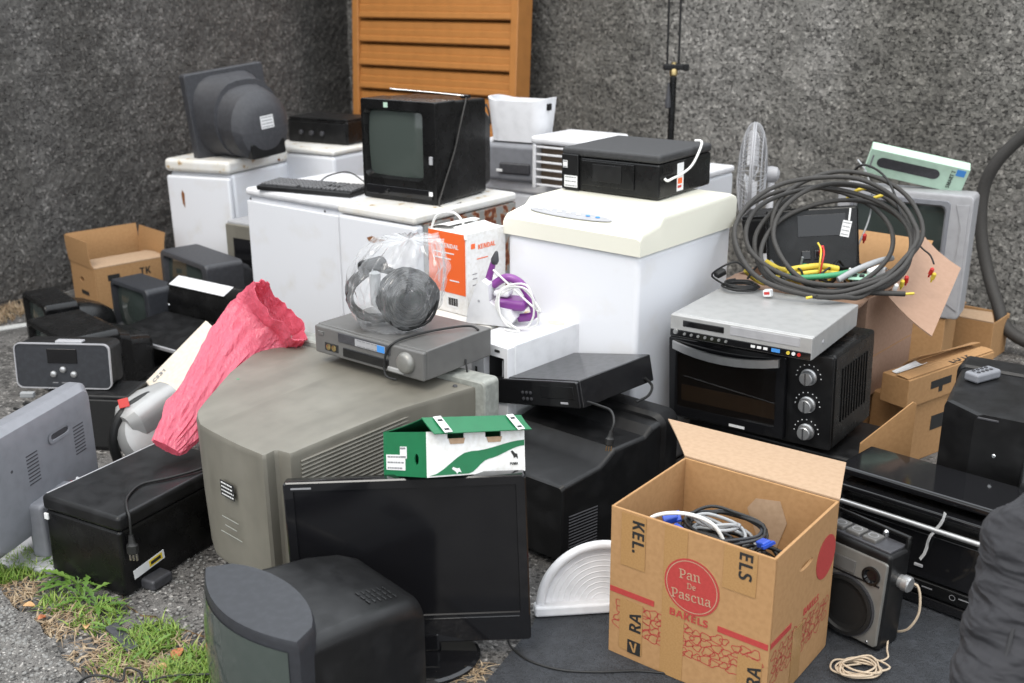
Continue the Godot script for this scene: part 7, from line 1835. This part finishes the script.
func build_person() -> void:
	var o := thing("person", "person in dark grey work trousers stepping in beside the black stove", "person", Vector3(1.25, 0, -1.45))
	var org := o.position
	var J := func(x: float, y: float, z: float) -> Vector3: return Vector3(x, y, z) - org
	var hipl: Vector3 = J.call(1.21, 0.87, -1.52); var kneel: Vector3 = J.call(0.955, 0.50, -1.69); var ankl: Vector3 = J.call(0.835, 0.11, -1.57)
	var hipr: Vector3 = J.call(1.38, 0.86, -1.42); var kneer: Vector3 = J.call(1.50, 0.47, -1.50); var ankr: Vector3 = J.call(1.55, 0.10, -1.36)
	var pel: Vector3 = J.call(1.30, 0.93, -1.47); var wst: Vector3 = J.call(1.30, 1.08, -1.48); var chs: Vector3 = J.call(1.29, 1.30, -1.52); var nck: Vector3 = J.call(1.28, 1.47, -1.55)
	var shl: Vector3 = J.call(1.13, 1.40, -1.60); var shr: Vector3 = J.call(1.45, 1.40, -1.46)
	var ell: Vector3 = J.call(1.12, 1.12, -1.66); var elr: Vector3 = J.call(1.55, 1.12, -1.40)
	var wrl: Vector3 = J.call(1.16, 0.92, -1.78); var wrr: Vector3 = J.call(1.56, 0.88, -1.48)
	var head: Vector3 = J.call(1.27, 1.63, -1.58)
	var bones := [
		[hipl, kneel, 0.108, 0.086, 1], [kneel, ankl, 0.086, 0.080, 1], [kneel + Vector3(-0.02, 0.01, 0.01), kneel + Vector3(-0.02, -0.03, 0.0), 0.074, 0.070, 1],
		[hipr, kneer, 0.105, 0.085, 1], [kneer, ankr, 0.084, 0.078, 1], [hipl + Vector3(0.02, 0.04, 0), hipr + Vector3(-0.02, 0.04, 0), 0.115, 0.115, 1], [pel, wst, 0.14, 0.135, 0],
		[wst, chs, 0.14, 0.155, 0], [chs + Vector3(-0.07, 0.05, -0.02), chs + Vector3(0.07, 0.05, 0.02), 0.12, 0.12, 0], [shl, shr, 0.075, 0.075, 0], [shl, ell, 0.062, 0.052, 0], [ell, wrl, 0.050, 0.038, 0], [shr, elr, 0.062, 0.052, 0], [elr, wrr, 0.050, 0.038, 0],
		[nck, nck + Vector3(0, 0.08, -0.01), 0.058, 0.056, 2], [head + Vector3(0, 0.02, 0.01), head + Vector3(0, 0.04, 0.0), 0.088, 0.092, 2], [head + Vector3(0, -0.06, -0.03), head + Vector3(0, -0.03, -0.03), 0.058, 0.066, 2], [head + Vector3(0, -0.005, -0.095), head + Vector3(0, -0.02, -0.108), 0.014, 0.018, 2], [head + Vector3(-0.088, 0.0, 0.01), head + Vector3(-0.09, 0.03, 0.015), 0.016, 0.018, 2], [head + Vector3(0.088, 0.0, 0.01), head + Vector3(0.09, 0.03, 0.015), 0.016, 0.018, 2],
		[Vector3(ankl.x, 0.05, ankl.z + 0.05), Vector3(ankl.x - 0.05, 0.042, ankl.z - 0.14), 0.045, 0.040, 3], [Vector3(ankr.x, 0.05, ankr.z + 0.05), Vector3(ankr.x + 0.03, 0.042, ankr.z - 0.15), 0.045, 0.040, 3], [ankl, Vector3(ankl.x, 0.05, ankl.z + 0.03), 0.06, 0.045, 3], [ankr, Vector3(ankr.x, 0.05, ankr.z + 0.03), 0.06, 0.045, 3]]
	var got := field_mesh(bones, 0.012, 0.028, 0.018)
	# hands: palm and five fingers each, on a finer grid
	var parts := [got]
	for sd in [[wrl, -1.0], [wrr, 1.0]]:
		var w: Vector3 = sd[0]; var s: float = sd[1]
		var dn := Vector3(0.0, -0.95, -0.3).normalized()
		var hb := [[w, w + dn * 0.05, 0.030, 0.026, 2], [w + dn * 0.05 + Vector3(0, 0, -0.026), w + dn * 0.085 + Vector3(0, 0, -0.028), 0.018, 0.015, 2], [w + dn * 0.05 + Vector3(0, 0, 0.022), w + dn * 0.085 + Vector3(0, 0, 0.024), 0.017, 0.014, 2]]
		for k in 4:
			var r0 := w + dn * 0.085 + Vector3(0, 0, -0.030 + 0.020 * k)
			var l: float = [0.034, 0.040, 0.037, 0.028][k]
			var mid := r0 + dn * l + Vector3(-s * 0.006, 0, 0)
			hb.append([r0, mid, 0.0095, 0.0085, 2]); hb.append([mid, mid + dn * l * 0.75 + Vector3(-s * 0.016, 0, 0), 0.0085, 0.007, 2])
		var th := w + dn * 0.03 + Vector3(-s * 0.01, 0, -0.03)
		hb.append([th, th + Vector3(-s * 0.012, -0.03, -0.026), 0.012, 0.010, 2]); hb.append([th + Vector3(-s * 0.012, -0.03, -0.026), th + Vector3(-s * 0.018, -0.058, -0.030), 0.010, 0.008, 2])
		parts.append(field_mesh(hb, 0.0045, 0.006, 0.0))
	var cols := [Color(0.06, 0.07, 0.09), Color(0.030, 0.030, 0.033), Color(0.45, 0.27, 0.19), Color(0.03, 0.03, 0.03)]
	var st := SurfaceTool.new()
	st.begin(Mesh.PRIMITIVE_TRIANGLES)
	var base := 0
	for q in parts:
		for i in q[0].size():
			st.set_smooth_group(0); st.set_color(cols[q[1][i]]); st.add_vertex(q[0][i])
		for t in q[2]: st.add_index(base + t)
		base += q[0].size()
	st.generate_normals()
	mat("person", Color.WHITE, 0.85, {vc = true, bump = "folds", relief = 0.9, scale = 1.5})
	put(o, "body", st.commit(), M.person)
	var seam := []
	for q in [[hipl, 0.0], [hipl.lerp(kneel, 0.4), 0.0], [hipl.lerp(kneel, 0.8), 0.0], [kneel, 0.0], [kneel.lerp(ankl, 0.4), 0.0], [kneel.lerp(ankl, 0.9), 0.0]]: seam.append((q[0] as Vector3) + Vector3(-0.045, 0, 0.073))
	part(o, "trouser_seam", MB.new().tube(smooth_path(seam, 5), 0.004, 6), M.trousers, Vector3.ZERO, Vector3.ZERO, 70)
	# hair, eyes and mouth
	var hm := MB.new()
	var rings := []
	for i in 9:
		var a := PI * 0.5 * i / 8.0
		var ring := []
		for k in 20:
			var b := TAU * k / 20
			var rr_ := 0.108 * cos(a)
			ring.append(head + Vector3(rr_ * cos(b), 0.03 + 0.118 * sin(a) - (0.07 * maxf(0, sin(b)) if i == 0 else 0.0), 0.02 + rr_ * 1.06 * sin(b)))
		rings.append(ring)
	part(o, "hair", hm.skin(rings, true, false, true), M.hair, Vector3.ZERO, Vector3.ZERO, 60)
	for s in [-1.0, 1.0]: part(o, "eye", MB.new().lathe([Vector2(0.0, -0.009), Vector2(0.011, 0.0), Vector2(0.0, 0.009)], 12), M.print_white, head + Vector3(s * 0.032, 0.02, -0.082), Vector3(90, 0, 0))
	part(o, "mouth", MB.new().rbox(Vector3(0.045, 0.010, 0.012), 0.004), M.print_red, head + Vector3(0, -0.055, -0.092))
func _ready() -> void:
	rng.seed = 7
	var cam := Camera3D.new()
	cam.name = "camera"
	cam.position = Vector3(0, CAM_H, 0)
	cam.rotation_degrees = Vector3(-CAM_PITCH, 0, 0)
	cam.keep_aspect = Camera3D.KEEP_HEIGHT
	cam.near = 0.05; cam.far = 200.0
	var ca := CameraAttributesPhysical.new()
	ca.frustum_focal_length = 36.9
	ca.exposure_aperture = 3.6
	ca.frustum_focus_distance = 2.7
	cam.attributes = ca
	cam.fov = rad_to_deg(2.0 * atan(341.5 / CAM_F))
	add_child(cam)
	cam.current = true
	var we := WorldEnvironment.new()
	we.name = "world"
	var env := Environment.new()
	env.background_mode = Environment.BG_SKY
	var sky := Sky.new()
	var sm := ProceduralSkyMaterial.new()
	sm.sky_top_color = Color(0.95, 0.975, 1.0)
	sm.sky_horizon_color = Color(0.77, 0.785, 0.80)
	sm.sky_curve = 0.5
	sm.ground_bottom_color = Color(0.36, 0.36, 0.36)
	sm.ground_horizon_color = Color(0.42, 0.42, 0.42)
	sm.sun_angle_max = 1.0
	sky.sky_material = sm
	env.sky = sky
	env.tonemap_mode = Environment.TONE_MAPPER_LINEAR
	env.tonemap_exposure = 3.1
	env.sdfgi_enabled = true; env.ssao_enabled = true; env.ssil_enabled = true
	we.environment = env
	add_child(we)
	var sun := DirectionalLight3D.new()
	sun.name = "sun"
	sun.light_energy = 0.26
	sun.light_angular_distance = 30.0
	sun.light_color = Color(1.0, 0.985, 0.96)
	sun.shadow_enabled = true
	add_child(sun)
	sun.look_at_from_position(Vector3(-2.0, 6.5, 3.2), Vector3.ZERO)
	make_textures()
	make_materials()
	mat("oven_glass", lin(0.01, 0.008, 0.007), 0.05, {alpha = 0.55})
	mat("black_satin", lin(0.010, 0.010, 0.011), 0.24, {rtex = "rough", scale = 5.0})
	build_setting()
	build_back()
	build_middle()
	build_left()
	build_front()
	build_right()
	build_person()
